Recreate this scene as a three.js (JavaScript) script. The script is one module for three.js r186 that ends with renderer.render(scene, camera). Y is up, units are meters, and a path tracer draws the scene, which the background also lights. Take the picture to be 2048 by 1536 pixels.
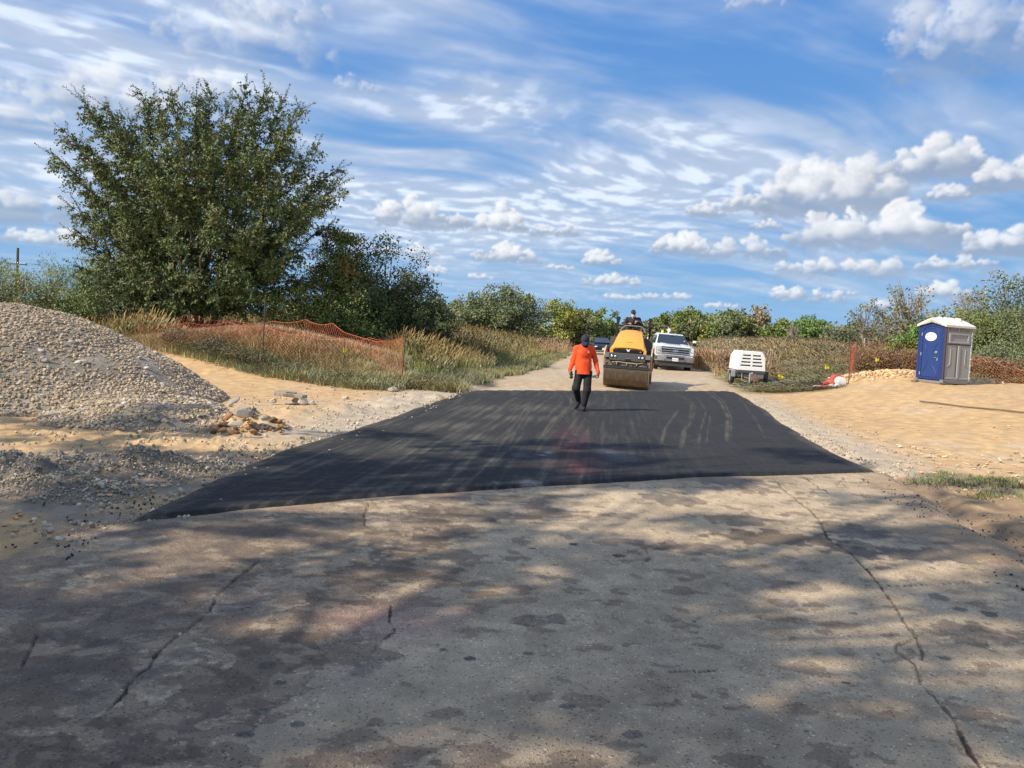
import * as THREE from 'three';
import { mergeGeometries, mergeVertices } from 'three/addons/utils/BufferGeometryUtils.js';
import { RoundedBoxGeometry } from 'three/addons/geometries/RoundedBoxGeometry.js';

// ---------------------------------------------------------------- camera, sun, exposure
const scene = new THREE.Scene();
const camera = new THREE.PerspectiveCamera(54.22, 4 / 3, 0.1, 6000);
camera.position.set(0, 1.7, 0);
camera.rotation.order = 'YXZ';
camera.rotation.set(-0.01745, 0, 0.04189);
camera.setViewOffset(2048, 1536, 0, 74, 2048, 1536);
const renderer = new THREE.WebGLRenderer({ antialias: true });
renderer.setSize(1024, 768);
renderer.toneMapping = THREE.LinearToneMapping;
renderer.toneMappingExposure = 1.15;
renderer.shadowMap.enabled = true;
const SUN = new THREE.Vector3(-0.684, 0.629, 0.37).normalize();
const sun = new THREE.DirectionalLight(new THREE.Color(1, 0.9, 0.75), 5);
sun.position.copy(SUN).multiplyScalar(80);
sun.castShadow = true; sun.shadow.mapSize.set(4096, 4096); sun.shadow.radius = 1.1;
Object.assign(sun.shadow.camera, { left: -60, right: 60, top: 60, bottom: -60, near: 1, far: 300 });
scene.add(sun, sun.target);

// ---------------------------------------------------------------- numbers
function rng(seed) { let s = seed | 0; return () => { s = (s + 0x6d2b79f5) | 0; let t = Math.imul(s ^ (s >>> 15), 1 | s); t = (t + Math.imul(t ^ (t >>> 7), 61 | t)) ^ t; return ((t ^ (t >>> 14)) >>> 0) / 4294967296; }; }
const { clamp, lerp } = THREE.MathUtils;
const ss = (a, b, x) => { const t = clamp((x - a) / (b - a), 0, 1); return t * t * (3 - 2 * t); };
const V = (x, y, z) => new THREE.Vector3(x, y, z);
const PERM = new Uint8Array(512); { const r = rng(7), a = [...Array(256).keys()]; for (let i = 255; i > 0; i--) { const j = Math.floor(r() * (i + 1)); [a[i], a[j]] = [a[j], a[i]]; } for (let i = 0; i < 512; i++) PERM[i] = a[i & 255]; }
const gradX = new Float32Array(256), gradY = new Float32Array(256); for (let i = 0; i < 256; i++) { gradX[i] = Math.cos(i * 2.399963); gradY[i] = Math.sin(i * 2.399963); }
function n2(x, y, per = 256) {                       // gradient noise about -1..1, repeating every per cells
  let ix = Math.floor(x), iy = Math.floor(y); const fx = x - ix, fy = y - iy;
  ix = ((ix % per) + per) % per; iy = ((iy % per) + per) % per;
  const jx = (ix + 1) % per, jy = (iy + 1) % per, u = fx * fx * fx * (fx * (fx * 6 - 15) + 10), v = fy * fy * fy * (fy * (fy * 6 - 15) + 10);
  const g = (a, b, dx, dy) => { const h = PERM[PERM[a & 255] + (b & 255)]; return gradX[h] * dx + gradY[h] * dy; };
  return 1.5 * lerp(lerp(g(ix, iy, fx, fy), g(jx, iy, fx - 1, fy), u), lerp(g(ix, jy, fx, fy - 1), g(jx, jy, fx - 1, fy - 1), u), v);
}
function fbm(x, y, oct = 4, per = 256) { let s = 0, a = 0.5; for (let i = 0; i < oct; i++) { s += a * n2(x, y, per); x *= 2; y *= 2; per *= 2; a *= 0.5; } return s; }
function n3(x, y, z) { return n2(x + z * 0.71 + 13.1, y - z * 0.53 + 7.7) * 0.6 + n2(y * 0.8 + 31.7, z + x * 0.37 + 3.3) * 0.5; }

// pixel of a 2048 x 1536 picture -> point at a given depth or on level ground: used only to read positions off, everything has its real distance
const Q = new THREE.Quaternion().setFromEuler(camera.rotation);
const ray = (px, py) => V((px - 1024) / 1500, (694 - py) / 1500, -1).applyQuaternion(Q);
const at = (px, py, depth) => { const d = ray(px, py); return d.multiplyScalar(-depth / d.z).add(camera.position); };
const on = (px, py, y = 0) => { const d = ray(px, py); return d.multiplyScalar((y - 1.7) / d.y).add(camera.position); };

// ---------------------------------------------------------------- sky: clear air, a high veil, low heaped clouds
{
  const W = 4096, H = 2048, data = new Float32Array(W * H * 4), D = Math.PI / 180;
  // heaped clouds: azimuth from straight ahead (right positive), elevation of the base, width, height (degrees), darkness of the base, softness
  const clouds = [];
  const heap = (px, base, w, h, dark = 0.5, soft = 0.25, seed = 0) => { const d = ray(px, base).normalize(); clouds.push({ az: Math.atan2(d.x, -d.z) / D, el: Math.asin(d.y) / D, w: w / 1500 / D * Math.max(0.75, Math.hypot(d.x, d.z) ** 0.5), h: h / 1500 / D, dark, soft: soft * 0.8 + 0.16, seed: seed || clouds.length + 1 }); };
  heap(855, 462, 215, 74, 0.55, 0.15); heap(1005, 466, 120, 54, 0.35, 0.15); heap(1105, 475, 110, 34, 0.8, 0.3); heap(1015, 528, 155, 46, 0.4, 0.15);
  heap(1205, 533, 84, 34, 0.3, 0.2); heap(1220, 574, 130, 30, 0.4, 0.25); heap(1358, 512, 118, 46, 0.45, 0.2); heap(1480, 522, 180, 48, 0.85, 0.35);
  heap(1655, 440, 260, 112, 0.85, 0.2); heap(1828, 370, 265, 88, 0.7, 0.2); heap(1760, 505, 390, 90, 0.6, 0.13); heap(1690, 556, 260, 40, 0.6, 0.25);
  heap(1612, 605, 165, 38, 0.3, 0.15); heap(1885, 598, 100, 34, 0.3, 0.2); heap(2000, 518, 130, 60, 0.6, 0.2); heap(2010, 388, 130, 60, 0.8, 0.3);
  heap(1412, 436, 78, 40, 0.6, 0.3); heap(1500, 426, 90, 52, 0.7, 0.35); heap(500, 140, 300, 150, 0.25, 0.95); heap(560, 60, 190, 90, 0.25, 1); heap(240, 255, 250, 125, 0.3, 0.7);
  heap(420, 215, 150, 66, 0.3, 0.8); heap(1975, 165, 260, 200, 0.6, 0.75); heap(1510, 22, 170, 46, 0.3, 0.9); heap(85, 492, 190, 34, 0.4, 0.3);
  heap(40, 455, 260, 90, 0.95, 0.4); heap(60, 285, 300, 90, 0.6, 0.8); heap(820, 512, 130, 28, 0.4, 0.3); heap(1910, 545, 150, 30, 0.7, 0.35); heap(720, 190, 110, 40, 0.2, 1);
  heap(1440, 618, 70, 16, 0.3, 0.2); heap(960, 560, 70, 16, 0.3, 0.3); heap(1330, 600, 110, 12, 0.6, 0.3); heap(1240, 600, 90, 12, 0.4, 0.3); heap(870, 548, 60, 16, 0.3, 0.3);
  heap(1120, 540, 70, 14, 0.4, 0.3); heap(1530, 460, 70, 22, 0.5, 0.3); heap(1760, 620, 80, 18, 0.4, 0.3); heap(1690, 590, 50, 12, 0.3, 0.3); heap(1890, 405, 80, 30, 0.8, 0.4);
  const r = rng(41);
  for (let i = 0; i < 130; i++) { const az = 37 + r() * 286, el = 2 + 26 * r() ** 1.7, w = (3 + 7 * r()) * (0.5 + el / 22); clouds.push({ az: az > 180 ? az - 360 : az, el, w, h: w * (0.2 + 0.2 * r()), dark: 0.3 + 0.5 * r(), soft: 0.15 + 0.3 * r(), seed: 100 + i }); }
  // the air and the veil
  const bias = [[1650, 150, 300, 70, -0.5], [1240, 90, 260, 60, -0.3], [1010, 330, 90, 40, -0.35], [700, 280, 120, 50, -0.25], [640, 150, 90, 60, -0.2], [1600, 300, 130, 60, -0.45], [1900, 480, 300, 60, -0.1],
    [250, 90, 420, 110, 0.35], [900, 150, 260, 120, 0.12], [1330, 240, 260, 60, 0.28], [1250, 350, 330, 50, 0.4], [980, 200, 150, 60, 0.2], [1500, 330, 140, 60, 0.25], [700, 350, 260, 70, 0.25], [1100, 430, 420, 60, 0.18], [150, 380, 240, 80, 0.3], [1800, 250, 250, 40, 0.12]]
    .map(([px, py, w, h, k]) => { const d = ray(px, py).normalize(); return [Math.atan2(d.x, -d.z), Math.asin(d.y), w / 1500, h / 1500, k]; });
  const cs = Math.cos(0.5), sn = Math.sin(0.5);
  for (let row = 0; row < H; row++) {
    const el = ((row + 0.5) / H - 0.5) * Math.PI, sy = Math.sin(el);
    for (let col = 0; col < W; col++) {
      const o = (row * W + col) * 4; data[o + 3] = 1;
      if (sy > 0 && (col < 512 || col > 1536) && (row & 1 || col & 1)) { const q = ((row & ~1) * W + (col & ~1)) * 4; if (q !== o) { data[o] = data[q]; data[o + 1] = data[q + 1]; data[o + 2] = data[q + 2]; continue; } }   // away from the view a coarser grain
      const round = ((col + 0.5) / W - 0.5) * 2 * Math.PI, x = Math.cos(round) * Math.cos(el), z = Math.sin(round) * Math.cos(el);
      if (sy < 0) { data[o] = 0.2; data[o + 1] = 0.19; data[o + 2] = 0.17; continue; }
      const t = Math.pow(clamp(sy / 0.6, 0, 1), 0.62), toSun = clamp(x * SUN.x + sy * SUN.y + z * SUN.z, -1, 1), glow = 0.22 * Math.pow(clamp(toSun * 0.5 + 0.5, 0, 1), 6);
      let R = lerp(0.27, 0.042, t) + glow, G = lerp(0.49, 0.19, t) + glow, B = lerp(0.72, 0.57, t) + glow * 0.9;
      if (sy > 0.012) {
        const k = 1 / (sy + 0.09), px = x * k, pz = z * k, az = Math.atan2(x, -z);
        const wx = 0.35 * fbm(px * 0.8 + 5, pz * 0.8, 2), wz = 0.35 * fbm(px * 0.8, pz * 0.8 + 9, 2);
        const a = (px + wx) * cs - (pz + wz) * sn, b = (px + wx) * sn + (pz + wz) * cs;
        let m = 0.3 + 0.6 * fbm(px * 0.45 + 3.7, pz * 0.45 + 1.2, 3);
        for (const [ba, be, bw, bh, bk] of bias) { const u = (az - ba) / bw, v = (el - be) / bh, q = u * u + v * v; if (q < 9) m += bk * Math.exp(-q * 1.2); }
        const streak = fbm(a * 0.7, b * 3.4, 6), wisp = fbm(a * 1.6 + 3 + 1.5 * wx, b * 5.2 + 2 * wz, 5), ripple = fbm(a * 6.4 + 20 + 2 * wx, b * 8.6 + wz, 4);
        let veil = ss(-0.3, 0.85, m + streak * 0.8 + wisp * 0.45 + ripple * 0.12), bank = ss(-0.02, 0.5, 1.35 * ripple + 0.4 * wisp + m * 0.3 - 0.1) * ss(0.2, 0.7, m + 0.4 * streak);
        let c = clamp(0.66 * veil + 0.27 * bank, 0, 0.88) * ss(0.012, 0.1, sy);
        const w = 0.66 + 0.1 * ripple + 0.2 * bank + glow;
        R = lerp(R, w * 0.86, c); G = lerp(G, w * 0.95, c); B = lerp(B, w * 1.1, c);
      }
      data[o] = R; data[o + 1] = G; data[o + 2] = B;
    }
  }
  clouds.sort((a, b) => b.el - a.el);
  for (const c of clouds) {
    const q = rng(c.seed * 977 + 5), balls = [], asp = c.h / c.w;      // balls in units of the width, base at v = 0
    const nBig = 4 + Math.floor(q() * 3);
    for (let i = 0; i < nBig; i++) { const u = (i + 0.5) / nBig - 0.5 + (q() - 0.5) * 0.12, top = asp * (0.5 + 0.5 * q()) * (1 - 1.9 * u * u), rr = Math.max(0.09, top * 0.62); balls.push([u * 0.82, Math.max(0.02, top - rr), rr, 0]); }
    const base = balls.length;
    for (let i = 0; i < 34; i++) { const p = balls[Math.floor(q() * base)], an = q() * Math.PI * 1.3 - 0.15 * Math.PI, rr = p[2] * (0.26 + 0.34 * q()); balls.push([p[0] + Math.cos(an) * p[2] * 0.92, Math.max(rr * 0.25, p[1] + Math.sin(an) * p[2] * 0.92), rr, p[2] * (q() * 0.5)]); }
    const cols = [Math.floor((c.az - c.w * 0.75 - 90 + 180) / 360 * W), Math.ceil((c.az + c.w * 0.75 - 90 + 180) / 360 * W)], rows = [Math.floor((c.el - c.h * 0.35 + 90) / 180 * H), Math.ceil((c.el + c.h * 1.5 + 90) / 180 * H)];
    const far = Math.exp(-Math.max(0, c.el) / 5) * 0.5, small = 1 / Math.max(0.6, c.w * 0.22), fz = 5 / Math.sqrt(Math.max(1, c.w * 0.25));
    for (let row = Math.max(rows[0], H / 2); row <= Math.min(H - 1, rows[1]); row++) for (let cc = cols[0]; cc <= cols[1]; cc++) {
      const col = ((cc % W) + W) % W, o = (row * W + col) * 4, el = (row + 0.5) / H * 180 - 90; let az = (cc + 0.5) / W * 360 - 180 + 90;
      const u0 = (az - c.az) / c.w, v0 = (el - c.el) / c.w, S = c.seed * 3.17;
      const d1 = fbm(u0 * 7 + S, v0 * 9, 4), d2 = fbm(u0 * 7 + S + 40, v0 * 9 + 11, 4), d3 = fbm(u0 * 26 + S, v0 * 30 + 5, 3);
      const d4 = fbm(u0 * 60 + S, v0 * 70 + 8, 2), u = u0 + 0.1 * d1 + 0.03 * d3 + 0.008 * d4, v = v0 + 0.065 * d2 * (asp > 0.25 ? 1 : asp * 4) + 0.022 * d3 + 0.006 * d4;
      let best = -1, f = 0, nx = 0, ny = 0, nz = 0, ws = 0;
      for (const [bu, bv, br, bz] of balls) {
        const dx = u - bu, dy = (v - bv) * (v < bv ? 1.35 : 1), dd = dx * dx + dy * dy, g = 1 - Math.sqrt(dd) / br; if (g > f) f = g;
        if (dd < br * br) { const zz = Math.sqrt(br * br - dd), hz = zz + bz, w = Math.exp(hz * 60); nx += w * dx / br; ny += w * dy / br; nz += w * zz / br; ws += w; best = Math.max(best, hz); }
      }
      if (f <= 0) continue;
      nx /= ws; ny /= ws; nz /= ws;
      const flat = ss(-0.05 - 0.05 * c.soft + 0.03 * d2, 0.07, v0 + 0.035 * d1 + 0.015 * d3);
      let alpha = ss(0, 0.16 + c.soft * 0.95, f + 0.3 * d3 * (0.4 + c.soft) + 0.1 * d4) * flat * (0.97 - 0.35 * c.soft);
      nx += 0.5 * d3; ny += 0.4 * d1;
      const lit = clamp(0.52 - 0.5 * nx + 0.42 * ny + 0.12 * nz + 0.15 * d1, 0, 1), up = clamp(v0 / Math.max(asp, 0.05), 0, 1);
      let s = clamp(lit * (1 - c.dark * 0.4) + 0.3 * up - (0.25 + c.dark * 0.95) * (1 - ss(0.02, 0.6, up + 0.25 * d1 + 0.1 * d3)), 0, 1); s = s * s * (3 - 2 * s) * 0.5 + s * 0.5;
      alpha *= (0.7 + 0.3 * ss(0.05, 0.45, s + 0.4 * (1 - c.soft))) * (1 - 0.35 * ss(0.5, 1, c.soft));
      const k = [lerp(0.29, 0.93, s), lerp(0.345, 0.92, s), lerp(0.45, 0.91, s)];
      for (let i = 0; i < 3; i++) { const air = [0.34, 0.5, 0.72][i], q2 = lerp(k[i], air, far * (1 - 0.55 * s)); data[o + i] = lerp(data[o + i], q2, clamp(alpha, 0, 1)); }
    }
  }
  const sky = new THREE.DataTexture(data, W, H, THREE.RGBAFormat, THREE.FloatType);
  sky.mapping = THREE.EquirectangularReflectionMapping; sky.magFilter = THREE.LinearFilter; sky.needsUpdate = true;
  scene.background = sky; scene.environment = sky;
}

// ---------------------------------------------------------------- names, things, meshes
const used = new Map();
const numbered = (n) => { const k = used.get(n) ?? 0; used.set(n, k + 1); return k ? n + '_' + String(k).padStart(3, '0') : n; };
const tag = (o, label, category, group, kind) => { o.userData.label = label; o.userData.category = category; if (group) o.userData.group = group; if (kind) o.userData.kind = kind; return o; };
function thing(name, label, category, [x, y, z] = [0, 0, 0], turn = 0, group) { const o = new THREE.Group(); o.name = numbered(name); scene.add(o); o.position.set(x, y, z); o.rotation.y = turn; return tag(o, label, category, group); }
function strip(g) { const h = g.index ? g.toNonIndexed() : g; for (const k of Object.keys(h.attributes)) if (!['position', 'normal', 'uv'].includes(k)) h.deleteAttribute(k); if (!h.attributes.normal) h.computeVertexNormals(); if (!h.attributes.uv) h.setAttribute('uv', new THREE.BufferAttribute(new Float32Array(h.attributes.position.count * 2), 2)); h.morphAttributes = {}; return h; }
function obj(name, geos, mat, parent = scene) { const g = Array.isArray(geos) ? (geos.length > 1 ? mergeGeometries(geos.map(strip)) : geos[0]) : geos; const m = new THREE.Mesh(g, mat); m.name = parent === scene ? numbered(name) : name; parent.add(m); return m; }
const structure = (name, g, m) => { const o = obj(name, g, m); o.userData.kind = 'structure'; return o; };
const place = (g, p = [0, 0, 0], r = [0, 0, 0]) => g.applyMatrix4(new THREE.Matrix4().compose(V(...p), new THREE.Quaternion().setFromEuler(new THREE.Euler(...r)), V(1, 1, 1)));
const box = (w, h, d, p, r, bev = 0.012) => place(bev > 0 ? new RoundedBoxGeometry(w, h, d, 2, Math.min(bev, w / 2.2, h / 2.2, d / 2.2)) : new THREE.BoxGeometry(w, h, d), p, r);
const cyl = (r1, r2, h, p, r, seg = 20, open = false) => place(new THREE.CylinderGeometry(r1, r2, h, seg, 1, open), p, r);
const ball = (r, p, s = [1, 1, 1], seg = 14) => place(new THREE.SphereGeometry(r, seg, Math.ceil(seg * 0.7)).scale(...s), p);
const tube = (pts, r, seg = 20, closed = false, sides = 8) => new THREE.TubeGeometry(new THREE.CatmullRomCurve3(pts.map((p) => V(...p)), closed, 'catmullrom', 0.3), seg, r, sides, closed);
const rod = (a, b, r, sides = 8) => { const A = V(...a), B = V(...b), d = B.clone().sub(A), L = d.length(); return new THREE.CylinderGeometry(r, r, L, sides).applyQuaternion(new THREE.Quaternion().setFromUnitVectors(V(0, 1, 0), d.normalize())).translate((A.x + B.x) / 2, (A.y + B.y) / 2, (A.z + B.z) / 2); };
function prism(pts, depth, p, r, bev = 0.01, holes = []) { const s = new THREE.Shape(pts.map(([x, y]) => new THREE.Vector2(x, y))); for (const h of holes) s.holes.push(new THREE.Path(h.map(([x, y]) => new THREE.Vector2(x, y)))); const g = new THREE.ExtrudeGeometry(s, { depth: depth - 2 * bev, bevelEnabled: bev > 0, bevelThickness: bev, bevelSize: bev, bevelOffset: -bev, bevelSegments: 2, curveSegments: 12 }); g.translate(0, 0, bev); return place(g, p, r); }
function loft(rings, caps = [true, true], crease = 0.6) {         // rings of equally many [x, y, z]; smooth along and around where the bend is small
  const n = rings[0].length, pos = [], tri = (a, b, c) => pos.push(...a, ...b, ...c);
  for (let i = 0; i + 1 < rings.length; i++) for (let j = 0; j < n; j++) { const k = (j + 1) % n, a = rings[i][j], b = rings[i][k], c = rings[i + 1][k], d = rings[i + 1][j]; tri(a, b, c); tri(a, c, d); }
  const cap = (ring, flip) => { const c = ring.reduce((s, p) => s.map((v, i) => v + p[i] / n), [0, 0, 0]); for (let j = 0; j < n; j++) { const a = ring[j], b = ring[(j + 1) % n]; flip ? tri(c, b, a) : tri(c, a, b); } };
  if (caps[0]) cap(rings[0], true); if (caps[1]) cap(rings[rings.length - 1], false);
  const g = new THREE.BufferGeometry(); g.setAttribute('position', new THREE.BufferAttribute(new Float32Array(pos), 3)); return creased(g, crease);
}
function creased(g, angle) {                                          // vertex normals averaged over faces that meet at less than the angle
  g = g.index ? g.toNonIndexed() : g; const p = g.attributes.position.array, nf = p.length / 9, fn = [], at2 = new Map(), key = (i) => `${Math.round(p[i] * 5e3)},${Math.round(p[i + 1] * 5e3)},${Math.round(p[i + 2] * 5e3)}`;
  const A = V(), B = V(), C = V();
  for (let f = 0; f < nf; f++) { A.fromArray(p, f * 9); B.fromArray(p, f * 9 + 3).sub(A); C.fromArray(p, f * 9 + 6).sub(A); fn.push(B.clone().cross(C)); for (let k = 0; k < 3; k++) { const s = key(f * 9 + k * 3); (at2.get(s) ?? at2.set(s, []).get(s)).push(f); } }
  const un = fn.map((v) => v.clone().normalize()), N = new Float32Array(p.length), cs = Math.cos(angle);
  for (let f = 0; f < nf; f++) for (let k = 0; k < 3; k++) { const v = V(); for (const o of at2.get(key(f * 9 + k * 3))) if (un[o].dot(un[f]) > cs) v.add(fn[o]); v.normalize().toArray(N, f * 9 + k * 3); }
  g.setAttribute('normal', new THREE.BufferAttribute(N, 3)); return g;
}
const mat = (color, roughness = 0.7, metalness = 0, more = {}) => new (more.clearcoat || more.transmission || more.sheen ? THREE.MeshPhysicalMaterial : THREE.MeshStandardMaterial)({ color: Array.isArray(color) ? new THREE.Color().setRGB(...color) : new THREE.Color(color), roughness, metalness, ...more });

// ---------------------------------------------------------------- textures (all computed, uv in metres)
function texture(n, fn, srgb = false, size = 1) {
  const d = new Uint8Array(n * n * 4);
  for (let y = 0; y < n; y++) for (let x = 0; x < n; x++) { const c = fn(x / n, y / n, x, y), o = (y * n + x) * 4; for (let k = 0; k < 3; k++) { let v = clamp(Array.isArray(c) ? c[k] : c, 0, 1); if (srgb) v = v <= 0.0031308 ? v * 12.92 : 1.055 * Math.pow(v, 1 / 2.4) - 0.055; d[o + k] = Math.round(v * 255); } d[o + 3] = 255; }
  const t = new THREE.DataTexture(d, n, n); t.wrapS = t.wrapT = THREE.RepeatWrapping; t.magFilter = THREE.LinearFilter; t.minFilter = THREE.LinearMipmapLinearFilter; if (srgb) t.colorSpace = THREE.SRGBColorSpace; t.repeat.set(1 / size, 1 / size); t.needsUpdate = true; return t;
}
// chips: [colour factor, height] of scattered stones on an n-cell grid, tiling
function chips(seed, cells, share) { const r = rng(seed), C = []; for (let i = 0; i < cells * cells; i++) C.push([r(), r(), 0.22 + 0.34 * r(), r() < share ? 1 : 0, r(), 0.6 + 0.8 * r(), r() * 3.1]); return (u, v) => { const x = u * cells, y = v * cells, ix = Math.floor(x), iy = Math.floor(y); let best = 0, tone = 0; for (let j = -1; j <= 1; j++) for (let i = -1; i <= 1; i++) { const c = C[((iy + j + cells) % cells) * cells + ((ix + i + cells) % cells)]; if (!c[3]) continue; let dx = x - ix - i - c[0], dy = y - iy - j - c[1]; const cc = Math.cos(c[6]), sn = Math.sin(c[6]), a = (dx * cc + dy * sn) / c[5], b = (dy * cc - dx * sn) * c[5], h = 1 - Math.max(Math.abs(a), Math.abs(b), (Math.abs(a) + Math.abs(b)) * 0.72) / c[2]; if (h > best) { best = h; tone = c[4]; } } return [best, tone]; }; }
const pavChips = chips(3, 150, 0.55), pavSmall = chips(5, 330, 0.6), sandChips = chips(11, 60, 0.10), asphChips = chips(17, 120, 0.85);
const pavHeight = new Float32Array(1536 * 1536);
const T = {};
T.pave = texture(1536, (u, v, x, y) => {
  const [h, t] = pavChips(u, v), [g, s] = pavSmall(u, v), n = fbm(u * 12, v * 12, 5, 12), fine = n2(u * 380, v * 380, 380);
  let c = 0.86 + 0.25 * n + 0.16 * fine; if (g > 0.12) c *= 0.72 + 0.62 * s; if (h > 0.12) c *= t > 0.9 ? 1.7 : t < 0.2 ? 0.55 : 0.8 + 0.45 * t;
  pavHeight[y * 1536 + x] = 0.35 + 0.25 * n + 0.3 * Math.min(h * 2, 1) + 0.16 * Math.min(g * 2, 1) + 0.1 * fine;
  return [c * 0.56, c * 0.55, c * (0.53 + 0.03 * t)];
}, true, 2.2);
T.paveBump = texture(1536, (u, v, x, y) => pavHeight[y * 1536 + x], false, 2.2);
T.sand = texture(1024, (u, v) => { const [h, t] = sandChips(u, v), n = fbm(u * 9, v * 9, 6, 9), f = n2(u * 250, v * 250, 250); let c = 0.62 + 0.22 * n + 0.1 * f; if (h > 0.1) c *= 0.75 + 0.7 * t; return [c, c, c * (h > 0.1 ? 1.12 : 1)]; }, true, 2.6);
T.sandBump = texture(1024, (u, v) => { const [h] = sandChips(u, v); return 0.4 + 0.3 * fbm(u * 9, v * 9, 6, 9) + 0.12 * n2(u * 250, v * 250, 250) + 0.35 * Math.min(h * 2, 1); }, false, 2.6);
T.asph = texture(1024, (u, v) => { const [h, t] = asphChips(u, v), f = n2(u * 300, v * 300, 300), c = 0.5 * (0.7 + 0.3 * fbm(u * 10, v * 10, 4, 10)) * (h > 0.1 ? 0.75 + 0.6 * t : 0.55) + 0.05 * f; return c; }, true, 1.4);
T.asphBump = texture(1024, (u, v) => { const [h] = asphChips(u, v); return 0.3 + 0.5 * Math.min(h * 1.6, 1) + 0.2 * fbm(u * 24, v * 24, 3, 24); }, false, 1.4);
T.grain = texture(512, (u, v) => 0.5 + 0.4 * fbm(u * 16, v * 16, 5, 16), false, 1);
T.rust = texture(512, (u, v) => { const a = fbm(u * 40, v * 3, 4, 40) + 0.6 * fbm(u * 6, v * 6, 4, 6), b = ss(-0.1, 0.4, a); return [lerp(0.3, 0.46, b), lerp(0.245, 0.39, b), lerp(0.18, 0.31, b)]; }, true, 1);

// ---------------------------------------------------------------- shape of the land
const roadLine = [[0, 0.5], [6, 0.95], [15, 1.95], [21, 2.75], [26, 3.7], [33, 4.9], [41, 6.4], [62, 8.3], [95, 11.5], [200, 22]];
function along(line, d) { if (d <= line[0][0]) return line[0][1]; for (let i = 1; i < line.length; i++) if (d < line[i][0]) { const t = (d - line[i - 1][0]) / (line[i][0] - line[i - 1][0]); return lerp(line[i - 1][1], line[i][1], t * t * (3 - 2 * t) * 0.4 + t * 0.6); } return line[line.length - 1][1]; }
const roadX = (d) => along(roadLine, d), roadHalf = (d) => along([[0, 4.1], [15, 4.0], [26, 4.4], [41, 4.4], [62, 3.4], [95, 3], [200, 3]], d);
function land(x, z) {                                                  // height of the ground without its small relief
  const d = -z, v = x - roadX(d) - roadHalf(d), u = roadX(d) - roadHalf(d) - x;
  let h = 0.3 * ss(30, 64, d);
  if (v > 0) h += Math.max(0.62 * ss(0.8, 7, v) * ss(10, 24, d), 1.25 * ss(1, 9, v) * ss(24, 52, d));
  if (u > 0) h += 0.85 * ss(1, 12, u) * ss(26, 52, d);
  const mx = (x + 9.4) / 5.8, mz = (z + 27.2) / 3.7, m = mx * mx + mz * mz; h += 1.35 * Math.exp(-m * 1.15);
  const rx = (x - 14.4) / 2.7, rz = (z + 28.4 - 0.25 * (x - 14.4)) / 0.9; h += 0.34 * Math.exp(-rx * rx - rz * rz);
  return h;
}
function sandness(x, z) {                                              // 1 on bare ground, 0 under growth
  const d = -z, v = x - roadX(d) - roadHalf(d), u = roadX(d) - roadHalf(d) - x, w = 0.9 * fbm(x * 0.5, z * 0.5, 3);
  const left = ss(-0.5, 0.7, (21.2 + Math.max(0, (-3 - x)) * 0.42 + w) - d);
  const right = ss(-0.5, 0.6, (27.6 + 0.02 * v + (x > 12.2 ? 1.4 : -1.6 * ss(5, 1, v)) + w - d));
  const roadside = ss(0.6, -0.3, Math.max(u, v) + w * 0.6);
  return Math.max(x > roadX(d) ? right : left, roadside * ss(120, 90, d));
}
const heaps = [[-4.6, -7.9, 0.9, 0.62, 0.20], [-3.98, -8.35, 0.55, 0.42, 0.20], [-3.35, -8.6, 0.45, 0.3, 0.11], [-5.3, -7.6, 0.6, 0.4, 0.15], [-5.9, -8.2, 0.9, 0.5, 0.18], [-4.15, -7.2, 0.5, 0.3, 0.09]];
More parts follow.
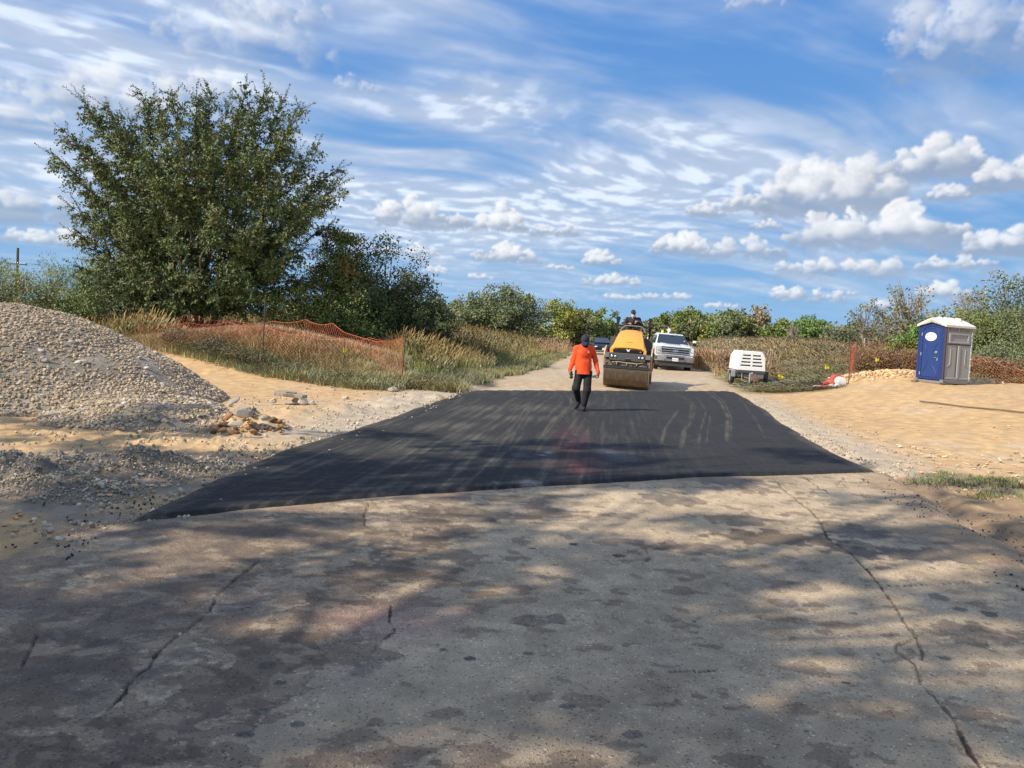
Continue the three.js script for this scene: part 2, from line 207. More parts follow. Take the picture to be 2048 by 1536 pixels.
function relief(x, z) {                                                // clods, ruts and tracks of the bare ground
  let h = 0.028 * fbm(x * 0.9, z * 0.9, 4) + 0.02 * fbm(x * 3.1 + 7, z * 3.1, 3);
  const L = ss(-3.2, -4.2, x) * ss(-13.6, -12.4, z) * ss(-8.8, -9.6, z);
  if (L > 0) { const a = x * 0.97 + z * 0.24, b = z * 0.97 - x * 0.24; h += L * 0.03 * Math.max(0, Math.sin(a * 19 + 2 * n2(x * 2, z * 2))) * Math.max(0, Math.sin(b * 16 + 1.5 * n2(x * 1.5 + 9, z * 1.5))) + L * 0.03 * fbm(x * 6, z * 6, 3); }
  for (const [hx, hz, a, b, k] of heaps) { const q = ((x - hx) / a) ** 2 + ((z - hz) / b) ** 2; if (q < 4) h += k * Math.max(0, Math.exp(-q * 1.3) - 0.02) * (0.85 + 0.7 * fbm(x * 4, z * 4, 3)) + 0.05 * Math.exp(-q) * fbm(x * 9, z * 9, 3); }
  for (const [hx, hz, a, b, k] of [[-4.05, -11.9, 0.62, 0.36, 0.26], [-2.6, -16.5, 0.9, 0.7, 0.15], [-3.3, -15, 0.5, 0.5, 0.18], [-4, -14.2, 0.8, 0.5, 0.14], [-1.9, -18.7, 1.1, 0.7, 0.12]]) { const q = ((x - hx) / a) ** 2 + ((z - hz) / b) ** 2; if (q < 4) h += k * Math.exp(-q * 1.4) * (1 + 0.6 * n2(x * 4, z * 4)); }
  if (z > -11) { const e = x > 0 ? x - 4.6 : -3.5 - x; if (e > -0.4 && e < 2.2) h += 0.03 * fbm(x * 3.7 + 2, z * 3.7, 4) + 0.02 * Math.abs(fbm(x * 9, z * 9, 2)); } const ru = x - roadX(-z) - roadHalf(-z); if (ru > 0.4) { h += 0.05 * fbm(x * 0.35 + 3, z * 0.5, 3) + 0.03 * fbm(x * 1.6 + 3, z * 1.9, 4) * ss(-0.1, 0.4, fbm(x * 0.4, z * 0.4 + 7, 2)) - 0.02 * ss(0.5, 0.1, Math.abs(((x * 0.25 + z + 60) % 5.2) - 2.2 + 0.4 * n2(x * 0.3, z * 0.2))) * (1 + 0.5 * Math.sin(x * 22)); const R = ss(0.18, 0.5, fbm(x * 0.8 + 2, z * 0.8, 2) + 0.3 * ss(-11, -9.5, z)) * ss(-13.5, -11, z); h += R * 0.05 * Math.abs(fbm(x * 5, z * 5, 3)); }
  return h;
}
const ground = (x, z) => land(x, z) + relief(x, z) * sandness(x, z);

function polarSheet(radii, angles, inside, height, color) {          // a sheet whose cells grow with distance
  const n = angles.length, pos = [], col = [], uv = [], index = [], ok = [];
  for (const r of radii) for (const a of angles) { const x = r * Math.sin(a), z = -r * Math.cos(a), o = inside(x, z); ok.push(o); const y = o ? height(x, z) : 0; pos.push(x, y, z); uv.push(x, -z); const c = o ? color(x, z) : [0, 0, 0]; col.push(c[0], c[1], c[2]); }
  for (let i = 0; i + 1 < radii.length; i++) for (let j = 0; j + 1 < n; j++) { const a = i * n + j, b = a + 1, c = a + n, d = c + 1; if (ok[a] && ok[b] && ok[c] && ok[d]) index.push(a, b, c, b, d, c); }
  const map = new Int32Array(ok.length).fill(-1); let m = 0; const P = [], C = [], U = [];
  const idx = new Uint32Array(index.length); index.forEach((v, i) => { if (map[v] < 0) { map[v] = m++; P.push(pos[v * 3], pos[v * 3 + 1], pos[v * 3 + 2]); C.push(col[v * 3], col[v * 3 + 1], col[v * 3 + 2]); U.push(uv[v * 2], uv[v * 2 + 1]); } idx[i] = map[v]; });
  const g = new THREE.BufferGeometry(); g.setAttribute('position', new THREE.BufferAttribute(new Float32Array(P), 3)); g.setAttribute('color', new THREE.BufferAttribute(new Float32Array(C), 3)); g.setAttribute('uv', new THREE.BufferAttribute(new Float32Array(U), 2)); g.setIndex(new THREE.BufferAttribute(idx, 1)); g.computeVertexNormals();
  if (g.attributes.normal.getY(0) < 0) { for (let i = 0; i < idx.length; i += 3) { const t = idx[i]; idx[i] = idx[i + 1]; idx[i + 1] = t; } g.computeVertexNormals(); }
  return g;
}
const fan = (half, n, outer, m) => { const a = []; for (let i = 0; i < m; i++) a.push(-outer + (outer - half) * i / m); for (let i = 0; i <= n; i++) a.push(-half + 2 * half * i / n); for (let i = 1; i <= m; i++) a.push(half + (outer - half) * i / m); return a; };
const rings = (a, b, n, more = [], before = []) => { const r = [...before]; for (let i = 0; i <= n; i++) r.push(1 / lerp(1 / a, 1 / b, i / n)); return r.concat(more); };
const toSeg = (x, z, a, b) => { const dx = b.x - a.x, dz = b.z - a.z, t = clamp(((x - a.x) * dx + (z - a.z) * dz) / (dx * dx + dz * dz), 0, 1); return [Math.hypot(x - a.x - dx * t, z - a.z - dz * t), t]; };
function lineField(list, y = 0) { return list.map(({ p, w, ...o }) => { const q = p.map(([a, b]) => on(a, b, y)), R = w * 3 + 0.1, xs = q.map((v) => v.x), zs = q.map((v) => v.z); return { q, w, ...o, box: [Math.min(...xs) - R, Math.max(...xs) + R, Math.min(...zs) - R, Math.max(...zs) + R] }; }); }
function lineAt(F, x, z) { let d = 9, t = 0; if (x < F.box[0] || x > F.box[1] || z < F.box[2] || z > F.box[3]) return d; for (let i = 0; i + 1 < F.q.length; i++) { const s = toSeg(x, z, F.q[i], F.q[i + 1])[0]; if (s < d) d = s; } return d; }

// ---------------------------------------------------------------- ground, dirt road, old pavement, new asphalt
const nearEdge = [[-60, 1075], [180, 1076], [240, 1047], [400, 1030], [700, 1000], [1000, 979], [1400, 955], [1745, 945], [1800, 943]].map(([a, b]) => on(a, b));
const edgeZ = (x) => { for (let i = 1; i < nearEdge.length; i++) if (x < nearEdge[i].x) { const t = (x - nearEdge[i - 1].x) / (nearEdge[i].x - nearEdge[i - 1].x); return lerp(nearEdge[i - 1].z, nearEdge[i].z, t); } return nearEdge[nearEdge.length - 1].z; };
const paveRight = (z) => along([[-9, 4.7], [-3, 4.5], [5, 4.15], [6.2, 4.3], [7.5, 4.5], [9, 4.9], [10.5, 5.2], [14, 5.6]], -z) + 0.16 * fbm(z * 0.9, 3, 3), paveLeft = (z) => -3.6 - 0.02 * z + 0.22 * fbm(z * 0.8, 8, 3);
{
  const sand = [0.56, 0.365, 0.17], gravel = [0.47, 0.395, 0.29], road = [0.47, 0.35, 0.215], soil = [0.24, 0.18, 0.095], turf = [0.19, 0.18, 0.075], dark = [0.17, 0.15, 0.13], red = [0.5, 0.3, 0.17];
  const mix = (a, b, t) => [lerp(a[0], b[0], t), lerp(a[1], b[1], t), lerp(a[2], b[2], t)];
  const marks = lineField([{ p: [[1800, 938], [1830, 930], [1850, 924], [1838, 938]], w: 0.03 }, { p: [[1790, 935], [1812, 940]], w: 0.025 }, { p: [[2010, 926], [2048, 923], [2080, 922]], w: 0.05 }, { p: [[1905, 912], [1930, 915]], w: 0.02 }], 0.1);
  const color = (x, z) => {
    const d = -z, r = Math.hypot(x, z); if (r > 140) return soil;
    const s = sandness(x, z), a = fbm(x * 0.32, z * 0.32, 4), b = fbm(x * 1.3 + 5, z * 1.3, 4), xr = roadX(d), v = x - xr - roadHalf(d), u = xr - roadHalf(d) - x;
    let c = mix(sand, gravel, ss(0.1, 0.5, a + 0.5 * b) * 0.5);
    c = mix(c, red, ss(0.05, 0.5, fbm(x * 0.55 + 30, z * 0.55, 3) + 0.3 * b) * 0.45); { const e = fbm(x * 2.6 + 4, z * 4.2, 4), k = 1 + 0.22 * e + 0.12 * a; c = [c[0] * k, c[1] * k, c[2] * k]; }
    if (u > 0 && d < 23) c = mix(c, gravel, ss(2.6, 0.6, u + 0.8 * b) * ss(9.5, 12.5, d) * 0.9);          // stone spilt between the pile and the asphalt
    if (v > -1.2 && d < 24) c = mix(c, gravel, ss(1.3, 0.2, v + 0.6 * b) * ss(9.2, 10.4, d) * 0.8);
    if (x < 0 && d < 9.6 && d > 5.3) c = mix(c, [0.3, 0.24, 0.18], ss(0.0, 0.5, b + 0.25) * 0.6);
    for (const [hx, hz, ha, hb] of heaps) { const q = ((x - hx) / ha) ** 2 + ((z - hz) / hb) ** 2; if (q < 8) c = mix(c, [0.17, 0.15, 0.125], clamp(Math.exp(-q * 0.5) * (1.05 + b), 0, 0.95)); }
    if (d > 21) c = mix(c, mix(road, [0.52, 0.43, 0.3], ss(-0.2, 0.5, fbm(x * 0.5, z * 0.2, 3))), ss(0.8, -0.4, Math.max(u, v)));
    if (d > 20 && d < 30) c = mix(c, red, ss(0.05, 0.5, fbm(x * 0.9 + 11, z * 1.4, 3)) * ss(0.8, -0.4, Math.max(u, v)) * 0.5);
    const q = (x - paveRight(z)); if (x > 0 && d < 10.6) c = mix(c, [0.2, 0.14, 0.09], ss(0.0, 0.4, b + 0.4 - 0.3 * Math.abs(q - 0.4)) * ss(2.2, 0.4, q) * 0.9);
    if (x < 0 && d < 7.2) c = mix(c, dark, ss(0.2, 0.55, b + 0.2) * 0.4);
    for (const m of marks) { const k = lineAt(m, x, z); if (k < 0.4) c = mix(c, [0.75, 0.16, 0.1], ss(m.w, 0, k + 0.05 * Math.abs(b)) * 0.6 * ss(-0.25, 0.3, n2(x * 16, z * 16))); }
    const growth = mix(soil, turf, ss(-0.3, 0.5, fbm(x * 0.3 + 8, z * 0.3, 3)));
    return mix(growth, c, s);
  };
  const A = fan(0.66, 640, Math.PI, 40), R = rings(3.4, 110, 420, [150, 220, 340, 560, 1000, 1800, 3600], [0.05, 1, 2]);
  const g = polarSheet(R, A, () => true, (x, z) => {
    const d = -z, r = Math.hypot(x, z); let h = r > 140 ? lerp(land(x / r * 140, z / r * 140), 0.6, ss(140, 400, r)) : ground(x, z);
    const under = Math.min(ss(0.25, -0.05, x - paveRight(z)), ss(-0.2, 0.1, x - paveLeft(z)), ss(-0.1, 0.3, z - edgeZ(x) + 0.2)) * ss(-14, -12, z);
    const lane = Math.min(ss(0.05, -0.3, Math.abs(x - roadX(d)) - roadHalf(d)), ss(26.6, 25.8, d - 0.2 * (x - 3)));
    return h - 0.1 * Math.max(under, d < 27 ? lane : 0) - 0.012;
  }, color);
  structure('ground', g, mat([1.5, 1.5, 1.5], 0.95, 0, { map: T.sand, bumpMap: T.sandBump, bumpScale: 0.009, vertexColors: true }));
}
{ // the old pavement in front, cracked and stained
  const cracks = lineField([
    { p: [[1548, 958], [1575, 985], [1600, 1005], [1622, 1022], [1640, 1040], [1648, 1060], [1655, 1078], [1678, 1092], [1702, 1108], [1722, 1128], [1738, 1143], [1755, 1165], [1772, 1187], [1788, 1208], [1800, 1230], [1812, 1250], [1832, 1273], [1815, 1283], [1792, 1290], [1790, 1300], [1812, 1315], [1832, 1332], [1838, 1350], [1842, 1368], [1870, 1395], [1892, 1422], [1912, 1445], [1918, 1465], [1930, 1490], [1945, 1515], [1975, 1545]], w: 0.0085 },
    { p: [[1832, 1273], [1838, 1290], [1846, 1308], [1842, 1318]], w: 0.008 },
    { p: [[520, 1120], [440, 1185], [418, 1222], [370, 1262], [345, 1278], [322, 1298], [310, 1312], [296, 1336], [275, 1348], [256, 1366], [250, 1388], [215, 1420]], w: 0.007 },
    { p: [[738, 1008], [728, 1030], [730, 1052]], w: 0.007 }, { p: [[782, 1210], [778, 1240], [790, 1262], [765, 1280], [742, 1304]], w: 0.005 }, { p: [[418, 1222], [470, 1222], [500, 1215]], w: 0.006 },
    { p: [[1330, 1085], [1290, 1095], [1300, 1115], [1285, 1125]], w: 0.006 }, { p: [[1390, 1345], [1430, 1340], [1340, 1345]], w: 0.004 }, { p: [[1680, 1165], [1800, 1172], [1960, 1165], [2060, 1172]], w: 0.005 }, { p: [[40, 1340], [60, 1300], [75, 1270]], w: 0.006 },
    { p: [[1610, 955], [1640, 975], [1660, 985]], w: 0.008 }, { p: [[1690, 955], [1672, 970]], w: 0.006 },
  ]);
  const spots = [[1482, 1040, 66, 12, 0.6], [1560, 1076, 120, 15, 0.8, 1], [1700, 1060, 62, 14, 0.6], [1880, 1112, 200, 13, 0.75], [1700, 1090, 60, 10, 0.5], [1400, 1100, 80, 9, 0.6], [1945, 1265, 60, 26, 0.6], [1060, 1243, 40, 12, 0.55, 1], [1110, 1238, 22, 9, 0.6], [1235, 1082, 60, 8, 0.55], [1240, 1110, 14, 3, 1], [1148, 1088, 12, 3, 1], [1065, 1097, 15, 3, 1], [80, 1197, 16, 5, 1], [940, 1316, 16, 6, 0.9], [1265, 1470, 22, 11, 0.6], [1150, 1520, 10, 4, 0.9], [490, 1470, 18, 6, 0.6], [365, 1463, 18, 8, 0.6], [1590, 1170, 60, 10, 0.5], [1570, 1205, 30, 8, 0.6], [1460, 960, 90, 14, 0.5], [960, 1030, 80, 10, 0.5, 1], [1350, 998, 60, 12, 0.6], [1240, 1030, 36, 8, 0.5], [300, 1010, 50, 16, 0.3, 1], [420, 1060, 160, 18, 0.4, 1], [1870, 1060, 200, 28, 0.4], [1980, 1230, 14, 6, 0.8], [1920, 1220, 16, 5, 0.7], [1690, 1365, 8, 3, 0.9], [1880, 1196, 16, 6, 0.6], [560, 1365, 12, 4, 0.8], [535, 1330, 18, 8, 0.6], [520, 1425, 20, 8, 0.6], [1100, 1002, 60, 8, 0.3, 1]]
    .map(([px, py, w, h, k, brown]) => { const c = on(px, py), e = on(px + w, py), n = on(px, py - h), m = on(px, py + h); return { x: c.x, z: c.z, a: Math.hypot(e.x - c.x, e.z - c.z), b: Math.abs(n.z - m.z) / 2, k, brown }; });
  const rd = rng(77); for (let i = 0; i < 150; i++) { const z = -2.7 - 6.5 * rd() ** 1.3, x = -3.4 + 8 * rd(), s = 0.006 + 0.026 * rd() ** 4; spots.push({ x, z, a: s * (1 + 0.8 * rd()), b: s, k: 0.7, brown: rd() < 0.5 }); }
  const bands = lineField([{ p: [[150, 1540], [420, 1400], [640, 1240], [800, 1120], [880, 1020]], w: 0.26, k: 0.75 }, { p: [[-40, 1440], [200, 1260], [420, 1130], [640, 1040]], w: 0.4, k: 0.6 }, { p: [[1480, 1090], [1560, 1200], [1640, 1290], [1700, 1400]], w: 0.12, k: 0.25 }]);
  const pale = lineField([{ p: [[1560, 1180], [1610, 1250], [1660, 1300]], w: 0.09 }, { p: [[1180, 985], [1260, 985]], w: 0.16 }, { p: [[900, 1010], [960, 1002]], w: 0.12 }, { p: [[300, 1050], [460, 1032], [560, 1022]], w: 0.05 }, { p: [[325, 1130], [350, 1150]], w: 0.04 }, { p: [[520, 1090], [560, 1080]], w: 0.05 }]);
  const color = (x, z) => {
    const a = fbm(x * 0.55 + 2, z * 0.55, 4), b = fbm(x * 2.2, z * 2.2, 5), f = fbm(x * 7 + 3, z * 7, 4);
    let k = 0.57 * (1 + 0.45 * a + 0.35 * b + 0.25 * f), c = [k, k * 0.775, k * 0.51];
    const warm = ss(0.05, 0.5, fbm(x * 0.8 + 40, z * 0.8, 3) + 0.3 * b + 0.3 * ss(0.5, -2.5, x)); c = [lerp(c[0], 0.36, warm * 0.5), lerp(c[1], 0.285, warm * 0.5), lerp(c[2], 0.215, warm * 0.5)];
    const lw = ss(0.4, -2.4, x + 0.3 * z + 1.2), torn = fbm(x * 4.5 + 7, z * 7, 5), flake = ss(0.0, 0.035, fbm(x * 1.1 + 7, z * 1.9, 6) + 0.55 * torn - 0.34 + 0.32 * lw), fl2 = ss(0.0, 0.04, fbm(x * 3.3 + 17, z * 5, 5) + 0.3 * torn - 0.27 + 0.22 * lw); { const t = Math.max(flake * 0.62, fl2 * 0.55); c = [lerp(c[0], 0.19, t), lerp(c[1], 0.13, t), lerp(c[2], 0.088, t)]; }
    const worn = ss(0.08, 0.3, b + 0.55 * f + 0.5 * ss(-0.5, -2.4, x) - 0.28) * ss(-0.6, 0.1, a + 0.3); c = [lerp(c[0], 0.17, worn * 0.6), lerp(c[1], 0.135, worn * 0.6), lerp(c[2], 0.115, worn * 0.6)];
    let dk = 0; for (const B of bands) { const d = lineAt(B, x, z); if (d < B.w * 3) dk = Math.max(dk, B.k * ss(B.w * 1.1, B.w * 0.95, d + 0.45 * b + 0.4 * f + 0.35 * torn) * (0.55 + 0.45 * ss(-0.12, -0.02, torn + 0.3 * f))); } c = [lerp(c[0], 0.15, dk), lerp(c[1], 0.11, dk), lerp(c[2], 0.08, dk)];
    for (const s of spots) { const dx = (x - s.x) / s.a, dz = (z - s.z) / s.b; if (dx * dx + dz * dz > 3) continue; const q = Math.sqrt(dx * dx + dz * dz) + 0.55 * n2(x * 6 + s.x * 9, z * 6) + 0.5 * f, t = ss(1.04, 0.86, q + 0.25 * torn) * s.k; c = s.brown ? [lerp(c[0], 0.13, t), lerp(c[1], 0.09, t), lerp(c[2], 0.065, t)] : [lerp(c[0], 0.085, t), lerp(c[1], 0.078, t), lerp(c[2], 0.075, t)]; }
    for (const B of pale) { const d = lineAt(B, x, z); if (d < B.w * 2) { const t = ss(B.w, 0, d + 0.3 * Math.abs(f)) * 0.6 * ss(-0.1, 0.3, n2(x * 22, z * 22)); c = [lerp(c[0], 0.5, t), lerp(c[1], 0.48, t), lerp(c[2], 0.45, t)]; } }
    const pk = ss(1, 0.2, Math.hypot((x + 0.6) / 0.55, (z + 4.35) / 0.5) + 0.5 * b) * 0.4; c = [lerp(c[0], 0.42, pk), lerp(c[1], 0.24, pk), lerp(c[2], 0.23, pk)];
    const dirt = Math.max(ss(0.5, -0.1, x - paveLeft(z) + 0.4 * b - 0.1), ss(0.6, -0.1, paveRight(z) - x + 0.5 * b - 0.1), ss(0.22, 0.0, z - edgeZ(x) + 0.25 * b) * 0.7); c = [lerp(c[0], 0.46, dirt * 0.8), lerp(c[1], 0.32, dirt * 0.8), lerp(c[2], 0.195, dirt * 0.8)];
    for (const C of cracks) { const d = lineAt(C, x, z); if (d < 0.12) { const t = ss(C.w * 1.5, C.w * 0.4, d + 0.02 * f) * clamp(0.8 + 1.2 * b, 0.2, 1); c = [lerp(c[0], 0.07, t), lerp(c[1], 0.055, t), lerp(c[2], 0.045, t)]; } }
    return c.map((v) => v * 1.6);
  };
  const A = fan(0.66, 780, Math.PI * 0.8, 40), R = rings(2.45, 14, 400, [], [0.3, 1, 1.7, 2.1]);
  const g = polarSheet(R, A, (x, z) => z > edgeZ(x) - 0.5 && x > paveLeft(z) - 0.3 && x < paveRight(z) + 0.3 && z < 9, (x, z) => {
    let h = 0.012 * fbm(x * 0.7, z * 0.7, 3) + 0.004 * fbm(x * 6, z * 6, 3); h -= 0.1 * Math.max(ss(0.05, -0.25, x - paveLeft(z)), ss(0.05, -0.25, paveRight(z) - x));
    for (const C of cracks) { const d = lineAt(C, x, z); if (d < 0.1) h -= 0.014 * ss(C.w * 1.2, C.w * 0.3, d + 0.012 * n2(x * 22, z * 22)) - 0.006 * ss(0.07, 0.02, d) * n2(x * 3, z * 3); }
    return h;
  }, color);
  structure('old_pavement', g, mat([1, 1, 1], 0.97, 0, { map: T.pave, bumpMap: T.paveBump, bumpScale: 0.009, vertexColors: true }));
}
{ // the fresh asphalt patch
  const scrapes = lineField([
    { p: [[1340, 790], [1368, 797], [1383, 812], [1380, 838], [1366, 868], [1360, 900]], w: 0.02 }, { p: [[1352, 789], [1376, 799], [1390, 814], [1386, 838], [1371, 868], [1364, 902]], w: 0.014 }, { p: [[1415, 787], [1440, 806], [1455, 835], [1453, 888]], w: 0.025 }, { p: [[1425, 787], [1448, 806], [1462, 838], [1460, 875]], w: 0.014 },
    { p: [[1395, 797], [1412, 825], [1400, 868], [1398, 902]], w: 0.012 }, { p: [[1420, 835], [1412, 890]], w: 0.01 }, { p: [[1357, 822], [1330, 860], [1322, 892], [1345, 895]], w: 0.018 }, { p: [[1143, 792], [1141, 815], [1100, 850], [1075, 890]], w: 0.018 }, { p: [[1128, 786], [1150, 815], [1112, 846], [1085, 880]], w: 0.014 },
    { p: [[1070, 805], [1035, 860], [1000, 925]], w: 0.014 }, { p: [[1062, 805], [1025, 858], [980, 930]], w: 0.01 }, { p: [[1160, 832], [1125, 880], [1115, 905]], w: 0.01 }, { p: [[1170, 840], [1150, 875]], w: 0.008 }, { p: [[1131, 873], [1160, 874]], w: 0.012 }, { p: [[1480, 800], [1510, 840], [1530, 880]], w: 0.012 }, { p: [[1375, 890], [1400, 880], [1390, 897]], w: 0.012 },
    { p: [[1440, 852], [1470, 860]], w: 0.01 }, { p: [[1320, 899], [1346, 896]], w: 0.016 }, { p: [[960, 800], [800, 900]], w: 0.012 }, { p: [[930, 815], [720, 930]], w: 0.012 },
  ]);
  const dust = [[905, 855, 90, 8], [985, 820, 70, 7], [960, 880, 60, 6], [1080, 818, 60, 6], [905, 1000 - 60, 60, 10], [1010, 838, 90, 6], [1003, 935, 30, 7], [860, 905, 120, 10], [820, 855, 60, 5], [620, 930, 60, 5]].map(([px, py, w, h]) => { const c = on(px, py), e = on(px + w, py), n = on(px, py - h), m = on(px, py + h); return [c.x, c.z, (e.x - c.x), Math.abs(n.z - m.z) / 2 + 0.1]; });
  const left = (d) => along([[5.5, -3.0], [6.3, -3.12], [8, -3.1], [9.9, -3.02], [12.3, -2.55], [15, -2.15], [18.5, -1.7], [21, -1.25], [23, -0.4], [30, 2]], d) + 0.07 * fbm(d * 1.3, 5, 3), right = (d) => along([[8, 4.95], [10.3, 5.08], [12.1, 5.2], [15.9, 5.85], [20.2, 6.75], [23.5, 7.35], [25.6, 7.7], [27, 7.0]], d) + 0.06 * fbm(d * 1.1, 15, 3);
  const far = (x) => 22.1 + 0.52 * (x + 0.4) - 0.12 * ss(5.5, 8.5, x) + 0.15 * fbm(x * 0.8, 2, 2);
  const inset = (x, z) => { const d = -z; return Math.min(x - left(d), right(d) - x, far(x) - d, edgeZ(x) - z + 0.02 * fbm(x * 3, 1, 2)); };
  const color = (x, z) => {
    const d = -z, lean = x - 0.13 * d, b = fbm(x * 1.1, z * 1.1, 4), st = fbm(lean * 9, d * 0.35, 4), st2 = fbm(lean * 26 + 4, d * 0.5, 3), cross = fbm(x * 0.5, z * 6, 3);
    let k = 0.036 * (1 + 0.35 * b), c = [k, k * 0.985, k * 0.95];
    const L = ss(3.2, -1.2, x - 0.12 * d + 0.4), t1 = clamp(ss(0.02, 0.42, st + 0.25 * b) * 0.55 * L + ss(0.12, 0.45, st2) * (0.18 + 0.2 * L) + ss(0.1, 0.5, cross) * 0.18, 0, 0.8);
    c = [lerp(c[0], 0.19, t1), lerp(c[1], 0.17, t1), lerp(c[2], 0.13, t1)];
    for (const [hx, hz, a, bb] of dust) { const q = ((x - hx) / a) ** 2 + ((z - hz) / bb) ** 2; if (q < 3) { const t = Math.exp(-q * 1.4) * clamp(0.5 + st * 1.5, 0, 1) * 0.8; c = [lerp(c[0], 0.3, t), lerp(c[1], 0.27, t), lerp(c[2], 0.2, t)]; } }
    for (const S of scrapes) { const q = lineAt(S, x, z); if (q < 0.2) { const t = ss(S.w * 2.1, S.w * 0.2, q) * clamp(0.3 + 0.35 * n2(x * 1.5 + S.w * 900, z * 0.9), 0.08, 0.6); c = [lerp(c[0], 0.36, t), lerp(c[1], 0.31, t), lerp(c[2], 0.22, t)]; } }
    const rs = ss(0.55, 0.1, Math.abs(x - 0.92 - 0.06 * (d - 10)) + 0.35 * Math.abs(b) + 0.2 * fbm(x * 6, z * 3, 3)) * ss(8.7, 9.4, d) * ss(15.5, 11.5, d) * clamp(0.32 + 0.5 * fbm(x * 5, z * 1.2, 3), 0, 0.5); c = [lerp(c[0], 0.26, rs), lerp(c[1], 0.06, rs), lerp(c[2], 0.065, rs)];
    for (const [px, py, w, kk] of [[1095, 910, 0.12, 0.9], [1085, 915, 0.08, 0.7], [1040, 915, 0.2, 0.3], [1240, 918, 0.42, 0.32], [1060, 972, 0.2, 0.5], [990, 970, 0.06, 0.5], [1205, 905, 0.3, 0.25]]) { const p = on(px, py), q = Math.hypot((x - p.x) / w, (z - p.z) / (w * 1.6)); if (q < 2) { const t = ss(1.1, 0.2, q + 0.9 * Math.abs(fbm(x * 9, z * 9, 3))) * kk; c = [lerp(c[0], 0.36, t), lerp(c[1], 0.4, t), lerp(c[2], 0.46, t)]; } }
    const grit = Math.max(ss(0.3, 0, x - left(d) + 0.2 * b), ss(0.25, 0, right(d) - x + 0.2 * b), ss(0.9, 0, far(x) - d + 0.6 * st) * 0.8) * 0.5; c = [lerp(c[0], 0.3, grit), lerp(c[1], 0.24, grit), lerp(c[2], 0.17, grit)];
    { const gr = 1 + 0.5 * n2(x * 14, z * 14) * ss(14, 7, d); c = c.map((v) => v * gr); }
    return c.map((v) => v * 2.0);
  };
  const g = polarSheet(rings(5.4, 30, 330), fan(0.62, 640, 0.95, 10), (x, z) => inset(x, z) > -0.25, (x, z) => { const i = inset(x, z); return 0.035 * ss(0, 0.07, i) - 0.09 * ss(0, -0.15, i) + 0.006 * fbm(x * 2, z * 2, 3) * ss(0, 0.3, i); }, color);
  structure('fresh_asphalt_road', g, mat([1, 1, 1], 0.92, 0, { map: T.asph, bumpMap: T.asphBump, bumpScale: 0.008, vertexColors: true }));
}

// ---------------------------------------------------------------- plants
class Leaves {                                                         // many small folded leaves in one geometry
  constructor() { this.p = []; this.c = []; }
  add(o, dir, side, len, wid, col) {
    const nx = dir.y * side.z - dir.z * side.y, ny = dir.z * side.x - dir.x * side.z, nz = dir.x * side.y - dir.y * side.x, f = wid * 0.25, mx = o.x + dir.x * len * 0.45 + nx * f, my = o.y + dir.y * len * 0.45 + ny * f, mz = o.z + dir.z * len * 0.45 + nz * f, tx = o.x + dir.x * len, ty = o.y + dir.y * len, tz = o.z + dir.z * len, w = wid * 0.5;
    this.p.push(o.x, o.y, o.z, mx - side.x * w, my - side.y * w, mz - side.z * w, tx, ty, tz, o.x, o.y, o.z, tx, ty, tz, mx + side.x * w, my + side.y * w, mz + side.z * w);
    for (let i = 0; i < 6; i++) this.c.push(col[0], col[1], col[2]);
  }
  build() { const g = new THREE.BufferGeometry(); g.setAttribute('position', new THREE.BufferAttribute(new Float32Array(this.p), 3)); g.setAttribute('color', new THREE.BufferAttribute(new Float32Array(this.c), 3)); g.computeVertexNormals(); return g; }
}
class Wood {                                                           // tapering limbs in one geometry
  constructor() { this.p = []; this.n = []; this.i = []; this.uv = []; }
  limb(pts, r0, r1, sides = 6) {
    const a = V(), u = V(), w = V(), b0 = this.p.length / 3; let run = 0;
    pts.forEach((p, k) => { const d = a.copy(pts[Math.min(k + 1, pts.length - 1)]).sub(pts[Math.max(k - 1, 0)]).normalize(); if (k) run += p.distanceTo(pts[k - 1]); u.set(-d.z, 0.2, d.x).cross(d).normalize(); w.copy(d).cross(u); const r = lerp(r0, r1, k / (pts.length - 1)); for (let s = 0; s <= sides; s++) { const t = s / sides * Math.PI * 2, x = u.x * Math.cos(t) + w.x * Math.sin(t), y = u.y * Math.cos(t) + w.y * Math.sin(t), z = u.z * Math.cos(t) + w.z * Math.sin(t); this.p.push(p.x + x * r, p.y + y * r, p.z + z * r); this.n.push(x, y, z); this.uv.push(s / sides * Math.max(0.1, r0 * 6), run); } });
    for (let k = 0; k + 1 < pts.length; k++) for (let s = 0; s < sides; s++) { const o = b0 + k * (sides + 1) + s; this.i.push(o, o + 1, o + sides + 1, o + 1, o + sides + 2, o + sides + 1); }
  }
  build() { const g = new THREE.BufferGeometry(); g.setAttribute('position', new THREE.BufferAttribute(new Float32Array(this.p), 3)); g.setAttribute('normal', new THREE.BufferAttribute(new Float32Array(this.n), 3)); g.setAttribute('uv', new THREE.BufferAttribute(new Float32Array(this.uv), 2)); g.setIndex(this.i); return g; }
}
T.bark = texture(512, (u, v) => { const a = fbm(u * 14, v * 4, 5, 14), k = 0.5 + 0.45 * a; return [k * 0.62, k * 0.55, k * 0.47]; }, true, 0.8);
T.barkBump = texture(512, (u, v) => 0.5 + 0.5 * fbm(u * 14, v * 4, 5, 14), false, 0.8);
const M = {
  bark: mat([0.55, 0.5, 0.44], 0.95, 0, { map: T.bark, bumpMap: T.barkBump, bumpScale: 0.02 }), paleBark: mat([1.05, 1, 0.93], 0.95, 0, { map: T.bark, bumpMap: T.barkBump, bumpScale: 0.015 }),
  leaf: mat([1, 1, 1], 0.62, 0, { vertexColors: true, side: THREE.DoubleSide }), grass: mat([1, 1, 1], 0.8, 0, { vertexColors: true, side: THREE.DoubleSide }),
};
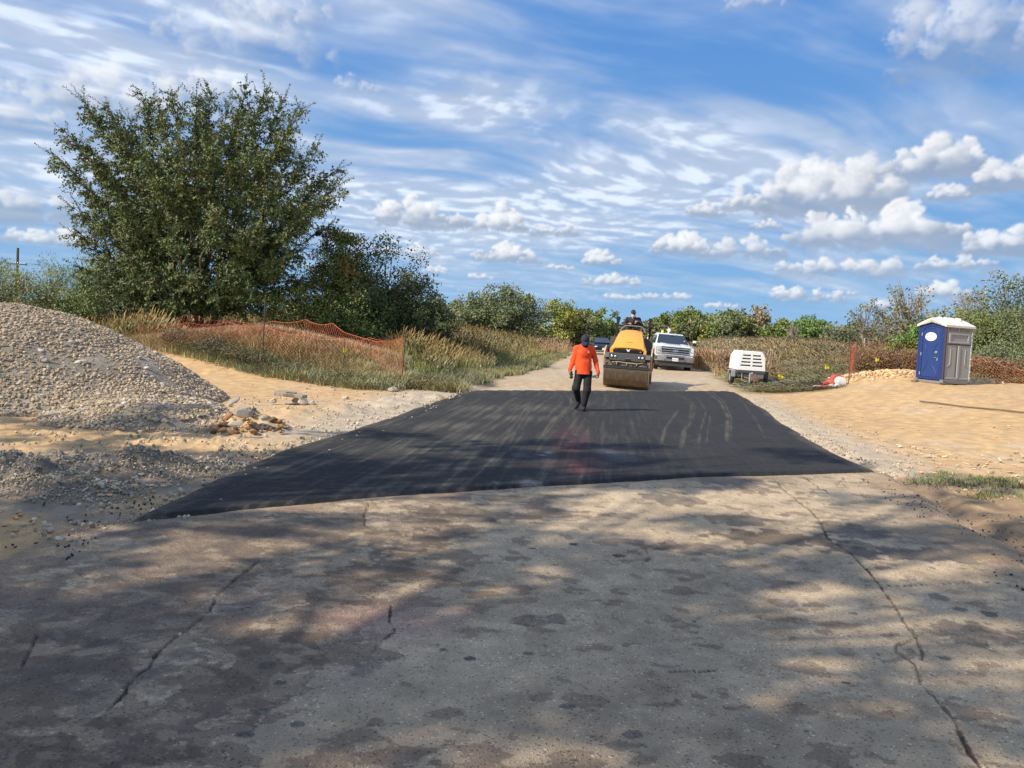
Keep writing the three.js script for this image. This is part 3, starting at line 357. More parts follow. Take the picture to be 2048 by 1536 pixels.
const bez = (a, b, c, n) => { const o = []; for (let i = 0; i <= n; i++) { const t = i / n; o.push(V((1 - t) ** 2 * a.x + 2 * t * (1 - t) * b.x + t * t * c.x, (1 - t) ** 2 * a.y + 2 * t * (1 - t) * b.y + t * t * c.y, (1 - t) ** 2 * a.z + 2 * t * (1 - t) * b.z + t * t * c.z)); } return o; };
const onSphere = (r) => { const z = 2 * r() - 1, a = r() * 6.2832, q = Math.sqrt(1 - z * z); return V(q * Math.cos(a), z, q * Math.sin(a)); };
const LEAFY = 1.6, tint = (c, r, k = 0.3) => { const s = (1 + k * (2 * r() - 1)), w = 1 + 0.22 * (2 * r() - 1); return [c[0] * s * w, c[1] * s, c[2] * s * (2 - w)]; };
const pick = (list, r) => list[Math.floor(r() * list.length)];

// leaves along a twig, in loose pairs
function twig(L, W, r, from, dir, len, leaf, wid, cols, droop, gap, wood = 0.006) {
  const pts = [from.clone()], d = dir.clone(), n = Math.max(3, Math.round(len / 0.22)), side = V(), q = V();
  for (let i = 0; i < n; i++) { d.y -= droop / n; d.x += 0.22 * (r() - 0.5); d.z += 0.22 * (r() - 0.5); d.normalize(); pts.push(pts[i].clone().addScaledVector(d, len / n)); }
  if (wood) W.limb(pts, wood * 1.5, wood * 0.5, 3);
  const c0 = pick(cols, r);
  for (let s = gap * r(); s < len; s += gap) { const k = Math.min(n - 1, Math.floor(s / len * n)), t = s / len * n - k, p = pts[k].clone().lerp(pts[k + 1], t); q.copy(pts[k + 1]).sub(pts[k]).normalize(); for (const sg of [-1, 1]) { side.copy(onSphere(r)).cross(q).normalize(); const ld = side.clone().multiplyScalar(0.9).addScaledVector(q, 0.5); ld.y -= 0.15; ld.normalize(); const w = q.clone().cross(ld).normalize().multiplyScalar(0.8).add(onSphere(r).multiplyScalar(0.5)); w.addScaledVector(ld, -w.dot(ld)).normalize(); L.add(p, ld, w, leaf * (0.7 + 0.6 * r()), wid * (0.7 + 0.6 * r()), tint(c0, r).map((v) => v * LEAFY)); } }
}
// a crown of clumps round boughs: h, w, dp = height, width, depth; low = where the crown starts; fill = how dense
function clumpTree(o) {
  const { h, w, dp = w, low = 0.15, clumps = 40, per = 70, leaf = 0.2, wid = 0.1, cols, seed, stems = 3, trunkR = 0.1, rc = 0.17, bare = 0, up = 0.25, lumps = 0.3, twigs = 0, top = 0.5, fine = 0.008 } = o;
  const r = rng(seed), L = new Leaves(), W = new Wood(), cy = h * lerp(low, 1, 0.5), ry = h * (1 - low) / 2, S = seed * 1.37;
  const bases = []; for (let i = 0; i < stems; i++) { const a = r() * 6.28, b = V(Math.cos(a) * trunkR * (stems > 1 ? 1.6 : 0), -0.2, Math.sin(a) * trunkR * (stems > 1 ? 1.6 : 0)), m = V(b.x * 2 + (r() - 0.5) * w * 0.2, h * (low * 0.5 + 0.25), b.z * 2 + (r() - 0.5) * dp * 0.2); bases.push(m); W.limb(bez(b, V(b.x, h * 0.2, b.z), m, 5), trunkR, trunkR * 0.55, 7); }
  for (let i = 0; i < clumps; i++) {
    const d = onSphere(r), ra = Math.pow(r(), 0.42) * (1 - lumps + 2 * lumps * clamp(0.5 + n3(d.x * 1.6 + S, d.y * 1.6, d.z * 1.6), 0, 1)); const yy = d.y * ra;
    const shape = yy > 0 ? 1 : lerp(1, top + 0.5, -yy) , c = V(d.x * ra * w / 2 * shape, cy + yy * ry, d.z * ra * dp / 2 * shape);
    if (c.y < h * low * 0.6) continue;
    const b = bases[i % bases.length], m = b.clone().lerp(c, 0.5); m.y += (c.y - b.y) * 0.12; const path = bez(b, m, c, 5); W.limb(path, trunkR * 0.32, fine, 4);
    const col = pick(cols, r), R = Math.min(w, h) * rc * (0.7 + 0.6 * r());
    for (let k = 0; k < twigs; k++) { const e = onSphere(r); e.y = Math.abs(e.y) * 0.8 + 0.1; W.limb([path[4 - (k % 3)], c.clone().addScaledVector(e, R * 0.6), c.clone().addScaledVector(e, R * (0.9 + 0.5 * r()))], fine, fine * 0.4, 3); }
    if (r() < bare) continue;
    for (let k = 0; k < per; k++) { const e = onSphere(r), p = c.clone().addScaledVector(e, R * Math.pow(r(), 0.5) * 1.1); p.y -= (p.y - c.y) * 0.25; const ld = e.clone().multiplyScalar(0.6).add(onSphere(r)); ld.y += up * 0.2; ld.normalize(); const sd = ld.clone().cross(onSphere(r)).normalize(); const s = 0.65 + 0.7 * r(); L.add(p, ld, sd, leaf * s, wid * s, tint(col, r).map((v) => v * LEAFY)); }
  }
  return { crown: L.build(), trunk: W.build() };
}
function plantTree(kind, label, category, [x, y, z], geo, bark = M.bark, group) { const t = thing(kind, label, category, [x, y, z], 0, group); obj('trunk', geo.trunk, bark, t); obj('crown', geo.crown, M.leaf, t); return t; }


// --- trees beside and behind the camera, whose broken shade covers the foreground
[[-11.5, 3.6, 14, 9, 11], [-17.5, 1.0, 14.5, 9, 12], [-8, 9.5, 13, 9, 13], [-15.5, 8, 15.5, 9, 14], [-20, -2.4, 15, 6.5, 15], [-7.4, -0.2, 13.5, 8, 17], [-12.6, -2.2, 15.5, 8, 18], [-3.6, 5.2, 12.5, 8, 19]].forEach(([x, z, h, w, s], i) =>
  plantTree('roadside_tree', ['broad roadside tree out of view left of the camera', 'tall roadside tree out of view at the far left', 'roadside tree out of view behind the camera', 'largest roadside tree out of view behind and left', 'narrow roadside tree out of view, leftmost of the row', 'roadside tree out of view, nearest the left edge of the pavement', 'roadside tree out of view left of the camera, nearest the gravel pile', 'roadside tree out of view close behind the camera'][i], 'tree', [x, land(x, z), z], clumpTree({ h, w, low: 0.4, clumps: 50, per: 60, leaf: 0.24, wid: 0.16, cols: [[0.06, 0.085, 0.022], [0.09, 0.11, 0.03]], seed: s * 31, trunkR: 0.2, stems: 1, rc: 0.047, lumps: 0.12 })));
// --- the large many-stemmed tree on the left
{
  const D = 33, base = at(398, 640, D), by = land(base.x, base.z) - 0.1, r = rng(2024), L = new Leaves(), W = new Wood(), cols = [[0.085, 0.112, 0.032], [0.07, 0.098, 0.028], [0.1, 0.122, 0.038], [0.06, 0.088, 0.028], [0.118, 0.122, 0.047]];
  const tips = [];
  for (const [px, py, dz] of [[168, 205, 0.5], [215, 215, -1], [128, 262, 0], [118, 318, 1.2], [150, 360, -0.5], [150, 418, 0.8], [152, 470, 0.3], [195, 330, 2.2], [262, 245, -1.5], [285, 190, 0.6], [318, 215, 2.4], [345, 192, -0.8], [392, 200, 1.8], [420, 188, -0.4], [455, 215, -2.4], [490, 180, 0.4], [528, 185, 1.4], [565, 205, -0.6], [600, 222, 0.6], [575, 260, 2], [585, 315, -1.6], [628, 300, 0.8], [672, 340, -0.4], [676, 372, 0.9], [650, 400, 1.8], [620, 430, 2.8], [655, 455, -1], [560, 380, 3], [500, 300, 3.6], [430, 270, 3.8], [360, 290, 3.7], [290, 310, 3.4], [235, 400, 3], [250, 500, 3.2], [190, 520, 1.2], [205, 570, 1.8], [240, 590, 2.4], [300, 560, 3], [340, 470, 4], [430, 430, 4.2], [520, 450, 3.8], [330, 600, 2.6], [470, 540, 3.4], [560, 520, 2.8], [600, 500, 0.6], [420, 330, -3.6], [320, 330, -3.4], [520, 340, -3.6], [250, 440, -3], [590, 430, -3], [170, 560, -0.6], [390, 560, 3.2], [640, 560, -0.4], [465, 250, 1.2], [240, 270, 1.5], [380, 380, 2.6], [300, 420, 2], [480, 390, 2.2], [180, 600, 1], [220, 625, 2], [165, 540, -1], [260, 620, 0.5], [300, 610, -1.5], [350, 615, 3.4], [430, 600, 3.6], [500, 590, 3.2], [540, 560, 0], [330, 540, 1.5], [230, 545, -1], [600, 560, 1], [450, 500, 0], [380, 500, -2], [280, 480, 0], [530, 500, -2], [200, 440, 2], [350, 625, 2], [280, 628, 2.6], [440, 622, 2], [500, 615, 1.2], [400, 590, -2.5], [320, 590, -2.5], [610, 380, 1.8], [180, 300, -0.6], [400, 250, 0], [470, 320, 1], [340, 350, 0]]) { const p = at(px, py, D - dz); tips.push(V(p.x - base.x, p.y - by, p.z - base.z)); }
  const stems = []; for (let i = 0; i < 6; i++) { const a = i * 1.05 + 0.3; stems.push([V(Math.cos(a) * 0.28, -0.3, Math.sin(a) * 0.22), V(Math.cos(a) * 0.75, 1.7, Math.sin(a) * 0.7)]); }
  for (const [a, b] of stems) W.limb(bez(a, V(a.x * 1.1, 0.8, a.z * 1.1), b, 5), 0.15, 0.1, 8);
  const up = V(0, 1, 0);
  for (const t of tips) {
    const ang = Math.atan2(t.z, t.x), s = stems.reduce((m, q) => (Math.cos(Math.atan2(q[1].z, q[1].x) - ang) > Math.cos(Math.atan2(m[1].z, m[1].x) - ang) ? q : m))[1];
    const low = t.y < 3.2, c = V(s.x + (t.x - s.x) * 0.42, low ? Math.max(2, t.y * 0.9) + 0.8 : s.y + (t.y - s.y) * 0.62, s.z + (t.z - s.z) * 0.42), len = s.distanceTo(t), n = Math.ceil(len / 0.35), path = bez(s, c, t, n); path.forEach((p, i) => { const w = Math.sin(i / n * Math.PI) * 0.28; p.x += w * n2(p.y * 0.9 + t.x * 3, t.z); p.z += w * n2(p.y * 0.9 + 7, t.x); p.y += 0.5 * w * n2(p.x * 0.9, t.y * 2); });
    W.limb(path, 0.07, 0.012, 5);
    for (let i = 1; i <= n; i++) {
      const f = i / n; if (f < 0.3) continue;
      const d = path[i].clone().sub(path[i - 1]).normalize(), m = f > 0.9 ? 2 : 5;
      for (let k = 0; k < m; k++) { const e = onSphere(r); e.addScaledVector(d, -e.dot(d)).normalize(); const q0 = path[i], gap = n3(q0.x * 0.42 + 3, q0.y * 0.42, q0.z * 0.42 + 9) + 0.5 * n3(q0.x * 0.95, q0.y * 0.95 + 5, q0.z * 0.95); if (gap < -0.24 && q0.y > 2.2 && f < 0.93) continue; const dir = d.clone().multiplyScalar(0.75 + 0.5 * r()).addScaledVector(e, 0.9).addScaledVector(up, 0.12).normalize(); const ln = lerp(1.25, 0.55, f) * (0.55 + 0.75 * r()); twig(L, W, r, path[i].clone(), dir, ln, 0.13, 0.072, cols, 0.5 + 0.5 * r(), 0.064); if (r() < 0.5 && f < 0.95) { const p2 = path[i].clone().addScaledVector(dir, ln * 0.5); twig(L, W, r, p2, dir.clone().add(onSphere(r).multiplyScalar(0.8)).normalize(), ln * 0.6, 0.115, 0.064, cols, 0.9, 0.066); } }
      if (f > 0.35 && r() < 0.62) { const q0 = path[i], gp = n3(q0.x * 0.42 + 3, q0.y * 0.42, q0.z * 0.42 + 9); if (gp > -0.15) { const cc = pick(cols, r).map((v) => v * 1.12), R = 0.42 * (0.7 + 0.6 * r()), o = q0.clone().add(V((r() - 0.5) * 0.5, -0.1 - 0.2 * r(), (r() - 0.5) * 0.5)); for (let k = 0; k < 90; k++) { const e = onSphere(r), p = o.clone().addScaledVector(e, R * Math.sqrt(r())); p.y = o.y + (p.y - o.y) * 0.6 - 0.25 * (p.distanceTo(o) / R) ** 2 * R; const ld = e.clone().multiplyScalar(0.7).add(onSphere(r)); ld.y -= 0.45; ld.normalize(); L.add(p, ld, ld.clone().cross(onSphere(r)).normalize(), 0.12 * (0.7 + 0.6 * r()), 0.07, tint(cc, r).map((v) => v * LEAFY)); } } }
      if (f > 0.7) for (let k = 0; k < 2; k++) twig(L, W, r, path[i].clone(), d.clone().add(onSphere(r).multiplyScalar(0.55)).normalize(), 0.6 * (0.5 + 1.3 * r()), 0.1, 0.05, cols, 0.1, 0.06);
    }
  }
  plantTree('shade_tree', 'tallest tree, many-stemmed with a wide ragged green crown behind the orange fence', 'tree', [base.x, by, base.z], { crown: L.build(), trunk: W.build() });
}
// --- single trees and shrubs: [kind, label, px, base py unused -> top py, width px, depth, options]
const G1 = [[0.06, 0.085, 0.022], [0.075, 0.1, 0.028], [0.09, 0.11, 0.03]], GY = [[0.12, 0.13, 0.028], [0.095, 0.115, 0.026], [0.15, 0.15, 0.035]], GD = [[0.05, 0.062, 0.026], [0.04, 0.055, 0.022], [0.065, 0.075, 0.028]], GG = [[0.1, 0.115, 0.06], [0.085, 0.1, 0.052], [0.075, 0.09, 0.05]], GB = [[0.14, 0.115, 0.065], [0.12, 0.11, 0.06], [0.1, 0.105, 0.05]], GF = [[0.15, 0.17, 0.05], [0.12, 0.155, 0.045], [0.17, 0.18, 0.065]], GO = [[0.16, 0.12, 0.04], [0.12, 0.12, 0.035], [0.09, 0.1, 0.03]], GR = [[0.2, 0.12, 0.1], [0.17, 0.13, 0.1]];
const CAT = { tree: 'tree', shrub: 'shrub' };
function stand(kind, label, px, top, wpx, depth, o, group) {
  const p = at(px, 640, depth), y = land(p.x, p.z) - 0.05, h = at(px, top, depth).y - y, w = wpx * depth / 1500;
  return plantTree(kind, label, kind.includes('shrub') ? 'shrub' : 'tree', [p.x, y, p.z], clumpTree({ h, w, leaf: Math.max(0.09, depth * 0.0036), wid: Math.max(0.05, depth * 0.002), seed: Math.round(px * 7 + top * 3 + depth), ...o, cols: o.cols.map((c) => c.map((v, i) => v * [1.22, 1.2, 1.05][i] * (depth > 60 ? 1.15 : 1))) }), o.pale ? M.paleBark : M.bark, group);  // leaf colours of far trees lightened to stand in for haze
}
// left of the road
stand('dark_tree', 'dark tree with rusty yellow edge just right of the tallest tree', 672, 425, 120, 33.5, { cols: [...GO, ...G1], clumps: 120, per: 110, low: 0.08, rc: 0.13, lumps: 0.35, top: 0.8 });
stand('tall_shrub', 'big dark green shrub mass sloping down right of the tallest tree', 765, 492, 190, 35, { cols: [...G1, ...GD], clumps: 170, per: 120, low: 0.0, rc: 0.14, lumps: 0.3, top: 0.8 });
stand('tall_shrub', 'shadowy rounded shrub at the right end of the dark thicket by the tall grass', 858, 580, 110, 34, { cols: GD, clumps: 90, per: 120, low: 0.0, rc: 0.17, top: 0.8 });
stand('thin_shrub', 'open thin-leaved shrub poking above the right end of the dark thicket', 822, 532, 80, 36, { cols: GG, clumps: 34, per: 45, low: 0.2, rc: 0.13, twigs: 3 });
stand('leafy_shrub', 'bright yellow-green leafy shrub under the right side of the tallest tree', 590, 550, 135, 32, { cols: GY, clumps: 60, per: 90, low: 0.02, rc: 0.15 });
stand('leafy_shrub', 'mid green shrub between the yellow-green shrub and the dark thicket', 700, 580, 150, 33, { cols: G1, clumps: 100, per: 100, low: 0.0, rc: 0.16, top: 0.8 });
stand('leafy_shrub', 'grey-green shrub under the left side of the tallest tree', 270, 560, 190, 32.5, { cols: GG, clumps: 66, per: 90, low: 0.0, rc: 0.16 });
stand('leafy_shrub', 'dark shrub at the left edge of the picture above the gravel pile', 20, 565, 190, 30, { cols: [...GD, ...GB], clumps: 60, per: 90, low: 0.0, rc: 0.16 });
stand('leafy_shrub', 'low green shrub above the gravel pile crest, right of the dark edge shrub', 140, 572, 150, 31, { cols: G1, clumps: 60, per: 90, low: 0.0, rc: 0.16 });
[['feathery light green tree cut by the left edge of the picture', -20, 520, 130], ['feathery light green tree just right of the distant utility pole', 105, 516, 150], ['feathery light green tree touching the left side of the tallest tree', 200, 505, 120], ['feathery green tree seen under the crown of the tallest tree', 300, 520, 130]].forEach(([l, px, top, w], i) => stand('feathery_tree', l, px, top, w, 46 + i, { cols: GF, clumps: 90, per: 110, low: 0.0, rc: 0.15, leaf: 0.2, wid: 0.035, lumps: 0.18, up: 2, top: 0.7 }));
stand('round_tree', 'large round grey-green tree standing alone in the left meadow', 1012, 566, 160, 70, { cols: [[0.075, 0.09, 0.045], [0.065, 0.08, 0.042], [0.085, 0.1, 0.05]], clumps: 150, per: 90, low: 0.0, rc: 0.12, lumps: 0.14, leaf: 0.2, top: 0.75 });
stand('round_tree', 'smaller grey-green tree joined to the left of the large round meadow tree', 955, 580, 80, 70, { cols: GG, clumps: 60, per: 80, low: 0.0, rc: 0.15, leaf: 0.2 });
stand('distant_tree', 'distant green and brown tree left of the round meadow tree', 915, 602, 75, 76, { cols: [...GB, ...G1], clumps: 44, per: 70, low: 0 });
stand('distant_tree', 'distant bright yellow-green tree right of the round meadow tree', 1120, 600, 76, 84, { cols: GY, clumps: 50, per: 70, low: 0.0 });
stand('distant_tree', 'distant dark olive tree next to the bright yellow-green one', 1158, 613, 60, 86, { cols: [...GD, ...GB], clumps: 44, per: 70, low: 0.0 });
stand('distant_tree', 'distant rounded green tree above the cap of the orange-shirted worker', 1188, 614, 48, 92, { cols: G1, clumps: 40, per: 70, low: 0.1 });
stand('distant_tree', 'low distant pine-green tree left of the roller operator', 1214, 630, 56, 96, { cols: G1, clumps: 40, per: 70, low: 0.0 });
stand('distant_tree', 'small pale distant tree directly left of the operator', 1246, 634, 30, 120, { cols: GG, clumps: 26, per: 60, low: 0.05 });
stand('distant_tree', 'distant brownish tree behind the right shoulder of the operator', 1296, 644, 50, 118, { cols: GB, clumps: 30, per: 60, low: 0.0 });
// right of the road
stand('distant_tree', 'small rounded pine above the left mirror of the pickup', 1322, 625, 46, 108, { cols: G1, clumps: 36, per: 70, low: 0.2 });
stand('distant_tree', 'large green tree with domed top right behind the pickup', 1384, 616, 92, 90, { cols: G1, clumps: 70, per: 80, low: 0.02 });
stand('distant_tree', 'yellow-green shrubby tree just right of the pickup mirror', 1415, 640, 60, 84, { cols: [...GY, ...GG], clumps: 40, per: 70, low: 0 });
stand('distant_tree', 'broad green tree with pale thin top left of the air compressor', 1458, 618, 86, 82, { cols: [...GG, ...G1], clumps: 66, per: 80, low: 0.0 });
stand('distant_tree', 'half-bare pinkish brown tree above the air compressor', 1511, 613, 54, 82, { cols: [...GB, ...GR], clumps: 54, per: 40, low: 0.1, twigs: 3, pale: true });
stand('distant_tree', 'flat-topped green tree right above the air compressor', 1565, 640, 90, 78, { cols: G1, clumps: 54, per: 80, low: 0.0 });
stand('distant_tree', 'dense rounded green tree left of the orange fence corner', 1622, 636, 84, 70, { cols: [[0.06, 0.1, 0.024], [0.07, 0.11, 0.03]], clumps: 70, per: 80, low: 0.0, lumps: 0.2 });
stand('bare_shrub', 'pale leafless shrub between the two green trees behind the dry meadow', 1588, 648, 36, 62, { cols: GB, clumps: 24, per: 0, bare: 1, low: 0.1, twigs: 7, pale: true, trunkR: 0.05, fine: 0.014 });
stand('bare_shrub', 'grey twiggy shrub left of the thin pale-stemmed tree', 1688, 648, 90, 52, { cols: GG, clumps: 60, per: 26, bare: 0.3, low: 0.05, twigs: 4, pale: true, trunkR: 0.05, fine: 0.012 });
stand('thin_tree', 'slender pale-stemmed tree with sparse top at the orange fence corner', 1735, 592, 62, 46, { cols: GB.concat(GG), clumps: 40, per: 16, bare: 0.3, low: 0.12, twigs: 3, pale: true, trunkR: 0.055, stems: 4, fine: 0.012, rc: 0.16, leaf: 0.14, wid: 0.09 });
stand('thin_tree', 'taller open tree with yellowing leaves left of the portable toilet', 1812, 568, 118, 46, { cols: GO.concat(GB), clumps: 80, per: 22, bare: 0.25, low: 0.12, twigs: 3, pale: true, trunkR: 0.07, stems: 4, fine: 0.013, rc: 0.13, leaf: 0.15, wid: 0.1 });
stand('bare_shrub', 'purplish leafless brush between the two thin trees', 1768, 618, 60, 50, { cols: GR, clumps: 44, per: 4, bare: 0.5, low: 0.05, twigs: 6, pale: true, trunkR: 0.04, fine: 0.011 });
stand('thin_tree', 'reddish sparse tree above the right half of the toilet roof', 1938, 574, 74, 44, { cols: GR.concat(GB), clumps: 56, per: 14, bare: 0.3, low: 0.2, twigs: 4, pale: true, trunkR: 0.05, fine: 0.012, leaf: 0.13, wid: 0.09 });
stand('leafy_shrub', 'bright green shrub left of the toilet behind the fence', 1832, 655, 90, 42, { cols: [[0.075, 0.12, 0.03], [0.09, 0.13, 0.035]], clumps: 50, per: 80, low: 0.0 });
stand('leafy_shrub', 'pale green shrub behind the toilet roof', 1880, 618, 110, 44, { cols: [...GG, ...GY], clumps: 60, per: 70, low: 0.0, lumps: 0.25 });
stand('right_edge_tree', 'tall grey-green tree cut by the right edge of the picture', 2030, 548, 150, 40, { cols: [...GG, ...GD], clumps: 110, per: 60, low: 0.1, rc: 0.12, twigs: 1, lumps: 0.4 });
stand('leafy_shrub', 'broad olive shrub right of the portable toilet', 1975, 612, 120, 37, { cols: [...GG, ...GY, ...G1], clumps: 110, per: 110, low: 0.0, lumps: 0.2, leaf: 0.14, wid: 0.05 });
stand('leafy_shrub', 'grey-green feathery shrub at the right edge behind the orange fence', 2050, 630, 150, 36, { cols: GG, clumps: 120, per: 110, low: 0.0, lumps: 0.2, leaf: 0.15, wid: 0.045 });
stand('leafy_shrub', 'low grey-green shrub spilling over the fence right of the toilet', 1990, 680, 120, 33.5, { cols: GG, clumps: 60, per: 100, low: 0.0, lumps: 0.2, leaf: 0.13, wid: 0.045 });
// --- grass
function tuft(n, h, spread, lean, wid, cols, seed, heads = null) {
  const r = rng(seed), p = [], c = [];
  for (let i = 0; i < n; i++) { const a = r() * 6.28, q = Math.sqrt(r()) * spread, x = Math.cos(a) * q, z = Math.sin(a) * q, hh = h * (0.55 + 0.6 * r()), la = r() * 6.28, ln = lean * hh * (0.3 + r()), dx = Math.cos(la), dz = Math.sin(la), w = wid * (0.6 + 0.8 * r()), fx = -dz * w, fz = dx * w, col = tint(pick(cols, r), r, 0.2);
    const k = (t, s) => [x + dx * ln * t * t + 0.25 * hh * lean * t * t + s * fx * (1 - t * 0.75), hh * (t - 0.15 * lean * t * t), z + dz * ln * t * t + s * fz * (1 - t * 0.75)];
    const A = k(0, -1), B = k(0, 1), Cc = k(0.5, -1), D = k(0.5, 1), E = k(1, 0); for (const v of [A, B, D, A, D, Cc, Cc, D, E]) { p.push(...v); c.push(...col.map((v) => v * 1.75)); }
    if (heads && r() < 0.55) { const hc = tint(pick(heads, r), r, 0.2), u = k(0.82, 0), e = [E[0] + dx * 0.03, E[1] + 0.05 * h, E[2]], hw = w * 2.2; for (const v of [u, [(u[0] + e[0]) / 2 + hw, (u[1] + e[1]) / 2, (u[2] + e[2]) / 2], e, u, e, [(u[0] + e[0]) / 2 - hw * 0.6, (u[1] + e[1]) / 2, (u[2] + e[2]) / 2 + hw]]) { p.push(...v); c.push(...hc.map((v) => v * 1.7)); } }
  }
  const g = new THREE.BufferGeometry(); g.setAttribute('position', new THREE.BufferAttribute(new Float32Array(p), 3)); g.setAttribute('color', new THREE.BufferAttribute(new Float32Array(c), 3)); g.computeVertexNormals();
  const N = g.attributes.normal; for (let i = 0; i < N.count; i++) { const v = V(N.getX(i), N.getY(i), N.getZ(i)); if (v.y < 0) v.negate(); v.y += 0.5; v.normalize(); N.setXYZ(i, v.x, v.y, v.z); } return g;
}
function scatter(name, label, category, geo, material, count, seed, sample, parent = scene) {
  const r = rng(seed), ms = [], cs = [], q = new THREE.Quaternion(), e = new THREE.Euler(), m = new THREE.Matrix4();
  for (let i = 0; i < count; i++) { const s = sample(r, i); if (!s) continue; e.set(s.rx ?? 0.12 * (r() - 0.5), r() * 6.28, s.rz ?? 0.12 * (r() - 0.5)); m.compose(V(s.x, s.y, s.z), q.setFromEuler(e), V(s.s, s.sy ?? s.s, s.sz ?? s.s)); ms.push(m.clone()); cs.push(s.c ?? [1, 1, 1]); }
  const o = new THREE.InstancedMesh(geo, material, ms.length), col = new THREE.Color(); ms.forEach((k, i) => { o.setMatrixAt(i, k); o.setColorAt(i, col.setRGB(...cs[i])); });
  o.name = parent === scene ? numbered(name) : name; parent.add(o); o.userData.kind = 'stuff'; if (label) tag(o, label, category, null, 'stuff'); return o;
}
const edgeV = (x, z) => x - roadX(-z) - roadHalf(-z), edgeU = (x, z) => roadX(-z) - roadHalf(-z) - x, hue = (x, z, k = 0.3) => { const a = fbm(x * 0.22 + 4, z * 0.22, 3), b = fbm(x * 0.9, z * 0.9 + 30, 2); return [1 + k * (a + 0.5 * b), 1 + k * (0.5 * a + 0.5 * b), 1 - k * 0.6 * a]; };
const reach = (r, a, b) => 1 / lerp(1 / a, 1 / b, r());                 // distances that are even in the view
const straw = [[0.235, 0.21, 0.1], [0.2, 0.19, 0.085], [0.175, 0.185, 0.072], [0.15, 0.165, 0.06]], seedHeads = [[0.32, 0.25, 0.15], [0.26, 0.2, 0.12]];
const inYard = (x, z) => { const d = -z; return x > -13.5 && x < -3.1 && d > 20.6 + Math.max(0, -4 - x) * 0.55 && d < 32 && x < -3.1 - 0.35 * Math.max(0, d - 25); };
scatter('tall_meadow_grass', 'tall seeding green and straw grass left of the dirt road', 'grass', tuft(20, 1.1, 0.28, 0.35, 0.011, straw, 5, seedHeads), M.grass, 26000, 51, (r) => {
  const d = reach(r, 22, 80), x = lerp(-26, roadX(d), r()), z = -d, u = edgeU(x, z), f = fbm(x * 0.4, z * 0.4, 2); if (inYard(x, z) || (d < 27.5 && x > -16 && x < -3.2) || sandness(x, z) > 0.45 || u < 1.4 + 0.8 * f || (d < 24.5 && x > -8 && u < 3.2 + f)) return null;
  const k = ss(0.6, 4, u) * 0.5 + 0.5; return { x, y: land(x, z) - 0.04, z, s: (0.75 + 0.5 * r()) * k, sy: (0.85 + 0.4 * r() + 0.25 * f) * k, c: hue(x, z, 0.35).map((v, i) => v * [1.2, 1.25, 1.15][i]) };
});
scatter('short_roadside_grass', 'short green grass between the left fence and the road', 'grass', tuft(26, 0.26, 0.26, 0.8, 0.009, [[0.12, 0.125, 0.045], [0.19, 0.165, 0.08], [0.1, 0.11, 0.04], [0.2, 0.16, 0.085]], 9), M.grass, 8000, 52, (r) => {
  const d = reach(r, 20, 60), x = roadX(d) - roadHalf(d) - 5.2 * r() + 0.8, z = -d; if (sandness(x, z) > 0.75 || x < -8 || inYard(x, z)) return null; const f = fbm(x * 0.8, z * 0.8, 2); if (f < -0.25) return null; return { x, y: ground(x, z) - 0.02, z, s: 0.6 + 0.6 * r(), sy: 0.5 + 0.8 * r() + 0.6 * f, c: hue(x, z, 0.4) };
});
scatter('dry_grass', 'reddish brown dry grass on the mound inside the left orange fence', 'grass', tuft(26, 0.42, 0.3, 0.9, 0.009, [[0.22, 0.175, 0.098], [0.21, 0.172, 0.085], [0.18, 0.165, 0.07], [0.25, 0.185, 0.112]], 13), M.grass, 15000, 53, (r) => {
  const x = lerp(-14.5, -3.2, r()), z = -lerp(20.5, 33, r()); if (!inYard(x, z)) return null; const f = fbm(x * 0.5 + 3, z * 0.5, 3), top = ss(0.5, 1.3, land(x, z)); return { x, y: land(x, z) - 0.03, z, s: 0.7 + 0.6 * r(), sy: (0.5 + 0.5 * r() + 0.5 * f), c: [lerp(0.9, 1.35, top) + 0.3 * f, lerp(1.1, 1.1, top) + 0.3 * f, lerp(1, 1.15, top)] };
});
scatter('dry_meadow_grass', 'dry brown and green meadow grass right of the dirt road', 'grass', tuft(26, 0.8, 0.36, 0.8, 0.008, [[0.22, 0.19, 0.095], [0.19, 0.18, 0.08], [0.165, 0.17, 0.068], [0.25, 0.205, 0.115]], 15, [[0.27, 0.2, 0.13]]), M.grass, 30000, 54, (r) => {
  const d = reach(r, 27, 78), x = lerp(roadX(d), d * 0.95 + 4, r()), z = -d, v = edgeV(x, z), f = fbm(x * 0.4 + 9, z * 0.4, 2); if (v < 0.5 + 0.7 * f || sandness(x, z) > 0.4) return null;
  if (Math.hypot(x - 9.7, z + 30.8) < 1.5) return null; const k = lerp(0.2, 1, ss(30, 46, d + 4 * f)); return { x, y: land(x, z) - 0.04, z, s: 0.8 + 0.5 * r(), sy: (0.75 + 0.5 * r() + 0.3 * f) * k, c: hue(x + 50, z, 0.35).map((v) => v * 1.35) };
});
scatter('rust_grass', 'rust coloured upright bunch grass right of the pickup', 'grass', tuft(44, 0.95, 0.28, 0.3, 0.0065, [[0.33, 0.2, 0.11], [0.28, 0.18, 0.09], [0.3, 0.22, 0.12]], 17, [[0.34, 0.22, 0.13]]), M.grass, 1500, 55, (r, i) => {
  const d = i % 4 ? lerp(37, 52, r()) : lerp(56, 80, r()), side = i % 4 ? 1 : -1, x = i % 4 ? roadX(d) + roadHalf(d) + 0.3 + 3.2 * r() * r() : roadX(d) - roadHalf(d) - 0.4 - 2.6 * r(), z = -d; if (fbm(x * 0.6, z * 0.35 + 6, 2) < 0.02) return null; return { x, y: land(x, z) - 0.03, z, s: 0.8 + 0.5 * r(), sy: 0.7 + 0.55 * r(), c: hue(x, z, 0.3) };
});
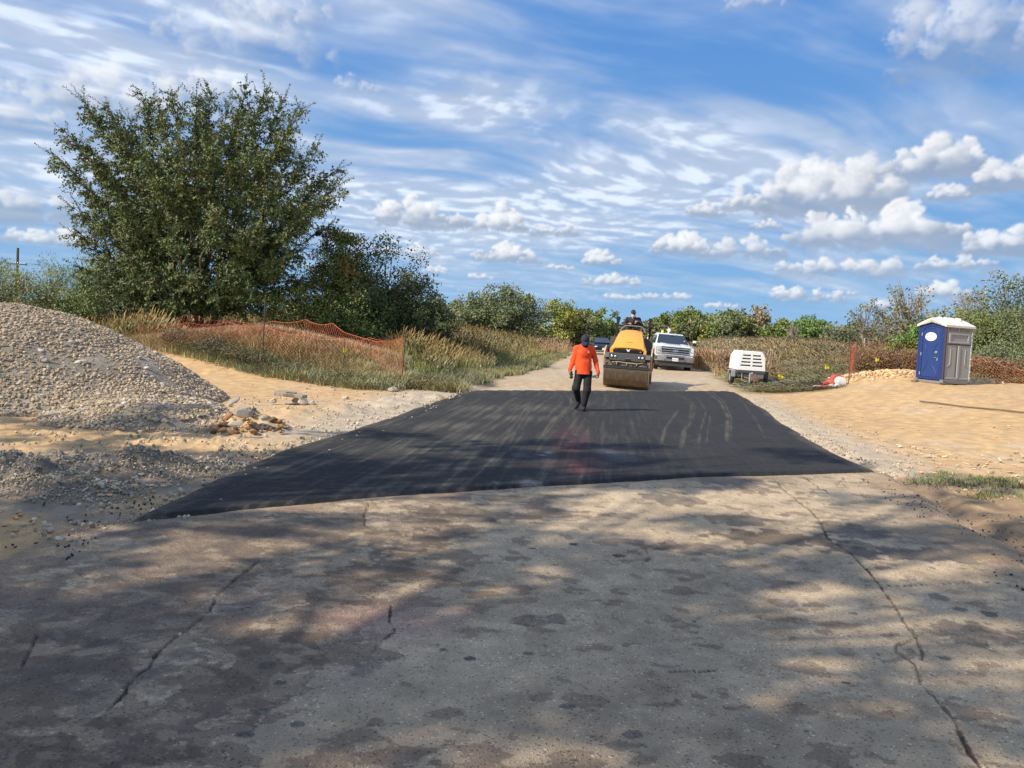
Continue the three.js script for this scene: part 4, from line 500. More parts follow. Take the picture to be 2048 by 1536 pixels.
// broad-leaved weeds
function weed(n, h, seed, cols, leaf) { const r = rng(seed), L = new Leaves(); for (let i = 0; i < n; i++) { const a = r() * 6.28, q = Math.sqrt(r()) * 0.3, y = h * Math.pow(r(), 0.7), p = V(Math.cos(a) * q * (0.5 + y), y, Math.sin(a) * q * (0.5 + y)), d = onSphere(r); d.y = d.y * 0.5 + 0.1; d.normalize(); L.add(p, d, d.clone().cross(onSphere(r)).normalize(), leaf * (0.6 + 0.8 * r()), leaf * 0.5, tint(pick(cols, r), r).map((v) => v * 1.25)); } return L.build(); }
scatter('fence_weeds', 'bushy weeds along the foot of the left orange fence', 'weeds', weed(90, 0.55, 21, [[0.13, 0.115, 0.05], [0.17, 0.135, 0.065], [0.095, 0.1, 0.042], [0.19, 0.13, 0.075]], 0.07), M.grass, 950, 56, (r) => {
  const x = lerp(-11.5, -1.6, r()), z = -(20.6 + Math.max(0, -3.4 - x) * 0.52 + 1.5 * r() * r() + 0.5 * fbm(x * 0.7, 2, 2)); if (sandness(x, z) > 0.85) return null; const f = fbm(x * 0.9 + 3, z * 0.9, 2), tall = ss(-5.5, -8.5, x); return { x, y: ground(x, z) - 0.05, z, s: 0.6 + 0.5 * r(), sy: Math.max(0.1, 0.2 + 0.3 * r() + 0.9 * f + 0.5 * tall * r()), c: hue(x, z, 0.4) };
});
scatter('low_weeds', 'low green weeds at the near edge of the right meadow', 'weeds', weed(70, 0.28, 23, [[0.13, 0.135, 0.055], [0.16, 0.15, 0.07], [0.1, 0.12, 0.045]], 0.07), M.grass, 1500, 57, (r) => {
  const d = lerp(28.5, 36, r()), x = lerp(9, 20, r()), z = -d, s = sandness(x, z); if (s > 0.7 || edgeV(x, z) < 0.4) return null; const f = fbm(x * 0.7, z * 0.7, 2); if (f < 0.0 || Math.hypot(x - 9.7, z + 30.8) < 1.9) return null; return { x, y: ground(x, z) - 0.03, z, s: 0.7 + 0.6 * r(), sy: 0.35 + 0.5 * r() + f, c: hue(x, z, 0.3) };
});
scatter('grass_patch', 'patch of short green grass on the bare dirt at the right edge', 'grass', tuft(30, 0.07, 0.13, 0.9, 0.004, [[0.08, 0.11, 0.035], [0.11, 0.13, 0.05], [0.065, 0.09, 0.03], [0.15, 0.13, 0.07]], 25), M.grass, 1000, 58, (r) => {
  const x = lerp(4.9, 8.4, r()), z = -lerp(7.2, 11.2, r()), a = ((x - 7) / 1.25) ** 2 + ((z + 9.9 - (x - 7) * 0.25) / 0.55) ** 2, b = ((x - 6.25) / 0.65) ** 2 + ((z + 8.75) / 0.5) ** 2, c = ((x - 5.75) / 0.5) ** 2 + ((z + 9.75) / 0.2) ** 2, k = Math.min(a, b, c) + 1.5 * fbm(x * 3.1, z * 3.1, 3); if (k > 1) return null; return { x, y: ground(x, z) - 0.015, z, s: 0.7 + 0.6 * r(), sy: 0.6 + 0.8 * r(), c: hue(x * 3, z * 3, 0.4) };
});
scatter('distant_scrub', 'low band of scrub along the far side of the meadows', 'scrub', clumpTree({ h: 2.6, w: 4, clumps: 30, per: 55, leaf: 0.34, wid: 0.18, cols: [...GG, ...GB, ...G1], seed: 5, low: 0 }).crown, M.leaf, 320, 59, (r, i) => {
  const d = lerp(84, 135, r()), px = i % 2 ? lerp(1330, 2250, r()) : lerp(-200, 1340, r()), p = at(px, 660, d); if (px > 1090 && px < 1330 && d < 100) return null; return { x: p.x, y: land(p.x, p.z) - 0.1, z: p.z, s: 0.8 + 0.7 * r(), sy: 0.6 + 0.6 * r(), c: hue(p.x, p.z, 0.6) };
});

// ---------------------------------------------------------------- stone: pile, spilt gravel, rubble
function rock(seed, flat = 0.75, detail = 1) { const r = rng(seed), g = mergeVertices(new THREE.IcosahedronGeometry(1, detail).deleteAttribute('normal').deleteAttribute('uv')), p = g.attributes.position, cuts = []; for (let i = 0; i < 12; i++) cuts.push([onSphere(r), 0.56 + 0.3 * r()]); const v = V(); for (let i = 0; i < p.count; i++) { v.fromBufferAttribute(p, i); let k = 0.9 + 0.25 * n3(v.x * 1.7 + seed, v.y * 1.7, v.z * 1.7) + (detail > 1 ? 0.16 * n3(v.x * 5 + seed, v.y * 5, v.z * 5) : 0); v.multiplyScalar(k); for (const [n, d] of cuts) { const e = v.dot(n) - d; if (e > 0) v.addScaledVector(n, -e * 0.9); } p.setXYZ(i, v.x, v.y * flat, v.z * (0.85 + 0.1 * (seed % 3))); } const q = g.toNonIndexed(); q.computeVertexNormals(); q.setAttribute('uv', new THREE.BufferAttribute(new Float32Array(q.attributes.position.count * 2), 2)); return q; }
const ROCKS = [1, 2, 3, 4, 5, 6].map((s) => rock(s)), STONE = [[0.5, 0.45, 0.37], [0.5, 0.42, 0.32], [0.56, 0.52, 0.45], [0.37, 0.325, 0.265]].map((c) => mat(c, 0.92, 0, { bumpMap: T.grain, bumpScale: 0.01 })), stoneTint = (r) => { const k = 0.5 + 0.72 * r(), w = 0.06 * (r() - 0.5); return [k * (1 + w), k * 0.92, k * (0.79 - w)]; };
const pileShape = [[-16.2, -16.2, 5, 4.3, 2.05], [-10.6, -15.6, 4.5, 4.0, 1.9], [-7.1, -14.0, 1.7, 1.8, 0.4], [-6.2, -12.3, 1.5, 1.1, 0.26], [-5.0, -12.4, 1.3, 1.0, 0.2]];
function pileHeight(x, z) { let h = 0; for (const [cx, cz, rx, rz, k] of pileShape) { const q = Math.hypot((x - cx) / rx, (z - cz) / rz), c = k * Math.max(-0.2, 1 - q ** 1.65); h = h > 0.02 && c > 0.02 ? Math.max(h, c) + 0.1 * Math.exp(-Math.abs(h - c) * 5) : Math.max(h, c); } return Math.min(h, 1.93 + 0.06 * fbm(x * 0.8, z * 0.8, 2)) + (h > 0 ? 0.09 * fbm(x * 0.9, z * 0.9, 4) * clamp(h * 2, 0, 1) : 0); }
{
  const t = thing('gravel_pile', 'big pile of pale crushed stone filling the left edge', 'gravel pile'), n = 190, pos = [], idx = [], uv = [], x0 = -21.5, x1 = -3.4, z0 = -20.6, z1 = -10.2, C = [];
  for (let j = 0; j <= n; j++) for (let i = 0; i <= n; i++) { const x = lerp(x0, x1, i / n), z = lerp(z0, z1, j / n), h = pileHeight(x, z); pos.push(x, land(x, z) + (h > 0 ? h + 0.02 * fbm(x * 6, z * 6, 2) : -0.3), z); uv.push(x, z); const f = ss(0.0, 0.45, fbm(x * 0.7 + 4, z * 0.7, 3)); C.push(lerp(0.31, 0.42, f), lerp(0.265, 0.36, f), lerp(0.2, 0.275, f)); }
  for (let j = 0; j < n; j++) for (let i = 0; i < n; i++) { const a = j * (n + 1) + i; idx.push(a, a + n + 1, a + 1, a + 1, a + n + 1, a + n + 2); }
  const g = new THREE.BufferGeometry(); g.setAttribute('position', new THREE.BufferAttribute(new Float32Array(pos), 3)); g.setAttribute('uv', new THREE.BufferAttribute(new Float32Array(uv), 2)); g.setAttribute('color', new THREE.BufferAttribute(new Float32Array(C), 3)); g.setIndex(idx); g.computeVertexNormals();
  obj('mound', g, mat([1.3, 1.3, 1.3], 0.95, 0, { map: T.sand, bumpMap: T.sandBump, bumpScale: 0.02, vertexColors: true }), t);
  const r = rng(99), spotOn = () => { for (;;) { const x = lerp(-17.5, x1, r()), z = lerp(-17.2, z1, r()), h = pileHeight(x, z); if (h > 0.03) return [x, land(x, z) + h, z, h]; } };
  for (let i = 0; i < 300; i++) { let s; do s = spotOn(); while (s[3] > 1.5 && r() < 0.7); const m = new THREE.Mesh(ROCKS[i % 6], STONE[i % 4]); m.name = 'stone'; const k = 0.04 + 0.045 * r() * r(); m.scale.set(k * (1 + 0.4 * r()), k, k); m.position.set(s[0], s[1] + k * 0.2, s[2]); m.rotation.set(r() * 0.8 - 0.4, r() * 6.28, r() * 0.8 - 0.4); t.add(m); }
  [0, 1, 2].forEach((v) => scatter('gravel', null, null, ROCKS[v], STONE[1], 32000, 300 + v, (q) => { const x = lerp(-18.5, x1, q()), z = lerp(-18.6, z1, q()), h = pileHeight(x, z); if (h < 0.012) return null; const fine = ss(0.12, 0.5, fbm(x * 0.6 + 8, z * 0.9, 3) + 0.25 * ss(1.2, 2, h)); if (q() < fine * 0.75) return null; const k = (0.011 + 0.03 * q() ** 2.2) * lerp(1, 0.55, fine); return { x, y: land(x, z) + h + k * 0.25, z, s: k * 1.15, sy: k, sz: k, rx: q() * 1.4 - 0.7, rz: q() * 1.4 - 0.7, c: stoneTint(q) }; }, t));
}
scatter('spilt_gravel', 'loose pale stones spilt over the bare ground beside the asphalt', 'gravel', ROCKS[3], STONE[2], 15000, 310, (q) => {
  const d = reach(q, 5.2, 25), left = q() < 0.7, x = left ? roadX(d) - roadHalf(d) - 4.5 * q() ** 1.5 + 0.35 : roadX(d) + roadHalf(d) + 1.9 * q() ** 1.5 - 0.35, z = -d; if (z > edgeZ(x) + 0.1 && x > paveLeft(z)) return null; if (!left && d < 9.5) return null; if (left && d < 9.5 && q() < 0.6) return null; if (left && d > 22) return null; if (fbm(x * 1.3, z * 1.3, 2) < -0.12) return null;
  const k = 0.006 + (left ? 0.03 : 0.02) * q() ** 4; return { x, y: ground(x, z) + k * 0.3, z, s: k * 1.2, sy: k, sz: k, rx: q() * 1.4, rz: q() * 1.4, c: stoneTint(q).map((v) => v * (left ? 0.95 : 0.85)) };
});
scatter('dirt_clods', 'small clods and pebbles strewn over the bare sand', 'clods', ROCKS[4], mat([0.62, 0.42, 0.23], 0.97), 9000, 311, (q) => {
  const d = reach(q, 5.2, 28), x = lerp(-d * 0.95, d * 0.95, q()), z = -d; if (sandness(x, z) < 0.8 || edgeU(x, z) * edgeV(x, z) > 0 || (z > edgeZ(x) - 0.2 && x > paveLeft(z) && x < paveRight(z)) || pileHeight(x, z) > 0) return null; const f = fbm(x * 0.9 + 3, z * 0.9, 3) + 0.5 * ss(-13.8, -12, z) * ss(-10.4, -12, z) * (x > 5 ? 0 : 1); if (f < 0.1) return null;
  const k = 0.006 + 0.028 * q() ** 4; return { x, y: ground(x, z) + k * 0.2, z, s: k * 1.3, sy: k * 0.8, sz: k, c: tint([1, 1, 1], q, 0.3) };
});
scatter('heap_gravel', 'fine dark grey crushed stone lying on the low heaps at the left front', 'gravel', ROCKS[5], mat([0.37, 0.335, 0.275], 0.95), 9000, 315, (q) => { const h = pick(heaps, q), a = q() * 6.28, s = Math.sqrt(q()) * 1.5, x = h[0] + Math.cos(a) * s * h[2], z = h[1] + Math.sin(a) * s * h[3]; if (x > paveLeft(z) - 0.1 && z > edgeZ(x) - 0.1) return null; const k = 0.004 + 0.014 * q() ** 3; return { x, y: ground(x, z) + k * 0.2, z, s: k * 1.2, sy: k, sz: k, rx: q() * 1.4, rz: q(), c: stoneTint(q).map((v) => v * 1.25) }; });
scatter('pale_debris', 'pale chips and broken clods littering the sand near the right edge', 'debris', ROCKS[0], mat([0.62, 0.5, 0.34], 0.95), 900, 316, (q) => { const x = lerp(6.2, 11, q()), z = -lerp(9.8, 13.4, q()); if (fbm(x * 0.9, z * 0.9, 3) < 0) return null; const k = 0.008 + 0.028 * q() ** 3; return { x, y: ground(x, z) + k * 0.2, z, s: k * (1.5 + 1.5 * q()), sy: k * 0.5, sz: k, rz: q() - 0.5, c: tint([1, 1, 1], q, 0.35) }; });
scatter('ridge_clods', 'crumbled clods on the low dirt ridge in front of the right orange fence', 'clods', ROCKS[1], mat([0.62, 0.42, 0.23], 0.97), 2200, 312, (q) => { const x = lerp(11.3, 17.6, q()), z = -28.4 + 0.25 * (x - 14.4) + 1.1 * (q() + q() - 1); if (land(x, z) < 0.3) return null; const k = 0.02 + 0.07 * q() ** 3; return { x, y: ground(x, z) + k * 0.2, z, s: k * 1.2, sy: k * 0.8, sz: k, rx: q(), rz: q(), c: tint([1, 1, 1], q, 0.3) }; });
scatter('dark_crumbs', 'dark asphalt crumbs scattered along the edges of the old pavement', 'crumbs', ROCKS[2], mat([0.05, 0.048, 0.045], 0.9), 2600, 313, (q, i) => { const z = -lerp(4.6, 10, q()), right = i % 2, x = right ? paveRight(z) + 1.3 * (q() - 0.35) : paveLeft(z) + 1.1 * (q() - 0.6); if (fbm(x * 1.4, z * 1.4, 2) < 0.0) return null; const k = 0.003 + 0.011 * q() ** 3; return { x, y: Math.max(ground(x, z), x > paveLeft(z) && x < paveRight(z) && z > edgeZ(x) ? 0.005 : -1) + k * 0.3, z, s: k * 1.3, sy: k, sz: k, rx: q(), rz: q() }; });
{ // rubble heap with lumps of broken concrete and clay
  const t = thing('rubble_heap', 'small heap of orange clay and broken concrete beside the gravel', 'rubble', [-4.15, ground(-4.15, -11.75), -11.75]), r = rng(8), clay = [mat([0.32, 0.17, 0.075], 0.95), mat([0.2, 0.11, 0.06], 0.95), mat([0.42, 0.26, 0.12], 0.95)];
  const lump = (name, m, x, y, z, sx, sy, sz, k) => { const o = obj(name, ROCKS[k % 6], m, t); o.position.set(x, y, z); o.scale.set(sx, sy, sz); o.rotation.set(r() - 0.5, r() * 6, r() - 0.5); return o; };
  obj('concrete_chunk', rock(31, 0.8, 3), STONE[3], t).position.set(0.08, 0.12, 0.28); t.children[0].scale.set(0.17, 0.13, 0.13); t.children[0].rotation.set(0.5, 0.3, -0.25);
  lump('concrete_chunk', STONE[3], 0.45, 0.06, 0.36, 0.1, 0.08, 0.08, 2); lump('concrete_chunk', STONE[0], 0.12, 0.0, 0.72, 0.14, 0.08, 0.07, 4); lump('concrete_chunk', STONE[3], -0.25, 0.24, -0.25, 0.24, 0.03, 0.07, 1);
  for (let i = 0; i < 120; i++) { const a = r() * 6.28, q = Math.sqrt(r()), k = 0.02 + 0.06 * r() ** 2; const x = Math.cos(a) * q * 0.7, z = Math.sin(a) * q * 0.42; lump('clay_lump', clay[i % 3], x, ground(t.position.x + x, t.position.z + z) - t.position.y + k * 0.3, z, k * 1.3, k, k, i); }
}
{ // broken slab propped on stones further back
  const x = -4.75, z = -16.1, t = thing('concrete_slab', 'broken concrete slab propped on stones with a dark gap under it', 'rubble', [x, ground(x, z), z]);
  obj('slab', [prism([[-0.42, -0.1], [-0.3, -0.26], [-0.05, -0.3], [0.2, -0.22], [0.4, -0.24], [0.46, 0.02], [0.3, 0.2], [0.05, 0.26], [-0.25, 0.18]], 0.09, [0, 0.2, 0], [-Math.PI / 2, 0.1, 0], 0.015), prism([[-0.3, -0.1], [-0.1, -0.2], [0.1, -0.12], [0.14, 0.06], [-0.12, 0.12]], 0.05, [0.05, 0.27, 0.02], [-Math.PI / 2, 0.16, 0.2], 0.012)], mat([0.36, 0.3, 0.225], 0.95, 0, { bumpMap: T.grain, bumpScale: 0.02 }), t); t.scale.setScalar(0.85);
  for (const [px, pz, k] of [[-0.36, 0.1, 0.11], [0.4, 0.14, 0.15], [0.1, -0.25, 0.12], [0.62, 0.1, 0.1]]) { const s = obj('stone', ROCKS[2], STONE[2], t); s.position.set(px, k * 0.6, pz); s.scale.setScalar(k); }
}
for (const [px, py, k, l] of [[690, 797, 0.1, 'loose pinkish stone behind the propped slab'], [785, 783, 0.17, 'grey stone near the right end of the fence weeds'], [910, 778, 0.2, 'flat grey stone at the grass edge by the far asphalt corner'], [905, 850 - 60, 0.0, '']]) { if (!k) continue; const p = on(px, py), s = obj('loose_stone', rock(Math.round(px), 0.6, 2), STONE[k > 0.15 ? 3 : 1]); s.position.set(p.x, ground(p.x, p.z) + k * 0.25, p.z); s.scale.setScalar(k); tag(s, l, 'stone'); }

// ---------------------------------------------------------------- orange net fences, flags, poles
const netMat = mat([0.6, 0.14, 0.065], 0.6, 0, { side: THREE.DoubleSide }), steel = mat([0.09, 0.07, 0.06], 0.7, 0.3);
function net(cols, cell, wid, seed) {                                   // cols: [top, bottom] points along the fence; real diamond strands
  const P = [], r = rng(seed), N = []; const len = []; let L = 0; cols.forEach((c, i) => { if (i) L += c[1].distanceTo(cols[i - 1][1]); len.push(L); });
  const H = cols[0][0].distanceTo(cols[0][1]), nu = Math.round(L / cell), nv = Math.max(6, Math.round(H / cell));
  const pt = (i, j) => { const s = clamp(i / nu, 0, 1) * L; let k = 1; while (k < len.length - 1 && len[k] < s) k++; const t = (s - len[k - 1]) / (len[k] - len[k - 1]), a = cols[k - 1][1].clone().lerp(cols[k][1], t), b = cols[k - 1][0].clone().lerp(cols[k][0], t), v = j / nv; b.y -= 0.1 * Math.sin(t * Math.PI); const p = a.lerp(b, v); p.x += 0.03 * n2(s * 1.3 + seed, v * 2); p.z += 0.09 * n2(s * 0.9, v * 2 + seed); p.y += 0.03 * n2(s * 1.1 + 5, v * 3); return p; };
  const strand = (a, b, w) => { const d = b.clone().sub(a), n = V(d.y, -d.x, 0).normalize().multiplyScalar(w / 2); P.push(a.x - n.x, a.y - n.y, a.z, a.x + n.x, a.y + n.y, a.z, b.x + n.x, b.y + n.y, b.z, a.x - n.x, a.y - n.y, a.z, b.x + n.x, b.y + n.y, b.z, b.x - n.x, b.y - n.y, b.z); };
  for (let i = 0; i < nu; i++) for (let j = 0; j < nv; j++) { const a = pt(i, j), b = pt(i + 1, j + 1), c = pt(i + 1, j), d = pt(i, j + 1); if ((i + j) % 2) strand(a, b, wid); else strand(c, d, wid); }
  for (let i = 0; i < nu; i++) { strand(pt(i, nv), pt(i + 1, nv), wid * 2.4); strand(pt(i, 0), pt(i + 1, 0), wid * 1.6); }
  for (let j = 0; j < nv; j++) { strand(pt(nu, j), pt(nu, j + 1), wid * 2.2); strand(pt(0, j), pt(0, j + 1), wid * 2.2); }
  const g = new THREE.BufferGeometry(); g.setAttribute('position', new THREE.BufferAttribute(new Float32Array(P), 3)); g.computeVertexNormals(); return g;
}
const col = (x, z, h, dy = 0) => { const y = land(x, z) + 0.03 + dy; return [V(x, y + h, z), V(x, y, z)]; };
{
  const t = thing('safety_fence', 'orange plastic net fence round the grassy mound, ending at the right', 'fence');
  const a = [col(-3.25, -22.4, 1.38), col(-4.3, -22.5, 1.3), col(-5.1, -22.8, 1.2), col(-6.4, -23.5, 1.05), col(-8.0, -24.2, 1.0), col(-9.3, -24.5, 0.95), col(-10.6, -24.4, 0.95), col(-11.9, -24, 1.0), col(-12.9, -23.2, 0.75)];
  obj('net', net(a, 0.075, 0.0042, 1), netMat, t);
  obj('post', rod([-3.25, land(-3.25, -22.4), -22.4], [-3.2, land(-3.25, -22.4) + 1.42, -22.4], 0.014), steel, t);
  const y = land(-8.05, -24.1); obj('post', [rod([-8.0, y - 0.1, -24.1], [-7.98, y + 2.0, -24.1], 0.02), box(0.012, 1.95, 0.045, [-7.99, y + 1.0, -24.12], [0, 0, 0], 0)], steel, t);
  obj('post', rod([-5.1, land(-5.1, -22.8), -22.8], [-5.1, land(-5.1, -22.8) + 1.2, -22.8], 0.012), steel, t);
  const b = thing('safety_fence', 'orange net fence at the back of the mound, under the tallest tree', 'fence'), bc = [col(-13.2, -26.6, 0.55), col(-12.2, -28.2, 0.95), col(-10.8, -28.9, 0.72), col(-9.2, -28.9, 0.7), col(-7.8, -28.2, 0.75), col(-6.4, -26.6, 0.8), col(-4.7, -25, 0.85), col(-3.3, -22.5, 1.35)];
  obj('net', net(bc, 0.075, 0.0055, 2), netMat, b); for (const k of [1, 4, 6]) obj('post', rod([bc[k][1].x, bc[k][1].y - 0.1, bc[k][1].z], [bc[k][0].x, bc[k][0].y + 0.1, bc[k][0].z], 0.014), steel, b);
}
{
  const H2 = (px, d) => { const p = at(px, 700, d); return [p.x, p.z]; }, c2 = (px, d, top) => { const [x, z] = H2(px, d), y = land(x, z); return [V(x, at(px, top, d).y, z), V(x, y, z)]; };
  const t = thing('safety_fence', 'faded orange net fence behind the dirt ridge left of the toilet', 'fence'), a = [c2(1700, 27.6, 688), c2(1712, 30.5, 682), c2(1745, 31, 682), c2(1795, 31.2, 684), c2(1850, 31.5, 690), c2(1900, 31.5, 700)];
  obj('net', net(a, 0.075, 0.0048, 3), netMat, t); for (const k of [0, 1, 3]) obj('post', rod([a[k][1].x, a[k][1].y - 0.1, a[k][1].z], [a[k][0].x + 0.03, a[k][0].y + 0.15, a[k][0].z], 0.014), steel, t);
  const u = thing('safety_fence', 'sagging orange net fence right of the toilet', 'fence'), b = [c2(1938, 29.6, 714), c2(1965, 29.4, 716), c2(1990, 29, 722), c2(2030, 28.4, 733), c2(2075, 28, 742), c2(2130, 27.5, 745)];
  obj('net', net(b, 0.075, 0.005, 4), netMat, u); obj('post', rod([b[1][1].x, b[1][1].y - 0.1, b[1][1].z], [b[1][0].x, b[1][0].y + 0.35, b[1][0].z], 0.014), steel, u);
  scatter('fence_growth', 'brown brush grown through the right orange fences', 'brush', weed(110, 0.7, 27, [[0.17, 0.11, 0.065], [0.14, 0.1, 0.055], [0.15, 0.14, 0.06]], 0.08), M.grass, 420, 314, (q) => { const s = q(), px = lerp(1705, 2150, s), d = lerp(31.6, 28.6, ss(1850, 2100, px)) + 0.25 + 1.6 * q(), p = at(px, 700, d); return { x: p.x, y: land(p.x, p.z) - 0.05, z: p.z, s: 0.8 + 0.5 * q(), sy: (1.0 + 0.7 * q()) * (px > 1950 ? 0.85 : 1), c: hue(p.x, p.z, 0.4) }; });
}
const yellow = mat([0.85, 0.7, 0.01], 0.5, 0, { side: THREE.DoubleSide }), wire = mat([0.3, 0.3, 0.3], 0.5, 0.6);
function flag(label, px, py, h, depth, lean, s) {                        // wire stake with a small drooping plastic flag
  const p = at(px, py, depth), y = Math.min(ground(p.x, p.z), p.y - 0.05), t = thing('marker_flag', label, 'flag', [p.x, y, p.z], 0, 'yellow marker flags'), top = p.y - y + s * 0.5;
  obj('stake', rod([0, -0.05, 0], [lean * 0.3, top, 0], 0.004, 5), wire, t);
  const g = new THREE.PlaneGeometry(s * h, s, 5, 5), q = g.attributes.position; for (let i = 0; i < q.count; i++) { const x = q.getX(i) / (s * h) + 0.5, v = q.getY(i) / s; q.setXYZ(i, lean * 0.3 + x * s * h * (0.7 + 0.3 * v) + x * lean * 0.35, top - s / 2 + v * s * (1 - 0.3 * x) - x * s * 0.55, 0.03 * Math.sin(x * 6 + v * 3)); } g.computeVertexNormals(); obj('flag', g, yellow, t);
}
flag('yellow marker flag in the grass right of the air compressor', 1553, 751, 0.75, 31.5, 0.25, 0.2); flag('yellow marker flag in the meadow grass above the red and white bundle', 1648, 733, 0.9, 33.5, 0.15, 0.17);
flag('yellow marker flag in front of the faded right orange fence', 1752, 717, 0.8, 30.6, -0.05, 0.2); flag('yellow marker flag behind the net at the right end of the left fence', 686, 698, 0.5, 23.4, 0.02, 0.2);
{ // the two distant poles
  const p = at(34, 560, 88), y = land(p.x, p.z), top = at(37, 496, 88).y - y, t = thing('utility_pole', 'distant wooden utility pole rising over the feathery trees at the left edge', 'pole', [p.x, y, p.z]); obj('pole', cyl(0.13, 0.19, top, [0, top / 2, 0]), mat([0.13, 0.1, 0.08], 0.9), t); obj('crossarm', [box(2.0, 0.1, 0.1, [0, top - 1.9, 0], [0, 0.4, 0], 0.01), cyl(0.04, 0.05, 0.15, [-0.8, top - 1.78, 0.35]), cyl(0.04, 0.05, 0.15, [0.8, top - 1.78, -0.35])], mat([0.13, 0.1, 0.08], 0.9), t);
  for (const sg of [-1, 1]) obj('wire', tube([[0.85 * sg, top - 1.75, -0.3 * sg], [12 * sg, top - 2.4, -3 * sg], [26 * sg, top - 2.3, -7 * sg]], 0.02, 14, false, 4), mat([0.05, 0.05, 0.05], 0.7), t);
  const q = at(1968, 640, 150), ty = at(1970, 560, 150).y, m = thing('light_mast', 'far off tall light mast with a flat ring of lamps at the right', 'light mast', [q.x, land(q.x, q.z), q.z]), hh = ty - land(q.x, q.z); obj('pole', cyl(0.1, 0.22, hh, [0, hh / 2, 0]), mat([0.45, 0.47, 0.5], 0.6), m); obj('lamp_ring', [new THREE.TorusGeometry(0.8, 0.09, 8, 20).rotateX(Math.PI / 2).translate(0, hh, 0), ...[0, 1, 2, 3, 4, 5].map((i) => box(0.5, 0.16, 0.35, [0.85 * Math.cos(i * 1.05), hh - 0.08, 0.85 * Math.sin(i * 1.05)], [0, -i * 1.05, 0]))], mat([0.25, 0.26, 0.28], 0.5), m);
}
{ // strip lying on the sand, and the wrapped bundle
  const pts = [[1840, 790], [1880, 795], [1930, 801], [1990, 807], [2060, 813], [2140, 822]].map(([px, py]) => { const h = 0.5, p = on(px, py, h), y = ground(p.x, p.z); return [p.x, y + 0.03, p.z]; });
  tag(obj('strip', tube(pts, 0.019, 30, false, 6), mat([0.16, 0.1, 0.07], 0.85)), 'long thin brown strip lying on the sand in front of the toilet', 'strip');
  const p = at(1660, 760, 27.6), y = ground(p.x, p.z), t = thing('wrapped_bundle', 'white and red bundle of rolled plastic sheet lying at the sand edge', 'bundle', [p.x, y - 0.02, p.z], 0.15), white = mat([0.8, 0.78, 0.76], 0.6), redM = mat([0.46, 0.085, 0.065], 0.6, 0, { side: THREE.DoubleSide });
  const sheet = (pts, h, m, s, name) => { const g = new THREE.PlaneGeometry(1, 1, 26, 8), q = g.attributes.position, c = new THREE.CatmullRomCurve3(pts.map((v) => V(...v))); for (let i = 0; i < q.count; i++) { const u = q.getX(i) + 0.5, v = q.getY(i) + 0.5, a = c.getPoint(u); q.setXYZ(i, a.x, a.y + h * Math.sin(v * Math.PI) * (0.6 + 0.5 * n2(u * 4 + s, 2)) * (0.25 + u * 0.75) + 0.03 * n2(u * 9 + s, v * 6), a.z + (v - 0.5) * 0.5 * (0.5 + u * 0.5) + 0.05 * n2(u * 6, v * 5 + s)); } g.computeVertexNormals(); return obj(name, g, m, t); };
  white.side = THREE.DoubleSide;
  obj('roll', [cyl(0.2, 0.2, 0.4, [0.34, 0.21, 0], [Math.PI / 2, 0, 0.12], 24), cyl(0.13, 0.13, 0.43, [0.34, 0.21, 0], [Math.PI / 2, 0, 0.12], 20)], white, t); obj('red_wrap', [cyl(0.225, 0.225, 0.3, [0.32, 0.25, -0.08], [Math.PI / 2, 0, 0.12], 24), ball(0.2, [0.12, 0.16, -0.05], [1.2, 0.8, 0.8])], redM, t);
  sheet([[-0.7, 0.0, 0.1], [-0.35, 0.02, 0.16], [0, 0.03, 0.2], [0.2, 0.04, 0.2]], 0.17, white, 3, 'white_sheet'); sheet([[-0.75, 0.0, 0.24], [-0.5, 0.02, 0.25], [-0.2, 0.02, 0.28]], 0.1, redM, 7, 'red_sheet'); sheet([[-0.2, 0.1, -0.2], [0.1, 0.16, -0.2], [0.4, 0.2, -0.22]], 0.3, redM, 9, 'red_sheet');
}

